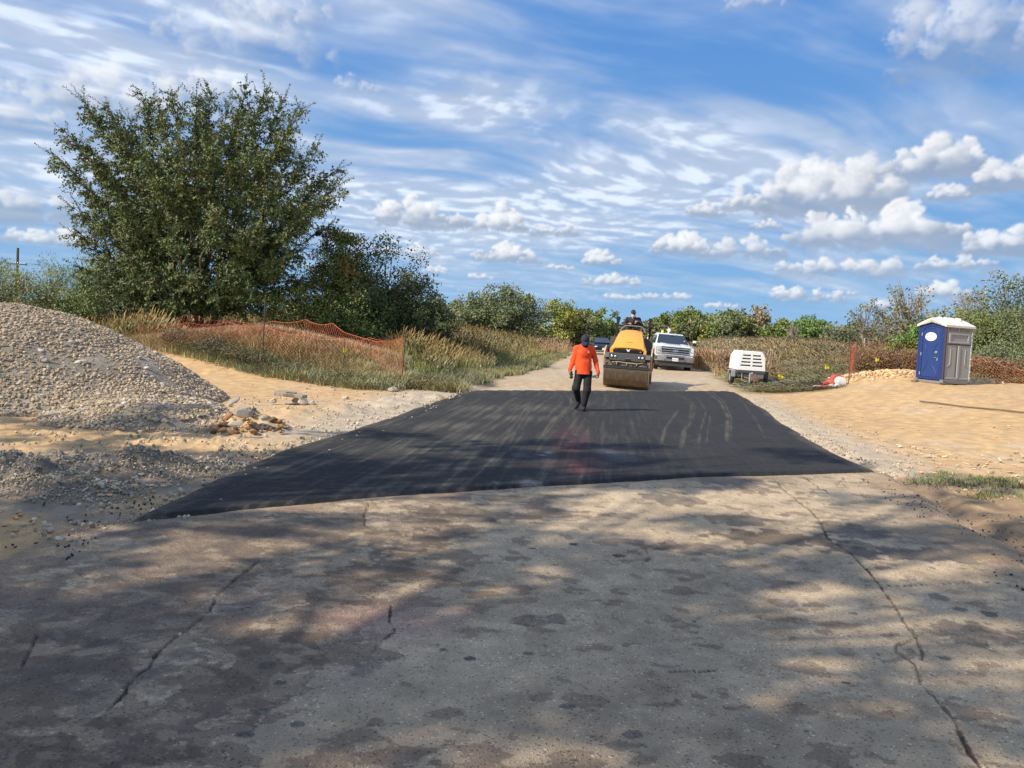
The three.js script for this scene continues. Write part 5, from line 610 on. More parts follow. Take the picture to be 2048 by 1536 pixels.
// ---------------------------------------------------------------- portable toilet
{
  const x = 15.12, z = -26.3, t = thing('portable_toilet', 'blue and grey portable toilet with a cream ribbed roof on the sand', 'portable toilet', [x, ground(x, z) - 0.03, z], -1.27); t.rotation.order = 'YXZ'; t.rotation.z = -0.012; t.rotation.x = -0.02;
  const blue = mat([0.018, 0.042, 0.165], 0.42), blue2 = mat([0.023, 0.052, 0.19], 0.42), grey = mat([0.3, 0.305, 0.285], 0.55), grey2 = mat([0.34, 0.345, 0.325], 0.55), dk = mat([0.03, 0.028, 0.03], 0.8), cream = mat([0.76, 0.72, 0.63], 0.6), whiteP = mat([0.8, 0.8, 0.8], 0.5), metal = mat([0.5, 0.5, 0.5], 0.4, 0.7), trim = mat([0.06, 0.04, 0.06], 0.6);
  const W = 1.12, D = 1.16, H = 2.02, hw = W / 2, hd = D / 2;
  obj('skid', [box(W + 0.1, 0.1, 0.14, [0, 0.06, hd - 0.06]), box(W + 0.1, 0.1, 0.14, [0, 0.06, -hd + 0.06]), box(0.14, 0.12, D + 0.1, [hw - 0.02, 0.1, 0]), box(0.14, 0.12, D + 0.1, [-hw + 0.02, 0.1, 0])], mat([0.2, 0.19, 0.18], 0.8), t); obj('floor', box(W - 0.02, 0.06, D - 0.02, [0, 0.18, 0]), dk, t);
  // front: gabled frame with the door set in
  obj('front_frame', prism([[-hw, 0.14], [hw, 0.14], [hw, H - 0.02], [0, H + 0.2], [-hw, H - 0.02]], 0.05, [0, 0, hd - 0.05], [0, 0, 0], 0.006, [[[-0.4, 0.22], [0.33, 0.22], [0.33, 1.84], [0.22, 1.94], [-0.03, 2.0], [-0.28, 1.94], [-0.4, 1.84]]]), blue, t);
  const door = obj('door', [prism([[-0.395, 0.225], [0.325, 0.225], [0.325, 1.836], [0.218, 1.934], [-0.03, 1.994], [-0.278, 1.934], [-0.395, 1.836]], 0.03, [0, 0, hd - 0.045], [0, 0, 0], 0.008), tube([[-0.3, 1.36, hd - 0.012], [-0.22, 1.2, hd - 0.012], [-0.2, 0.98, hd - 0.012]], 0.014, 12), tube([[0.24, 1.42, hd - 0.012], [0.1, 1.22, hd - 0.012], [0.07, 1.0, hd - 0.012]], 0.014, 12), tube([[0.02, 0.82, hd - 0.012], [0.1, 0.6, hd - 0.012], [0.24, 0.38, hd - 0.012], [0.25, 0.24, hd - 0.012]], 0.016, 12), tube([[-0.12, 0.82, hd - 0.012], [-0.2, 0.6, hd - 0.012], [-0.32, 0.4, hd - 0.012]], 0.014, 12), tube([[-0.26, 1.86, hd - 0.012], [-0.03, 1.93, hd - 0.012], [0.2, 1.86, hd - 0.012], [0.26, 1.75, hd - 0.012]], 0.012, 16)], blue2, t);
  const cv = document.createElement('canvas'); cv.width = 512; cv.height = 352; const g = cv.getContext('2d'); g.fillStyle = '#f4f5f6'; g.fillRect(0, 0, 512, 352); g.textAlign = 'center'; g.fillStyle = '#8fae52'; g.font = 'italic 26px serif'; g.fillText('Portable', 190, 110); g.fillStyle = '#2c3c78'; g.font = 'bold italic 66px serif'; g.fillText('Simple Serv.', 250, 190); g.fillStyle = '#c9a03a'; g.fillRect(360, 200, 90, 6); g.fillStyle = '#6b6f7d'; g.font = '30px sans-serif'; g.fillText('Rental  Service', 250, 245); g.fillRect(120, 262, 270, 6); g.fillRect(150, 280, 210, 5);
  const signTex = new THREE.CanvasTexture(cv); signTex.colorSpace = THREE.SRGBColorSpace;
  const el = new THREE.CircleGeometry(0.5, 40); const sg = new THREE.CylinderGeometry(0.5, 0.5, 0.012, 40).rotateX(Math.PI / 2).scale(0.47, 0.3, 1).translate(-0.06, 1.62, hd - 0.008); obj('sign', sg, whiteP, door); obj('sign_print', el.scale(0.46, 0.29, 1).translate(-0.06, 1.62, hd + 0.001), mat([1, 1, 1], 0.5, 0, { map: signTex }), door);
  obj('latch', [cyl(0.05, 0.05, 0.03, [0.2, 1.08, hd], [Math.PI / 2, 0, 0]), cyl(0.03, 0.03, 0.05, [0.2, 1.08, hd + 0.01], [Math.PI / 2, 0, 0])], metal, door); obj('handle', [box(0.05, 0.1, 0.03, [0.27, 0.84, hd]), box(0.09, 0.02, 0.03, [0.18, 0.9, hd])], metal, door);
  for (const y of [1.7, 1.0, 0.32]) obj('hinge', box(0.045, 0.11, 0.025, [-0.43, y, hd + 0.004]), metal, door);
  obj('front_ridge', [tube([[-hw + 0.05, H - 0.03, hd + 0.002], [0, H + 0.14, hd + 0.002], [hw - 0.05, H - 0.03, hd + 0.002]], 0.012, 20), box(0.02, 1.7, 0.02, [hw - 0.05, 1.05, hd]), box(0.02, 1.7, 0.02, [-hw + 0.05, 1.05, hd])], blue2, t);
  // sides and back: moulded grey panels, vent louvres
  for (const s of [-1, 1]) {
    const wall = obj('side_wall', box(0.03, H - 0.16, D - 0.06, [s * (hw - 0.02), (H + 0.14) / 2, 0], [0, 0, 0], 0.004), grey, t), X = s * (hw - 0.002);
    obj('vent', [-1, 1].flatMap((k) => [0, 1, 2].map((i) => box(0.03, 0.024, 0.4, [X, H - 0.17 + 0.045 * i, k * 0.25], [0, 0, s * 0.5], 0.004))), grey2, wall); obj('vent_gap', [-1, 1].map((k) => box(0.014, 0.12, 0.42, [X - s * 0.004, H - 0.125, k * 0.25], [0, 0, 0], 0)), dk, wall);
    obj('upper_panel', [prism([[-0.45, -0.17], [0.45, -0.17], [0.45, 0.17], [-0.45, 0.17]], 0.03, [X, H - 0.42, 0], [0, s * Math.PI / 2, 0], 0.012, [[[-0.37, -0.11], [0.37, -0.11], [0.37, 0.12], [-0.37, 0.12]]])], grey2, wall); obj('panel_band', box(0.02, 0.03, 1.02, [X, H - 0.63, 0]), dk, wall);
    obj('rib', box(0.05, H - 0.9, 0.1, [X, 0.78, -0.03 * s], [0, 0, 0], 0.018), grey2, wall); obj('rib_groove', box(0.012, H - 0.9, 0.02, [X, 0.78, 0.06], [0, 0, 0], 0), dk, wall);
    for (const k of [-1, 1]) obj('moulding', tube([[X, H - 0.78, k * 0.33], [X, 0.72, k * 0.33], [X, 0.62, k * 0.47]], 0.014, 20), grey2, wall);
    obj('lower_band', box(0.03, 0.06, 1.04, [X, 0.22, 0]), grey2, wall);
  }
  obj('rear_wall', box(W - 0.06, H - 0.16, 0.03, [0, (H + 0.14) / 2, -hd + 0.02], [0, 0, 0], 0.004), grey, t);
  for (const sx of [-1, 1]) for (const sz of [-1, 1]) obj('corner_post', box(0.06, H - 0.12, 0.06, [sx * (hw - 0.01), (H + 0.12) / 2, sz * (hd - 0.01)], [0, 0, 0], 0.015), sz > 0 ? (sx > 0 ? trim : blue) : grey2, t);
  const rv = ball(0.016, [0, 0, 0], [1, 1, 1], 8); for (let i = 0; i < 8; i++) for (const [px, pz] of [[-hw - 0.022, hd - 0.01], [hw + 0.022, -hd + 0.02]]) { const o = obj('rivet', rv, whiteP, t); o.position.set(px, 0.25 + i * 0.22, pz); }
  // roof: a gable that bows along its length, with raised ribs and a vent pipe
  const sec = (zz, rise, k = 0) => { const o = 0.06, q = []; for (let i = 0; i <= 16; i++) { const u = i / 8 - 1; q.push([u * (hw + o), H - 0.0 + k + (0.24 + rise) * (1 - Math.abs(u) ** 1.25) + 0.02, zz]); } for (let i = 16; i >= 0; i--) { const u = i / 8 - 1; q.push([u * (hw + o) * 0.985, H - 0.05 + (0.24) * (1 - Math.abs(u) ** 1.25), zz]); } return q; };
  obj('roof', [loft([[-hd - 0.07, 0], [-hd * 0.6, 0.03], [-0.1, 0.05], [hd * 0.6, 0.03], [hd + 0.07, 0]].map(([zz, rise]) => sec(zz, rise)), [true, true], 0.7), ...[-0.42, -0.16, 0.1, 0.34].map((zz) => loft([sec(zz - 0.035, 0.03, 0), sec(zz - 0.015, 0.045, 0.008), sec(zz + 0.015, 0.045, 0.008), sec(zz + 0.035, 0.03, 0)], [true, true], 0.7)), cyl(0.05, 0.05, 0.1, [0.25, H + 0.24, -0.3])], cream, t);
  obj('wooden_block', [box(0.2, 0.08, 0.3, [-hw + 0.05, 0.02, hd + 0.02]), box(0.2, 0.08, 0.3, [-hw + 0.05, 0.02, -hd])], mat([0.2, 0.13, 0.09], 0.9), t);
}

// ---------------------------------------------------------------- towed air compressor
{
  const p = at(1497, 766, 30.4), y = ground(p.x, p.z), t = thing('air_compressor', 'white louvred air compressor trailer standing at the road edge', 'air compressor', [p.x, y, p.z], -0.1); t.rotation.z = -0.02;
  const white = mat([0.82, 0.81, 0.78], 0.4), black = mat([0.02, 0.02, 0.022], 0.6), dgrey = mat([0.07, 0.07, 0.075], 0.5), lgrey = mat([0.3, 0.31, 0.33], 0.45), rubber = mat([0.025, 0.024, 0.023], 0.9), rust = mat([0.22, 0.1, 0.07], 0.8), galv = mat([0.55, 0.58, 0.56], 0.4, 0.6), light = mat([0.85, 0.83, 0.8], 0.3);
  const out = [[-0.55, 0.62], [-0.52, 1.02], [-0.5, 1.2], [-0.38, 1.4], [0.38, 1.4], [0.5, 1.2], [0.52, 1.02], [0.55, 0.62]], holes = []; for (const s of [-1, 1]) for (let i = 0; i < 4; i++) { const yy = 0.79 + i * 0.135, a = 0.04, b = 0.43 - i * 0.028; holes.push([[Math.min(s * a, s * b), yy], [Math.max(s * a, s * b), yy], [Math.max(s * a, s * b), yy + 0.055], [Math.min(s * a, s * b), yy + 0.055]]); }
  const hood = obj('canopy', [prism(out, 0.06, [0, 0, 0.28], [0, 0, 0], 0.012, holes), prism(out, 1.75, [0, 0, -1.5], [0, 0, 0], 0.02)], white, t);
  for (const s of [-1, 1]) for (let i = 0; i < 4; i++) { const b = 0.43 - i * 0.028; obj('louvre', box(b - 0.05, 0.012, 0.05, [s * (0.045 + (b - 0.05) / 2), 0.8 + i * 0.135, 0.28], [0.5, 0, 0], 0), dgrey, hood); } obj('louvre_back', box(0.9, 0.56, 0.01, [0, 1.02, 0.257], [0, 0, 0], 0), dgrey, hood); obj('lifting_eye', new THREE.TorusGeometry(0.05, 0.012, 6, 14).translate(0, 1.41, -0.2), rust, t);
  obj('chassis', [box(1.12, 0.12, 1.8, [0, 0.57, -0.55]), prism([[-0.54, 0.53], [0.54, 0.53], [0.5, 0.3], [0.1, 0.27], [-0.5, 0.36]], 0.12, [0, 0, 0.18], [0, 0, 0], 0.01), box(0.9, 0.2, 1.4, [0, 0.42, -0.6])], dgrey, t); obj('tool_panel', box(0.5, 0.22, 0.03, [0.25, 0.42, 0.31]), mat([0.16, 0.16, 0.16], 0.5), t);
  for (const s of [-1, 1]) { obj('mudguard', [box(0.17, 0.26, 0.03, [s * 0.65, 0.46, 0.1]), box(0.17, 0.03, 0.7, [s * 0.65, 0.59, -0.24]), box(0.17, 0.2, 0.03, [s * 0.65, 0.49, -0.58])], s < 0 ? lgrey : dgrey, t); const w = obj('wheel', new THREE.TorusGeometry(0.22, 0.085, 12, 26).rotateY(Math.PI / 2).translate(s * 0.66, 0.3, -0.22), rubber, t); obj('rim', cyl(0.16, 0.16, 0.14, [s * 0.66, 0.3, -0.22], [0, 0, Math.PI / 2]), lgrey, w); obj('marker_light', ball(0.035, [s * 0.5, 0.6, 0.32], [1, 1, 0.6]), light, t); obj('catch', [cyl(0.02, 0.02, 0.1, [s * 0.43, 0.67, 0.31]), box(0.07, 0.03, 0.03, [s * 0.43, 0.7, 0.31])], lgrey, t); }
  obj('axle', rod([-0.66, 0.3, -0.22], [0.66, 0.3, -0.22], 0.035), black, t); obj('drawbar', [box(0.09, 0.09, 1.3, [-0.02, 0.3, 0.55], [0.05, 0, 0]), rod([-0.4, 0.36, 0], [-0.02, 0.3, 0.7], 0.03), rod([0.4, 0.36, 0], [-0.02, 0.3, 0.7], 0.03)], rust, t);
  obj('coupling', [new THREE.TorusGeometry(0.06, 0.022, 8, 18).translate(0.02, 0.2, 1.22), box(0.16, 0.14, 0.16, [0, 0.32, 1.12]), cyl(0.03, 0.03, 0.18, [0.02, 0.45, 1.1])], rust, t); obj('jack', [cyl(0.035, 0.035, 0.36, [-0.18, 0.36, 1.0]), cyl(0.025, 0.025, 0.5, [-0.18, 0.2, 1.0]), cyl(0.07, 0.08, 0.03, [-0.18, 0.0, 1.0]), rod([-0.18, 0.53, 1], [-0.08, 0.55, 1.05], 0.012)], galv, t); obj('safety_chain', tube([[-0.35, 0.52, 0.3], [-0.38, 0.25, 0.5], [-0.3, 0.2, 0.75], [-0.08, 0.27, 1.0]], 0.012, 20), lgrey, t);
}

// ---------------------------------------------------------------- vehicles
const rr = (w, y0, y1, z, r = 0.06, n = 4, wt = w) => { const q = [], c = [[w / 2 - r, y0 + r, -Math.PI / 2], [wt / 2 - r, y1 - r, 0], [-wt / 2 + r, y1 - r, Math.PI / 2], [-w / 2 + r, y0 + r, Math.PI]]; for (const [cx, cy, a] of c) for (let i = 0; i <= n; i++) { const t = a + (Math.PI / 2) * i / n; q.push([cx + r * Math.cos(t), cy + r * Math.sin(t), z]); } return q; };
const VM = { black: mat([0.018, 0.018, 0.02], 0.55), gloss: mat([0.012, 0.013, 0.016], 0.12), chrome: mat([0.75, 0.75, 0.76], 0.16, 1), rubber: mat([0.022, 0.021, 0.02], 0.92), steelGrey: mat([0.09, 0.09, 0.085], 0.6, 0.2), glass: mat([0.012, 0.018, 0.024], 0.06, 0, { clearcoat: 1, clearcoatRoughness: 0.02 }), lens: mat([0.72, 0.74, 0.76], 0.12, 0.3, { clearcoat: 1 }), plate: mat([0.78, 0.78, 0.8], 0.5) };
function wheel(parent, x, y, z, R, w, rimMat) { const t = obj('wheel', place(new THREE.LatheGeometry([[R * 0.6, -w / 2], [R * 0.9, -w / 2], [R * 0.985, -w * 0.4], [R, -w * 0.25], [R, w * 0.25], [R * 0.985, w * 0.4], [R * 0.9, w / 2], [R * 0.6, w / 2]].map(([a, b]) => new THREE.Vector2(a, b)), 32), [x, y, z], [0, 0, Math.PI / 2]), VM.rubber, parent); obj('rim', [cyl(R * 0.6, R * 0.6, w * 0.86, [x, y, z], [0, 0, Math.PI / 2], 24), cyl(R * 0.2, R * 0.2, w * 0.98, [x, y, z], [0, 0, Math.PI / 2], 12)], rimMat, t); return t; }
const rollerAt = at(1252, 774, 26.5);
const rollerTilt = -0.03, rollerTurn = -0.205, rollerY = land(rollerAt.x, rollerAt.z) + 0.0;
{ // tandem road roller, front drum towards the camera
  const t = thing('road_roller', 'orange and black tandem road roller driving towards the new asphalt', 'road roller', [rollerAt.x, rollerY - 0.01, rollerAt.z], rollerTurn); t.rotation.z = rollerTilt;
  const orange = mat([0.82, 0.36, 0.055], 0.42), orangeDk = mat([0.62, 0.25, 0.05], 0.5), dusty = mat([0.6, 0.42, 0.26], 0.75), drumM = mat([0.33, 0.3, 0.26], 0.55, 0.25, { map: T.rust, bumpMap: T.grain, bumpScale: 0.004 }), black = VM.black, grey = VM.steelGrey, mud = mat([0.2, 0.16, 0.12], 0.9);
  const drum = (z) => { const g = place(new THREE.CylinderGeometry(0.6, 0.6, 1.56, 56, 6, true), [0, 0.6, z], [0, 0, Math.PI / 2]), u = g.attributes.uv; for (let i = 0; i < u.count; i++) u.setXY(i, u.getY(i) * 1.5, u.getX(i) * 3.7); const d = obj('drum', g, drumM, t); obj('drum_rim', [new THREE.TorusGeometry(0.59, 0.02, 8, 48).rotateY(Math.PI / 2).translate(0.775, 0.6, z), new THREE.TorusGeometry(0.59, 0.02, 8, 48).rotateY(Math.PI / 2).translate(-0.775, 0.6, z)], mud, d); obj('drum_end', [cyl(0.585, 0.585, 0.02, [0.73, 0.6, z], [0, 0, Math.PI / 2], 40), cyl(0.585, 0.585, 0.02, [-0.73, 0.6, z], [0, 0, Math.PI / 2], 40), cyl(0.2, 0.2, 1.6, [0, 0.6, z], [0, 0, Math.PI / 2], 20)], VM.black, d); return d; };
  drum(0); drum(-3.0);
  for (const s of [-1, 1]) for (const z of [0, -3]) obj('side_yoke', [prism([[-0.3, 0.52], [0.3, 0.52], [0.42, 1.1], [0.3, 1.42], [-0.1, 1.36], [-0.5, 1.1]], 0.04, [s * 0.815 - 0.02, 0, z], [0, Math.PI / 2, 0], 0.008)], z ? orangeDk : dusty, t);
  obj('scraper', [box(1.62, 0.07, 0.03, [0, 0.7, 0.6], [-0.15, 0, 0], 0.006), box(1.5, 0.03, 0.05, [0, 0.75, 0.57], [0, 0, 0], 0.006), ...[-0.7, -0.25, 0.2, 0.7].map((x) => box(0.05, 0.14, 0.05, [x, 0.78, 0.56]))], black, t);
  obj('spray_bar', [tube([[-0.5, 0.86, 0.56], [-0.3, 0.89, 0.6], [0, 0.87, 0.6], [0.3, 0.86, 0.6], [0.55, 0.9, 0.56]], 0.02, 24), ...[-0.35, 0, 0.34].map((x) => cyl(0.025, 0.02, 0.08, [x, 0.83, 0.6]))], mat([0.35, 0.3, 0.22], 0.6, 0.4), t); obj('hose', [tube([[-0.6, 0.92, 0.5], [-0.52, 0.83, 0.6], [-0.44, 0.84, 0.62], [-0.4, 0.93, 0.55]], 0.014, 16), tube([[0.5, 0.92, 0.55], [0.56, 0.86, 0.6], [0.66, 0.88, 0.55], [0.7, 1, 0.4]], 0.014, 16), tube([[0.72, 1.2, -0.5], [0.86, 1.0, -0.9], [0.84, 0.9, -1.3], [0.7, 1.1, -1.6]], 0.022, 16), tube([[0.7, 1.3, -0.5], [0.88, 1.2, -1.0], [0.82, 1.05, -1.5]], 0.022, 16)], VM.rubber, t);
  obj('tow_bracket', [box(0.06, 0.16, 0.06, [0.33, 0.84, 0.58]), box(0.06, 0.16, 0.06, [-0.33, 0.86, 0.58])], black, t);
  const bump = obj('front_panel', [prism([[-0.62, 0.93], [0.62, 0.93], [0.64, 1.2], [-0.64, 1.2]], 0.16, [0, 0, 0.4], [0, 0, 0], 0.02), box(1.5, 0.14, 0.1, [0, 1.1, 0.36]), box(1.2, 0.1, 0.6, [0, 1.15, 0.1])], grey, t); obj('panel_slot', box(0.2, 0.05, 0.02, [0.02, 0.985, 0.562], [0, 0, 0], 0.004), black, bump); obj('slot_lip', box(0.2, 0.012, 0.03, [0.02, 1.02, 0.565], [0, 0, 0], 0.003), mat([0.25, 0.25, 0.24], 0.5), bump);
  for (const x of [-0.535, -0.415, 0.4, 0.52]) { const h = obj('headlight', place(new THREE.SphereGeometry(0.052, 20, 10, 0, 6.2832, 0, 1.2), [x, 1.075, 0.535], [Math.PI / 2, 0, 0]), VM.lens, bump); obj('headlight_ring', new THREE.TorusGeometry(0.054, 0.012, 8, 24).translate(x, 1.075, 0.562), black, bump); }
  obj('side_step', [box(0.16, 0.16, 0.3, [-0.71, 1.1, 0.42]), box(0.16, 0.16, 0.3, [0.71, 1.1, 0.42])], mat([0.17, 0.17, 0.16], 0.6), t);
  // bonnet: a sloping shell with a raised middle
  const sec = (z, w0, w1, y0, y1, rise) => { const q = [], n = 9; q.push([w0 / 2, y0, z], [w0 / 2 - 0.01, lerp(y0, y1, 0.4), z], [lerp(w0, w1, 0.75) / 2, lerp(y0, y1, 0.82), z]); for (let i = 0; i <= n; i++) { const u = 1 - 2 * i / n; q.push([u * w1 / 2, y1 + 0.035 * (1 - u * u) + (Math.abs(u) < 0.66 ? rise : 0), z]); } q.push([-lerp(w0, w1, 0.75) / 2, lerp(y0, y1, 0.82), z], [-w0 / 2 + 0.01, lerp(y0, y1, 0.4), z], [-w0 / 2, y0, z]); return q; };
  const bonnet = obj('bonnet', loft([sec(0.5, 1.24, 1.0, 1.32, 1.375, 0), sec(0.46, 1.25, 1.03, 1.3, 1.42, 0.004), sec(0.25, 1.24, 1.0, 1.25, 1.56, 0.012), sec(-0.1, 1.18, 0.92, 1.22, 1.74, 0.02), sec(-0.5, 1.1, 0.84, 1.2, 1.88, 0.022), sec(-0.9, 1.02, 0.78, 1.2, 1.96, 0.022), sec(-1.18, 0.98, 0.76, 1.2, 1.985, 0.018), sec(-1.22, 0.94, 0.72, 1.2, 1.96, 0.0)], [true, true], 0.5), orange, t);
  obj('bonnet_leg', [box(0.12, 0.2, 0.12, [-0.565, 1.24, 0.44], [0, 0, 0.06], 0.02), box(0.1, 0.24, 0.12, [0.585, 1.21, 0.44], [0, 0, -0.06], 0.02)], orange, bonnet);
  obj('bonnet_dent', [ball(0.2, [0.02, 1.575, 0.235], [1, 0.16, 0.4], 20), box(0.28, 0.012, 0.012, [0.02, 1.475, 0.385], [-0.9, 0, 0], 0.004)], orangeDk, bonnet);
  const grille = obj('grille', prism([[-0.5, 1.19], [0.5, 1.19], [0.49, 1.36], [0.2, 1.4], [-0.2, 1.4], [-0.49, 1.36]], 0.1, [0, 0, 0.4], [0, 0, 0], 0.01), mat([0.006, 0.006, 0.007], 0.8), t); for (let i = 0; i < 5; i++) obj('grille_bar', box(0.94, 0.012, 0.012, [0, 1.225 + i * 0.035, 0.503], [0, 0, 0], 0.003), black, grille);
  obj('emblem', prism([[0, 1.255], [0.035, 1.27], [0.05, 1.31], [0.085, 1.345], [0.04, 1.338], [0.015, 1.325], [-0.015, 1.325], [-0.04, 1.338], [-0.085, 1.345], [-0.05, 1.31], [-0.035, 1.27]], 0.02, [0.01, 0, 0.5], [0, 0, 0], 0.004), mat([0.8, 0.8, 0.8], 0.4), grille); obj('sticker', cyl(0.028, 0.028, 0.01, [0.43, 1.27, 0.512], [Math.PI / 2, 0, 0]), mat([0.2, 0.22, 0.2], 0.6), grille);
  // chassis, deck, seat, wheel, folded roll bar
  obj('chassis', [box(1.1, 0.5, 1.5, [0, 1.0, -0.5]), box(0.9, 0.5, 1.2, [0, 0.85, -1.5]), box(1.3, 0.4, 1.3, [0, 1.2, -2.6]), box(0.2, 0.32, 1.5, [0.66, 1.12, -0.9]), box(0.2, 0.32, 1.5, [-0.66, 1.12, -0.9])], VM.black, t); obj('deck', [box(1.5, 0.06, 1.5, [0, 1.27, -1.9]), box(0.3, 0.5, 1.2, [0.62, 1.5, -1.9]), box(0.3, 0.5, 1.2, [-0.62, 1.5, -1.9])], grey, t); obj('rear_body', loft([rr(1.25, 1.2, 1.5, -3.4, 0.06), rr(1.3, 1.15, 1.62, -3.0, 0.08), rr(1.3, 1.15, 1.64, -2.5, 0.08)]), orange, t);
  obj('seat', [box(0.5, 0.12, 0.48, [-0.02, 1.8, -1.98], [0, 0, 0], 0.05), box(0.5, 0.55, 0.1, [-0.02, 2.07, -2.26], [-0.12, 0, 0], 0.05), cyl(0.14, 0.18, 0.45, [0, 1.52, -1.98])], black, t);
  obj('dashboard', [prism([[-0.3, 1.7], [0.3, 1.7], [0.24, 2.06], [-0.2, 2.06]], 0.2, [0, 0, -1.45], [-0.2, 0, 0], 0.03)], black, t); obj('steering_wheel', [place(new THREE.TorusGeometry(0.19, 0.017, 8, 30), [0.02, 2.09, -1.58], [-1.15, 0, 0]), rod([0.02, 2.09, -1.58], [0.02, 1.75, -1.45], 0.02), rod([-0.15, 2.09, -1.58], [0.19, 2.09, -1.58], 0.012)], black, t);
  obj('handrail', tube([[-0.44, 1.96, -1.2], [-0.34, 2.1, -1.24], [-0.22, 2.18, -1.26], [0.3, 2.18, -1.26], [0.42, 2.1, -1.24], [0.5, 1.96, -1.2]], 0.022, 40), mat([0.2, 0.2, 0.19], 0.5), t); obj('control_lever', [rod([0.34, 1.8, -1.75], [0.36, 2.05, -1.7], 0.014), ball(0.03, [0.36, 2.07, -1.7])], black, t);
  for (const s of [-1, 1]) { const p = obj('roll_bar_post', [box(0.09, 1.2, 0.09, [s * 0.62, 1.9, -2.42]), box(0.13, 0.12, 0.16, [s * 0.62, 2.48, -2.44]), box(0.08, 0.08, 0.9, [s * 0.62, 2.36, -2.9], [0.35, 0, 0])], black, t); obj('hinge_pin', cyl(0.025, 0.025, 0.2, [s * 0.62, 2.46, -2.44], [0, 0, Math.PI / 2]), grey, p); }
  obj('roll_bar_top', box(1.3, 0.08, 0.08, [0, 2.2, -3.3]), black, t);
}
{ // white pickup
  const p = at(1347, 737, 41), t = thing('pickup_truck', 'white crew cab pickup with big chrome grille parked on the dirt road behind the roller', 'pickup truck', [p.x, land(p.x, p.z) - 0.02, p.z], -0.06); t.rotation.z = -0.05; t.scale.setScalar(1.03);
  const white = mat([0.84, 0.83, 0.8], 0.3, 0, { clearcoat: 0.6, clearcoatRoughness: 0.1 }), { black, chrome, glass, lens } = VM;
  const body = obj('body', [loft([rr(1.9, 0.78, 1.22, 0.02, 0.07), rr(1.98, 0.62, 1.28, -0.12, 0.09), rr(2.02, 0.6, 1.33, -0.6, 0.1), rr(2.02, 0.6, 1.37, -1.3, 0.1)]), loft([rr(2.02, 0.5, 1.37, -1.3, 0.07), rr(2.02, 0.5, 1.36, -3.5, 0.07)]), loft([rr(2.02, 0.55, 1.33, -3.55, 0.05), rr(2.02, 0.6, 1.33, -5.9, 0.06)])], white, t);
  obj('bonnet', [loft([rr(1.55, 1.24, 1.3, -0.02, 0.02), rr(1.62, 1.26, 1.37, -0.3, 0.04), rr(1.7, 1.3, 1.42, -1.25, 0.04)]), box(0.25, 0.03, 1.0, [0.55, 1.41, -0.75], [0.05, 0, 0]), box(0.25, 0.03, 1.0, [-0.55, 1.41, -0.75], [0.05, 0, 0])], white, body);
  obj('cab', [loft([rr(1.86, 1.33, 1.42, -1.2, 0.04), rr(1.8, 1.33, 1.56, -1.42, 0.05, 4, 1.72), rr(1.8, 1.33, 1.9, -1.98, 0.07, 4, 1.5), rr(1.8, 1.33, 1.99, -2.3, 0.09, 4, 1.46), rr(1.8, 1.33, 2.0, -3.0, 0.09, 4, 1.46), rr(1.8, 1.33, 1.94, -3.4, 0.09, 4, 1.46)])], white, t);
  const quad = (a, b, c, d) => { const g = new THREE.BufferGeometry(); g.setAttribute('position', new THREE.BufferAttribute(new Float32Array([...a, ...b, ...c, ...a, ...c, ...d]), 3)); g.computeVertexNormals(); return g; };
  obj('windscreen', loft([[[-0.85, 1.42, -1.195], [0.85, 1.42, -1.195], [0.7, 1.9, -1.93], [-0.7, 1.9, -1.93]], [[-0.85, 1.44, -1.165], [0.85, 1.44, -1.165], [0.7, 1.92, -1.9], [-0.7, 1.92, -1.9]]]), glass, t);
  obj('sticker', box(0.05, 0.06, 0.008, [0.66, 1.62, -1.42], [-1.0, 0, 0], 0), VM.plate, t); obj('rear_view_mirror', box(0.22, 0.06, 0.02, [0.05, 1.83, -1.76], [-0.9, 0, 0]), black, t);
  for (const s of [-1, 1]) { obj('side_window', loft([[[s * 0.9, 1.4, -1.6], [s * 0.9, 1.4, -3.2], [s * 0.775, 1.87, -3.15], [s * 0.775, 1.87, -2.1]], [[s * 0.915, 1.4, -1.6], [s * 0.915, 1.4, -3.2], [s * 0.79, 1.87, -3.15], [s * 0.79, 1.87, -2.1]]]), glass, t);
    const m = obj('wing_mirror', box(0.2, 0.14, 0.12, [s * 1.25, 1.62, -1.6], [0, 0, 0], 0.04), white, t); obj('mirror_housing', [box(0.19, 0.17, 0.11, [s * 1.25, 1.48, -1.6], [0, 0, 0], 0.03), box(0.28, 0.03, 0.05, [s * 1.05, 1.56, -1.6]), box(0.28, 0.03, 0.05, [s * 1.05, 1.46, -1.6])], black, m);
    const h = obj('headlight', [box(0.2, 0.2, 0.1, [s * 0.88, 1.14, 0.03], [0, -s * 0.15, 0], 0.03), box(0.2, 0.15, 0.1, [s * 0.88, 0.94, 0.04], [0, -s * 0.15, 0], 0.03)], lens, t); obj('headlight_frame', [box(0.24, 0.44, 0.08, [s * 0.88, 1.04, -0.01], [0, -s * 0.15, 0], 0.03), box(0.2, 0.025, 0.12, [s * 0.88, 1.03, 0.04], [0, -s * 0.15, 0], 0.01)], chrome, h);
    obj('fog_light', [box(0.24, 0.11, 0.04, [s * 0.84, 0.63, 0.2], [0, -s * 0.2, 0], 0.02)], black, t); obj('tow_hook', new THREE.TorusGeometry(0.04, 0.014, 6, 14).translate(s * 0.52, 0.53, 0.24), black, t);
    obj('roof_light', box(0.12, 0.03, 0.06, [s * 0.25, 1.995, -2.1], [0, 0, 0], 0.012), mat([0.7, 0.5, 0.3], 0.4), t); }
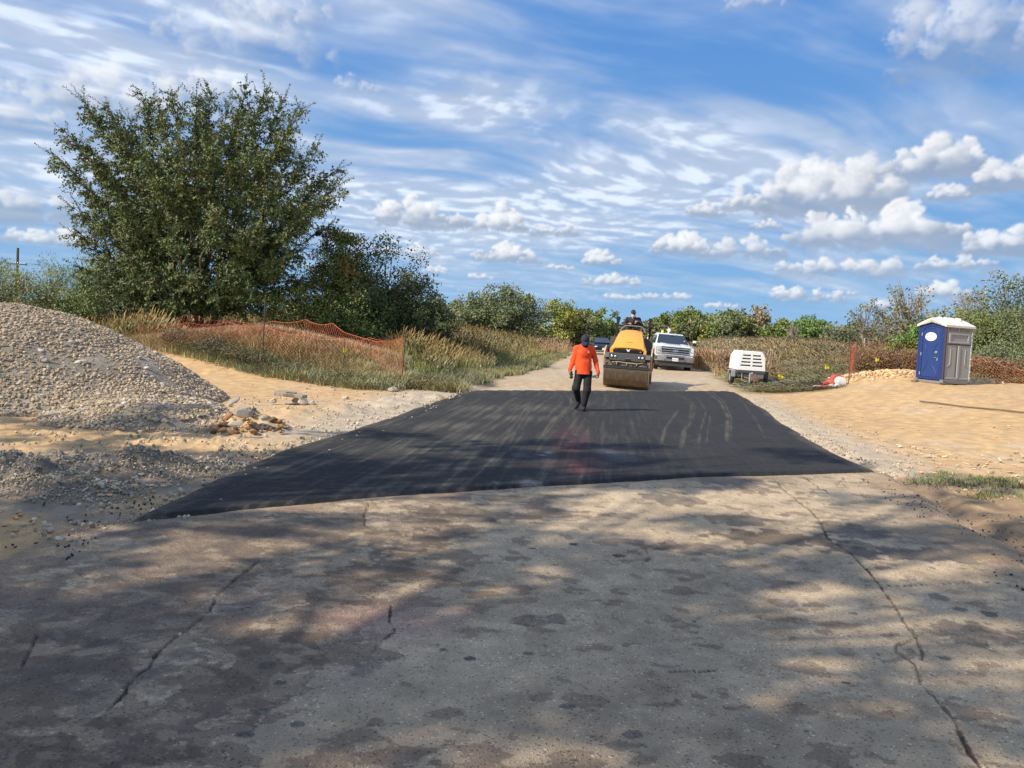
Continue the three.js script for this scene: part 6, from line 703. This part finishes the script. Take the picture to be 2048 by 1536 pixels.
  const gr = obj('grille', box(1.5, 0.42, 0.06, [0, 1.05, 0.03], [0, 0, 0], 0.03), mat([0.01, 0.01, 0.011], 0.5), t); obj('grille_frame', prism([[-0.77, 0.83], [0.77, 0.83], [0.8, 1.27], [-0.8, 1.27]], 0.07, [0, 0, 0.01], [0, 0, 0], 0.012, [[[-0.7, 0.875], [0.7, 0.875], [0.73, 1.235], [-0.73, 1.235]]]), chrome, gr);
  for (const [yy, hh] of [[1.17, 0.055], [1.045, 0.035], [0.93, 0.05]]) obj('grille_bar', box(1.42, hh, 0.05, [0, yy, 0.055], [0, 0, 0], 0.015), chrome, gr);
  const ec = document.createElement('canvas'); ec.width = 256; ec.height = 112; const g = ec.getContext('2d'); g.fillStyle = '#10264f'; g.fillRect(0, 0, 256, 112); g.fillStyle = '#e6e8ec'; g.font = 'italic bold 78px serif'; g.textAlign = 'center'; g.fillText('Ford', 124, 80); const et = new THREE.CanvasTexture(ec); et.colorSpace = THREE.SRGBColorSpace;
  obj('emblem', cyl(0.5, 0.5, 0.02, [0, 0, 0], [Math.PI / 2, 0, 0], 36).scale(0.35, 0.16, 1).translate(0, 1.05, 0.09), chrome, gr); obj('emblem_print', new THREE.CircleGeometry(0.5, 36).scale(0.31, 0.125, 1).translate(0, 1.05, 0.103), mat([1, 1, 1], 0.35, 0, { map: et }), gr);
  const bm = obj('bumper', [loft([rr(1.9, 0.5, 0.77, 0.24, 0.05), rr(2.04, 0.48, 0.78, 0.14, 0.06), rr(2.06, 0.48, 0.76, -0.2, 0.06)])], chrome, t); obj('bumper_intake', [box(0.95, 0.12, 0.03, [0, 0.67, 0.235], [0, 0, 0], 0.02)], black, bm); obj('step_bar', box(1.0, 0.05, 0.06, [-0.05, 0.82, 0.09], [0, 0, 0], 0.02), mat([0.62, 0.58, 0.48], 0.4, 0.6), bm);
  obj('valance', [loft([rr(1.9, 0.25, 0.5, 0.16, 0.05), rr(2.0, 0.24, 0.52, 0.05, 0.05)]), box(1.3, 0.1, 0.5, [0, 0.36, -0.4])], mat([0.045, 0.045, 0.048], 0.7), t);
  const pc = document.createElement('canvas'); pc.width = 128; pc.height = 64; const q = pc.getContext('2d'); q.fillStyle = '#f2f2f4'; q.fillRect(0, 0, 128, 64); q.fillStyle = '#23262e'; q.font = 'bold 34px sans-serif'; q.textAlign = 'center'; q.fillText('KJR·1468', 64, 48, 116); q.font = '13px sans-serif'; q.fillText('TEXAS', 64, 14); const pt = new THREE.CanvasTexture(pc); pt.colorSpace = THREE.SRGBColorSpace; obj('number_plate', box(0.32, 0.17, 0.012, [0, 0.6, 0.262], [0, 0, 0], 0.003), VM.plate, t); obj('plate_print', new THREE.PlaneGeometry(0.31, 0.16).translate(0, 0.6, 0.2695), mat([1, 1, 1], 0.5, 0, { map: pt }), t);
  for (const s of [-1, 1]) for (const z of [-0.95, -4.75]) wheel(t, s * 0.86, 0.41, z, 0.41, 0.28, VM.chrome);
  obj('axle', [rod([-0.8, 0.4, -0.95], [0.8, 0.4, -0.95], 0.06), box(0.3, 0.2, 0.3, [0.2, 0.36, -0.95]), box(0.9, 0.16, 4.6, [0, 0.5, -3.2])], black, t);
  obj('beacon', [ball(0.085, [-0.42, 2.06, -2.5], [1, 1.15, 1]), cyl(0.06, 0.07, 0.08, [-0.42, 2.0, -2.5])], mat([0.62, 0.75, 0.04], 0.4), t); obj('antenna_dome', [ball(0.1, [-0.06, 2.17, -2.5], [1, 1.05, 1]), cyl(0.03, 0.045, 0.16, [-0.09, 2.04, -2.5], [0, 0, -0.2])], mat([0.86, 0.86, 0.82], 0.4), t);
  obj('whip_aerial', [rod([-1.3, 1.7, -1.6], [-1.3, 1.78, -1.6], 0.008), ball(0.035, [-1.3, 1.82, -1.6])], mat([0.8, 0.85, 0.3], 0.4), t);
}
{ // dark saloon behind
  const p = at(1208, 710, 62), t = thing('parked_car', 'dark saloon car parked on the dirt road left of the roller', 'car', [p.x, land(p.x, p.z) + 0.0, p.z], 0.02); t.rotation.z = -0.01;
  const paint = mat([0.01, 0.015, 0.016], 0.3), { black, glass, lens, chrome } = VM;
  obj('body', [loft([rr(1.5, 0.26, 0.6, 0.0, 0.08), rr(1.68, 0.22, 0.7, -0.12, 0.12), rr(1.76, 0.2, 0.82, -0.5, 0.14), rr(1.78, 0.2, 0.93, -1.25, 0.14), rr(1.78, 0.2, 0.95, -3.6, 0.14), rr(1.7, 0.26, 0.92, -4.4, 0.12)])], paint, t);
  obj('cabin', loft([rr(1.52, 0.8, 0.95, -1.15, 0.05, 4, 1.5), rr(1.52, 0.8, 1.22, -1.75, 0.09, 4, 1.28), rr(1.52, 0.8, 1.41, -2.2, 0.12, 4, 1.14), rr(1.52, 0.8, 1.42, -2.9, 0.12, 4, 1.14), rr(1.52, 0.8, 1.2, -3.6, 0.1, 4, 1.2), rr(1.52, 0.8, 0.96, -4.0, 0.05, 4, 1.4)]), paint, t);
  obj('windscreen', loft([[[-0.7, 0.97, -1.14], [0.7, 0.97, -1.14], [0.55, 1.36, -2.03], [-0.55, 1.36, -2.03]], [[-0.7, 0.99, -1.1], [0.7, 0.99, -1.1], [0.55, 1.385, -2.01], [-0.55, 1.385, -2.01]]]), glass, t);
  obj('roof_strip', box(1.0, 0.012, 0.3, [0, 1.425, -2.3], [0, 0, 0], 0.005), mat([0.12, 0.13, 0.15], 0.3), t);
  for (const s of [-1, 1]) { obj('headlight', ball(0.1, [s * 0.66, 0.63, -0.14], [1.6, 0.8, 1.2]), lens, t); obj('wing_mirror', [box(0.18, 0.11, 0.1, [s * 0.98, 1.0, -1.35], [0, 0, 0], 0.04), box(0.16, 0.03, 0.05, [s * 0.88, 0.97, -1.35])], black, t); obj('side_window', loft([[[s * 0.752, 0.99, -1.5], [s * 0.752, 0.99, -3.4], [s * 0.61, 1.33, -3.1], [s * 0.61, 1.33, -2.15]], [[s * 0.766, 0.99, -1.5], [s * 0.766, 0.99, -3.4], [s * 0.624, 1.33, -3.1], [s * 0.624, 1.33, -2.15]]]), glass, t); }
  obj('grille', box(0.7, 0.1, 0.03, [0, 0.6, 0.0], [0, 0, 0], 0.02), black, t); obj('badge', cyl(0.5, 0.5, 0.02, [0, 0, 0], [Math.PI / 2, 0, 0], 20).scale(0.17, 0.09, 1).translate(0, 0.64, 0.012), chrome, t); obj('number_plate', box(0.36, 0.18, 0.012, [0, 0.47, 0.02], [0, 0, 0], 0.003), VM.plate, t); obj('bumper_strip', box(1.4, 0.05, 0.04, [0, 0.3, 0.01], [0, 0, 0], 0.015), mat([0.4, 0.4, 0.4], 0.4), t); obj('lower_intake', box(1.2, 0.08, 0.03, [0, 0.36, 0.005], [0, 0, 0], 0.02), black, t);
  for (const s of [-1, 1]) for (const z of [-0.9, -3.55]) wheel(t, s * 0.78, 0.31, z, 0.31, 0.2, VM.steelGrey);
}

// ---------------------------------------------------------------- people: smooth bodies meshed from distance fields
function surfaceNet(f, lo, hi, cell) {
  const n = [0, 1, 2].map((k) => Math.ceil((hi[k] - lo[k]) / cell) + 1), [nx, ny, nz] = n, F = new Float32Array(nx * ny * nz), id = new Int32Array(nx * ny * nz).fill(-1), P = [], idx = [];
  for (let k = 0; k < nz; k++) for (let j = 0; j < ny; j++) for (let i = 0; i < nx; i++) F[(k * ny + j) * nx + i] = f(lo[0] + i * cell, lo[1] + j * cell, lo[2] + k * cell);
  const at3 = (i, j, k) => F[(k * ny + j) * nx + i];
  for (let k = 0; k + 1 < nz; k++) for (let j = 0; j + 1 < ny; j++) for (let i = 0; i + 1 < nx; i++) {
    let c = 0, x = 0, y = 0, z = 0; const e = (a, b, ax, ay, az, bx, by, bz) => { if ((a < 0) !== (b < 0)) { const t = a / (a - b); x += ax + t * (bx - ax); y += ay + t * (by - ay); z += az + t * (bz - az); c++; } };
    const v = [at3(i, j, k), at3(i + 1, j, k), at3(i, j + 1, k), at3(i + 1, j + 1, k), at3(i, j, k + 1), at3(i + 1, j, k + 1), at3(i, j + 1, k + 1), at3(i + 1, j + 1, k + 1)];
    e(v[0], v[1], 0, 0, 0, 1, 0, 0); e(v[2], v[3], 0, 1, 0, 1, 1, 0); e(v[4], v[5], 0, 0, 1, 1, 0, 1); e(v[6], v[7], 0, 1, 1, 1, 1, 1); e(v[0], v[2], 0, 0, 0, 0, 1, 0); e(v[1], v[3], 1, 0, 0, 1, 1, 0); e(v[4], v[6], 0, 0, 1, 0, 1, 1); e(v[5], v[7], 1, 0, 1, 1, 1, 1); e(v[0], v[4], 0, 0, 0, 0, 0, 1); e(v[1], v[5], 1, 0, 0, 1, 0, 1); e(v[2], v[6], 0, 1, 0, 0, 1, 1); e(v[3], v[7], 1, 1, 0, 1, 1, 1);
    if (c) { id[(k * ny + j) * nx + i] = P.length / 3; P.push(lo[0] + (i + x / c) * cell, lo[1] + (j + y / c) * cell, lo[2] + (k + z / c) * cell); }
  }
  const I = (i, j, k) => id[(k * ny + j) * nx + i], quad = (a, b, c, d, flip) => { if (a < 0 || b < 0 || c < 0 || d < 0) return; flip ? idx.push(a, c, b, a, d, c) : idx.push(a, b, c, a, c, d); };
  for (let k = 1; k + 1 < nz; k++) for (let j = 1; j + 1 < ny; j++) for (let i = 1; i + 1 < nx; i++) { const a = at3(i, j, k) < 0; if (a !== at3(i + 1, j, k) < 0) quad(I(i, j - 1, k - 1), I(i, j, k - 1), I(i, j, k), I(i, j - 1, k), !a); if (a !== at3(i, j + 1, k) < 0) quad(I(i - 1, j, k - 1), I(i, j, k - 1), I(i, j, k), I(i - 1, j, k), a); if (a !== at3(i, j, k + 1) < 0) quad(I(i - 1, j - 1, k), I(i, j - 1, k), I(i, j, k), I(i - 1, j, k), !a); }
  const g = new THREE.BufferGeometry(); g.setAttribute('position', new THREE.BufferAttribute(new Float32Array(P), 3)); g.setIndex(idx); g.computeVertexNormals(); return g;
}
const smin = (a, b, k) => { const h = Math.max(k - Math.abs(a - b), 0) / k; return Math.min(a, b) - h * h * k * 0.25; };
const bone = (a, b, ra, rb, sq = 1) => { const dx = b[0] - a[0], dy = b[1] - a[1], dz = b[2] - a[2], L = dx * dx + dy * dy + dz * dz; return (x, y, z) => { const t = clamp(((x - a[0]) * dx + (y - a[1]) * dy + (z - a[2]) * dz) / L, 0, 1), u = x - a[0] - dx * t, v = y - a[1] - dy * t, w = (z - a[2] - dz * t) / sq; return (Math.sqrt(u * u + v * v + w * w) - lerp(ra, rb, t)) * Math.min(1, sq); }; };
const egg = (c, r, rot = [0, 0, 0]) => { const m = new THREE.Matrix3().setFromMatrix4(new THREE.Matrix4().makeRotationFromEuler(new THREE.Euler(...rot)).transpose()).elements, k = Math.min(...r); return (x, y, z) => { x -= c[0]; y -= c[1]; z -= c[2]; const a = (m[0] * x + m[3] * y + m[6] * z) / r[0], b = (m[1] * x + m[4] * y + m[7] * z) / r[1], d = (m[2] * x + m[5] * y + m[8] * z) / r[2], q = Math.sqrt(a * a + b * b + d * d); return q < 1e-6 ? -k : (q - 1) * k * (q < 1 ? 1 : Math.min(1.6, 1)); }; };
const join = (k, ...fs) => (x, y, z) => { let d = fs[0](x, y, z); for (let i = 1; i < fs.length; i++) d = smin(d, fs[i](x, y, z), k); return d; };
const mid = (a, b, t) => a.map((v, i) => lerp(v, b[i], t));
// a hand closed round something: palm, four unequal fingers with two bends, thumb from the side of the palm
function hand(w, dir, palm, out, curl) {                              // wrist, towards the knuckles, the way the palm faces, thumb side
  const D = V(...dir).normalize(), N = V(...palm).normalize(), O = V(...out).normalize(), p = (a, b, c) => [w[0] + D.x * a + N.x * b + O.x * c, w[1] + D.y * a + N.y * b + O.y * c, w[2] + D.z * a + N.z * b + O.z * c], parts = [bone(p(0, 0, 0), p(0.03, 0, 0), 0.027, 0.03), bone(p(0.03, 0, 0.022), p(0.085, 0, 0.026), 0.017, 0.015), bone(p(0.03, 0, -0.02), p(0.08, 0, -0.028), 0.018, 0.014), bone(p(0.03, 0, 0), p(0.088, 0, 0), 0.019, 0.015)];
  const fingers = []; for (const [o, L] of [[0.03, 0.9], [0.01, 1], [-0.011, 0.94], [-0.031, 0.76]]) { const c1 = curl, c2 = curl * 2, l1 = 0.042 * L, l2 = 0.028 * L, l3 = 0.02 * L, a = p(0.086, 0, o), b = p(0.086 + l1 * Math.cos(c1), l1 * Math.sin(c1), o), c = p(0.086 + l1 * Math.cos(c1) + l2 * Math.cos(c2), l1 * Math.sin(c1) + l2 * Math.sin(c2), o), e = p(0.086 + l1 * Math.cos(c1) + l2 * Math.cos(c2) + l3 * Math.cos(c2 + 0.5), l1 * Math.sin(c1) + l2 * Math.sin(c2) + l3 * Math.sin(c2 + 0.5), o); fingers.push(join(0.003, bone(a, b, 0.0095, 0.009), bone(b, c, 0.009, 0.008), bone(c, e, 0.008, 0.007))); }
  const th = join(0.006, bone(p(0.02, 0.006, 0.026), p(0.05, 0.022, 0.052), 0.014, 0.0115), bone(p(0.05, 0.022, 0.052), p(0.078, 0.042, 0.05), 0.0105, 0.009)), base = join(0.012, ...parts, th);
  return (x, y, z) => { let d = base(x, y, z); for (const f of fingers) d = Math.min(d, f(x, y, z)) === d ? smin(d, f(x, y, z), 0.004) : smin(d, f(x, y, z), 0.004); return d; };
}
function headShape(c, pitch, yaw, k = 1) {                             // skull, jaw, nose, brow, ears turned and tilted together
  const q = new THREE.Quaternion().setFromEuler(new THREE.Euler(pitch, yaw, 0, 'YXZ')), e = new THREE.Euler().setFromQuaternion(q), R = [e.x, e.y, e.z], p = (x, y, z) => { const v = V(x * k, y * k, z * k).applyQuaternion(q); return [c[0] + v.x, c[1] + v.y, c[2] + v.z]; };
  const skull = join(0.03, egg(p(0, 0.03, -0.012), [0.077 * k, 0.095 * k, 0.098 * k], R), egg(p(0, -0.05, 0.028), [0.056 * k, 0.07 * k, 0.068 * k], R), bone(p(-0.02, -0.098, 0.062), p(0.02, -0.098, 0.062), 0.02 * k, 0.02 * k)), face = join(0.012, skull, bone(p(0, 0.012, 0.085), p(0, -0.028, 0.108), 0.009 * k, 0.015 * k), bone(p(-0.045, 0.03, 0.078), p(0.045, 0.03, 0.078), 0.011 * k, 0.011 * k), bone(p(-0.02, -0.062, 0.088), p(0.02, -0.062, 0.088), 0.008 * k, 0.008 * k), bone(p(-0.022, -0.076, 0.086), p(0.022, -0.076, 0.086), 0.008 * k, 0.008 * k), egg(p(0.079, -0.005, -0.01), [0.01 * k, 0.032 * k, 0.02 * k], R), egg(p(-0.079, -0.005, -0.01), [0.01 * k, 0.032 * k, 0.02 * k], R));
  const sock = [egg(p(0.031, 0.006, 0.096), [0.016 * k, 0.01 * k, 0.012 * k], R), egg(p(-0.031, 0.006, 0.096), [0.016 * k, 0.01 * k, 0.012 * k], R)]; return { p, R, f: (x, y, z) => Math.max(face(x, y, z), -sock[0](x, y, z), -sock[1](x, y, z)), skull };
}
const boxOf = (pts, m) => [[0, 1, 2].map((k) => Math.min(...pts.map((p) => p[k])) - m), [0, 1, 2].map((k) => Math.max(...pts.map((p) => p[k])) + m)];
const cloth = (c, r = 0.85) => mat(c, r, 0, { sheen: 0.2, sheenColor: new THREE.Color(0.3, 0.3, 0.3), bumpMap: T.grain, bumpScale: 0.002 });
function figure(t, J, look) {                                          // J: joints in metres, look: colours
  const { hip, chest, neck, head, L, R } = J, arm = (A) => join(0.03, bone(A.shoulder, A.elbow, 0.052, 0.042), bone(A.elbow, A.wrist, 0.041, 0.028)), leg = (A) => join(0.04, bone(A.hip, A.knee, 0.085, 0.058), bone(A.knee, A.ankle, 0.055, 0.04)), foot = (A) => join(0.03, bone(A.ankle, A.heel, 0.045, 0.04), bone(A.heel, A.toe, 0.042, 0.036));
  const torso = join(0.09, bone(hip, mid(hip, chest, 0.5), 0.145, 0.135, 0.78), bone(mid(hip, chest, 0.5), chest, 0.135, 0.15, 0.74), bone(mid(chest, L.shoulder, 0.25), mid(chest, L.shoulder, 0.98), 0.075, 0.058), bone(mid(chest, R.shoulder, 0.25), mid(chest, R.shoulder, 0.98), 0.075, 0.058), bone(chest, neck, 0.1, 0.06)), H = headShape(head, J.pitch, J.yaw, 1.07), nk = bone(neck, H.p(0, -0.04, -0.02), 0.058, 0.056);
  const limbs = join(0.03, torso, arm(L), arm(R), leg(L), leg(R), foot(L), foot(R), nk), all = [hip, chest, neck, ...[L, R].flatMap((A) => [A.shoulder, A.elbow, A.wrist, A.hip, A.knee, A.ankle, A.heel, A.toe])], hands = [L, R].map((A) => hand(A.wrist, A.dir, A.palm, A.thumb, A.curl));
  const geos = [surfaceNet(limbs, ...boxOf(all, 0.2), 0.016), surfaceNet(join(0.02, H.f, nk), ...boxOf([head], 0.16), 0.008), ...hands.map((h, i) => surfaceNet(join(0.01, h, bone(mid([L, R][i].elbow, [L, R][i].wrist, 0.8), [L, R][i].wrist, 0.03, 0.027)), ...boxOf([[L, R][i].wrist], 0.17), 0.0042))]; const body = obj('body', geos, mat(look.skin, 0.55), t);
  obj('eye', [ball(0.011, H.p(0.031, 0.006, 0.085)), ball(0.011, H.p(-0.031, 0.006, 0.085))], mat([0.03, 0.02, 0.015], 0.2), t);
  const fold = (k, s) => (x, y, z) => k * (n3(x * 9 + s, y * 5, z * 9) + 0.6 * n3(x * 17, y * 13 + s, z * 17)), f1 = fold(0.013, 3), f2 = fold(0.008, 11);
  const sleeve = (A) => join(0.04, bone(A.shoulder, A.elbow, 0.066, 0.056), bone(A.elbow, mid(A.elbow, A.wrist, 0.96), 0.056, 0.043)), shirtBody = join(0.1, bone(J.hem.map((v, i) => v + (J.hem[i] - chest[i]) * 0.35), mid(hip, chest, 0.45), 0.205, 0.152, 0.8), bone(mid(hip, chest, 0.45), chest, 0.15, 0.158, 0.78), bone(mid(chest, L.shoulder, 0.2), L.shoulder, 0.09, 0.058), bone(mid(chest, R.shoulder, 0.2), R.shoulder, 0.09, 0.058), bone(chest, mid(chest, neck, 0.85), 0.12, 0.08)), up = V(...neck).sub(V(...hip)).normalize();
  const hemCut = (x, y, z) => (J.hem[0] - x) * up.x + (J.hem[1] - y) * up.y + (J.hem[2] - z) * up.z - 0.02, neckCut = (x, y, z) => 0.078 - Math.hypot(x - neck[0], (y - neck[1] - 0.03) * 0.8, z - neck[2] - 0.035), sl = join(0.035, sleeve(L), sleeve(R));
  const shirt = (x, y, z) => { const tr = Math.max(shirtBody(x, y, z), hemCut(x, y, z)); return Math.max(smin(tr, sl(x, y, z), 0.05), neckCut(x, y, z)) + f1(x, y, z); };
  obj('shirt', surfaceNet(shirt, ...boxOf([J.hem, chest, neck, L.shoulder, L.elbow, L.wrist, R.shoulder, R.elbow, R.wrist], 0.22), 0.016), cloth(look.shirt), t);
  const trouserLeg = (A) => join(0.05, bone(A.hip, A.knee, 0.096, 0.084), bone(A.knee, mid(A.knee, A.ankle, 0.93), 0.084, 0.066)), waistTop = (x, y, z) => y - hip[1] - 0.01, trousers = join(0.06, bone([hip[0] - 0.04, hip[1], hip[2]], [hip[0] + 0.04, hip[1], hip[2]], 0.132, 0.132, 0.9), trouserLeg(L), trouserLeg(R)), cut = [L, R].map((A) => { const d = V(...A.ankle).sub(V(...A.knee)).normalize(), q = mid(A.knee, A.ankle, 0.95); return (x, y, z) => { const s = (x - q[0]) * d.x + (y - q[1]) * d.y + (z - q[2]) * d.z, near = Math.hypot(x - q[0], y - q[1], z - q[2]); return near < 0.16 ? s : -1; }; });
  obj('trousers', surfaceNet((x, y, z) => Math.max(trousers(x, y, z) + f2(x, y, z), waistTop(x, y, z), cut[0](x, y, z), cut[1](x, y, z)), ...boxOf([hip, L.hip, L.knee, L.ankle, R.hip, R.knee, R.ankle], 0.2), 0.016), cloth(look.trousers), t);
  for (const A of [L, R]) { const d = V(...A.toe).sub(V(...A.heel)).normalize(), sole = A.sole; obj('boot', surfaceNet((x, y, z) => Math.max(join(0.035, bone(mid(A.knee, A.ankle, 0.86), A.heel, 0.058, 0.052), bone(A.heel, mid(A.heel, A.toe, 0.75), 0.052, 0.05), bone(mid(A.heel, A.toe, 0.7), A.toe, 0.05, 0.04))(x, y, z), sole ? -((x - A.heel[0]) * sole[0] + (y - A.heel[1]) * sole[1] + (z - A.heel[2]) * sole[2]) - 0.045 : -1), ...boxOf([A.ankle, A.heel, A.toe], 0.12), 0.009), mat(look.boots, 0.8), t); }
  const capTop = (x, y, z) => H.skull(x, y, z) - 0.014, capN = V(...H.p(0, 1, 0.12)).sub(V(...head)).normalize(), cp = H.p(0, 0.028, 0), brim = egg(H.p(0, 0.042, 0.125), [0.072, 0.008, 0.075], [H.R[0] + 0.18, H.R[1], H.R[2]]);
  obj('cap', surfaceNet((x, y, z) => smin(Math.max(capTop(x, y, z), -((x - cp[0]) * capN.x + (y - cp[1]) * capN.y + (z - cp[2]) * capN.z)), brim(x, y, z), 0.012), ...boxOf([head], 0.24), 0.009), cloth(look.cap), t);
  const mp = H.p(0, -0.03, 0), low = H.p(0, -0.17, 0); if (look.mask) obj('neck_gaiter', surfaceNet((x, y, z) => Math.max(smin(H.skull(x, y, z) - 0.009, nk(x, y, z) - 0.016, 0.04) + 0.4 * f1(x, y, z), (x - mp[0]) * capN.x + (y - mp[1]) * capN.y + (z - mp[2]) * capN.z), ...boxOf([head, neck], 0.15), 0.009), cloth(look.mask), t);
  return { H, body };
}
{ // walking worker
  const p = at(1164, 823, 17.0), t = thing('person', 'worker in bright orange long-sleeved shirt and black trousers walking on the new asphalt looking down', 'person', [p.x, 0.034, p.z], -0.06);
  const J = { hip: [-0.005, 0.9, 0], chest: [-0.01, 1.3, 0.02], neck: [-0.005, 1.475, 0.04], head: [0.0, 1.575, 0.135], pitch: 0.72, yaw: -0.12, hem: [-0.005, 0.85, 0.01],
    R: { shoulder: [-0.178, 1.4, 0.02], elbow: [-0.26, 1.13, -0.02], wrist: [-0.315, 0.9, 0.08], dir: [0.05, -1, 0.18], palm: [1, 0.1, -0.3], thumb: [0.2, 0.15, 1], curl: 0.85, hip: [-0.1, 0.86, 0], knee: [-0.16, 0.5, 0.07], ankle: [-0.085, 0.185, -0.2], heel: [-0.08, 0.16, -0.225], toe: [-0.15, 0.055, -0.02], sole: [0.1, 0.85, 0.5] },
    L: { shoulder: [0.17, 1.4, 0.0], elbow: [0.26, 1.12, -0.05], wrist: [0.325, 0.86, 0.03], dir: [0.08, -1, 0.2], palm: [-1, 0.1, -0.1], thumb: [-0.3, 0.1, 1], curl: 0.75, hip: [0.1, 0.86, 0], knee: [0.09, 0.46, 0.08], ankle: [0.03, 0.1, 0.05], heel: [0.03, 0.045, 0.02], toe: [0.015, 0.04, 0.23], sole: [0, 1, 0] } };
  const { H } = figure(t, J, { skin: [0.22, 0.12, 0.075], shirt: [0.98, 0.095, 0.018], trousers: [0.012, 0.012, 0.015], boots: [0.022, 0.019, 0.017], cap: [0.022, 0.022, 0.05], mask: [0.014, 0.013, 0.016] });
  const lg = document.createElement('canvas'); lg.width = 128; lg.height = 96; const g = lg.getContext('2d'); g.fillStyle = '#ff5a2a'; g.fillRect(0, 0, 128, 96); g.strokeStyle = '#ffd9cc'; g.lineWidth = 7; g.strokeRect(44, 10, 40, 34); g.beginPath(); g.moveTo(20, 50); g.lineTo(60, 14); g.stroke(); g.fillStyle = '#ffd9cc'; g.fillRect(12, 56, 104, 8); g.fillRect(24, 72, 80, 6); const lt = new THREE.CanvasTexture(lg); lt.colorSpace = THREE.SRGBColorSpace; const lp = new THREE.PlaneGeometry(0.085, 0.06); obj('chest_logo', place(lp, [0.085, 1.335, 0.168], [-0.1, 0.35, 0]), mat([1, 1, 1], 0.8, 0, { map: lt }), t.children.find((c) => c.name === 'shirt'));
  const held = (x, y, z, g, c, label, cat) => { const o = obj('held_tool', g, mat(c, 0.5)); o.position.set(t.position.x + x, t.position.y + y, t.position.z + z); tag(o, label, cat); };
  held(-0.285, 0.81, 0.085, [cyl(0.028, 0.028, 0.13, [0, 0, 0], [0.3, 0, 0]), ball(0.04, [0, -0.06, 0.01]), ball(0.016, [0.0, 0.06, 0.03])], [0.02, 0.02, 0.022], 'small black handheld tool in the hand nearer the gravel pile', 'tool'); held(0.27, 0.79, 0.05, [box(0.1, 0.07, 0.03, [-0.03, 0, 0], [0.2, 0.3, 0.2], 0.012)], [0.4, 0.44, 0.38], 'pale folded pad in the hand nearer the roller', 'pad');
}
{ // roller driver
  const t = thing('person', 'driver in black long-sleeved shirt, dark cap and pale face cover sitting on the roller', 'person', [rollerAt.x, rollerY, rollerAt.z], rollerTurn); const off = V(0.0, 0, -1.98).applyEuler(new THREE.Euler(0, rollerTurn, 0)); t.position.x += off.x; t.position.z += off.z; t.position.x += 0.06;
  const Y = 1.86, J = { hip: [0, Y + 0.12, 0], chest: [0.0, Y + 0.5, 0.08], neck: [0.0, Y + 0.66, 0.13], head: [0.0, Y + 0.79, 0.18], pitch: 0.12, yaw: 0.24, hem: [0, Y + 0.08, 0],
    R: { shoulder: [-0.22, Y + 0.59, 0.09], elbow: [-0.32, Y + 0.33, 0.18], wrist: [-0.15, Y + 0.4, 0.38], dir: [0.6, 0.2, 0.6], palm: [0.2, -1, 0.2], thumb: [0.5, 0.3, -0.3], curl: 0.9, hip: [-0.1, Y + 0.06, 0.02], knee: [-0.17, Y + 0.02, 0.42], ankle: [-0.17, Y - 0.3, 0.42], heel: [-0.17, Y - 0.31, 0.4], toe: [-0.19, Y - 0.31, 0.56], sole: null },
    L: { shoulder: [0.22, Y + 0.59, 0.09], elbow: [0.34, Y + 0.34, 0.2], wrist: [0.19, Y + 0.48, 0.42], dir: [-0.5, 0.25, 0.6], palm: [-0.2, -1, 0.2], thumb: [-0.5, 0.3, -0.3], curl: 0.9, hip: [0.1, Y + 0.06, 0.02], knee: [0.17, Y + 0.02, 0.42], ankle: [0.17, Y - 0.3, 0.42], heel: [0.17, Y - 0.31, 0.4], toe: [0.19, Y - 0.31, 0.56], sole: null } };
  const { H } = figure(t, J, { skin: [0.4, 0.2, 0.14], shirt: [0.022, 0.022, 0.026], trousers: [0.03, 0.03, 0.04], boots: [0.03, 0.02, 0.015], cap: [0.018, 0.018, 0.024], mask: [0.55, 0.52, 0.48] });
  obj('sunglasses', [egg2(H, 0.032), egg2(H, -0.032), rod(H.p(-0.06, 0.012, 0.09), H.p(0.06, 0.012, 0.09), 0.005)], mat([0.01, 0.01, 0.01], 0.1), t); obj('cap_badge', ball(0.012, H.p(0, 0.075, 0.098)), mat([0.4, 0.06, 0.05], 0.6), t); obj('chest_logo', prism([[-0.03, -0.02], [0.03, -0.02], [0, 0.03]], 0.006, [0.085, Y + 0.44, 0.235], [-0.2, 0.3, 0], 0.002), mat([0.45, 0.45, 0.47], 0.8), t.children.find((c) => c.name === 'shirt'));
}
function egg2(H, x) { const c = H.p(x, 0.006, 0.1); return ball(0.024, c, [1, 0.75, 0.5]); }

scene.traverse((o) => { if (o.isMesh) { o.castShadow = true; o.receiveShadow = true; } });
renderer.render(scene, camera);
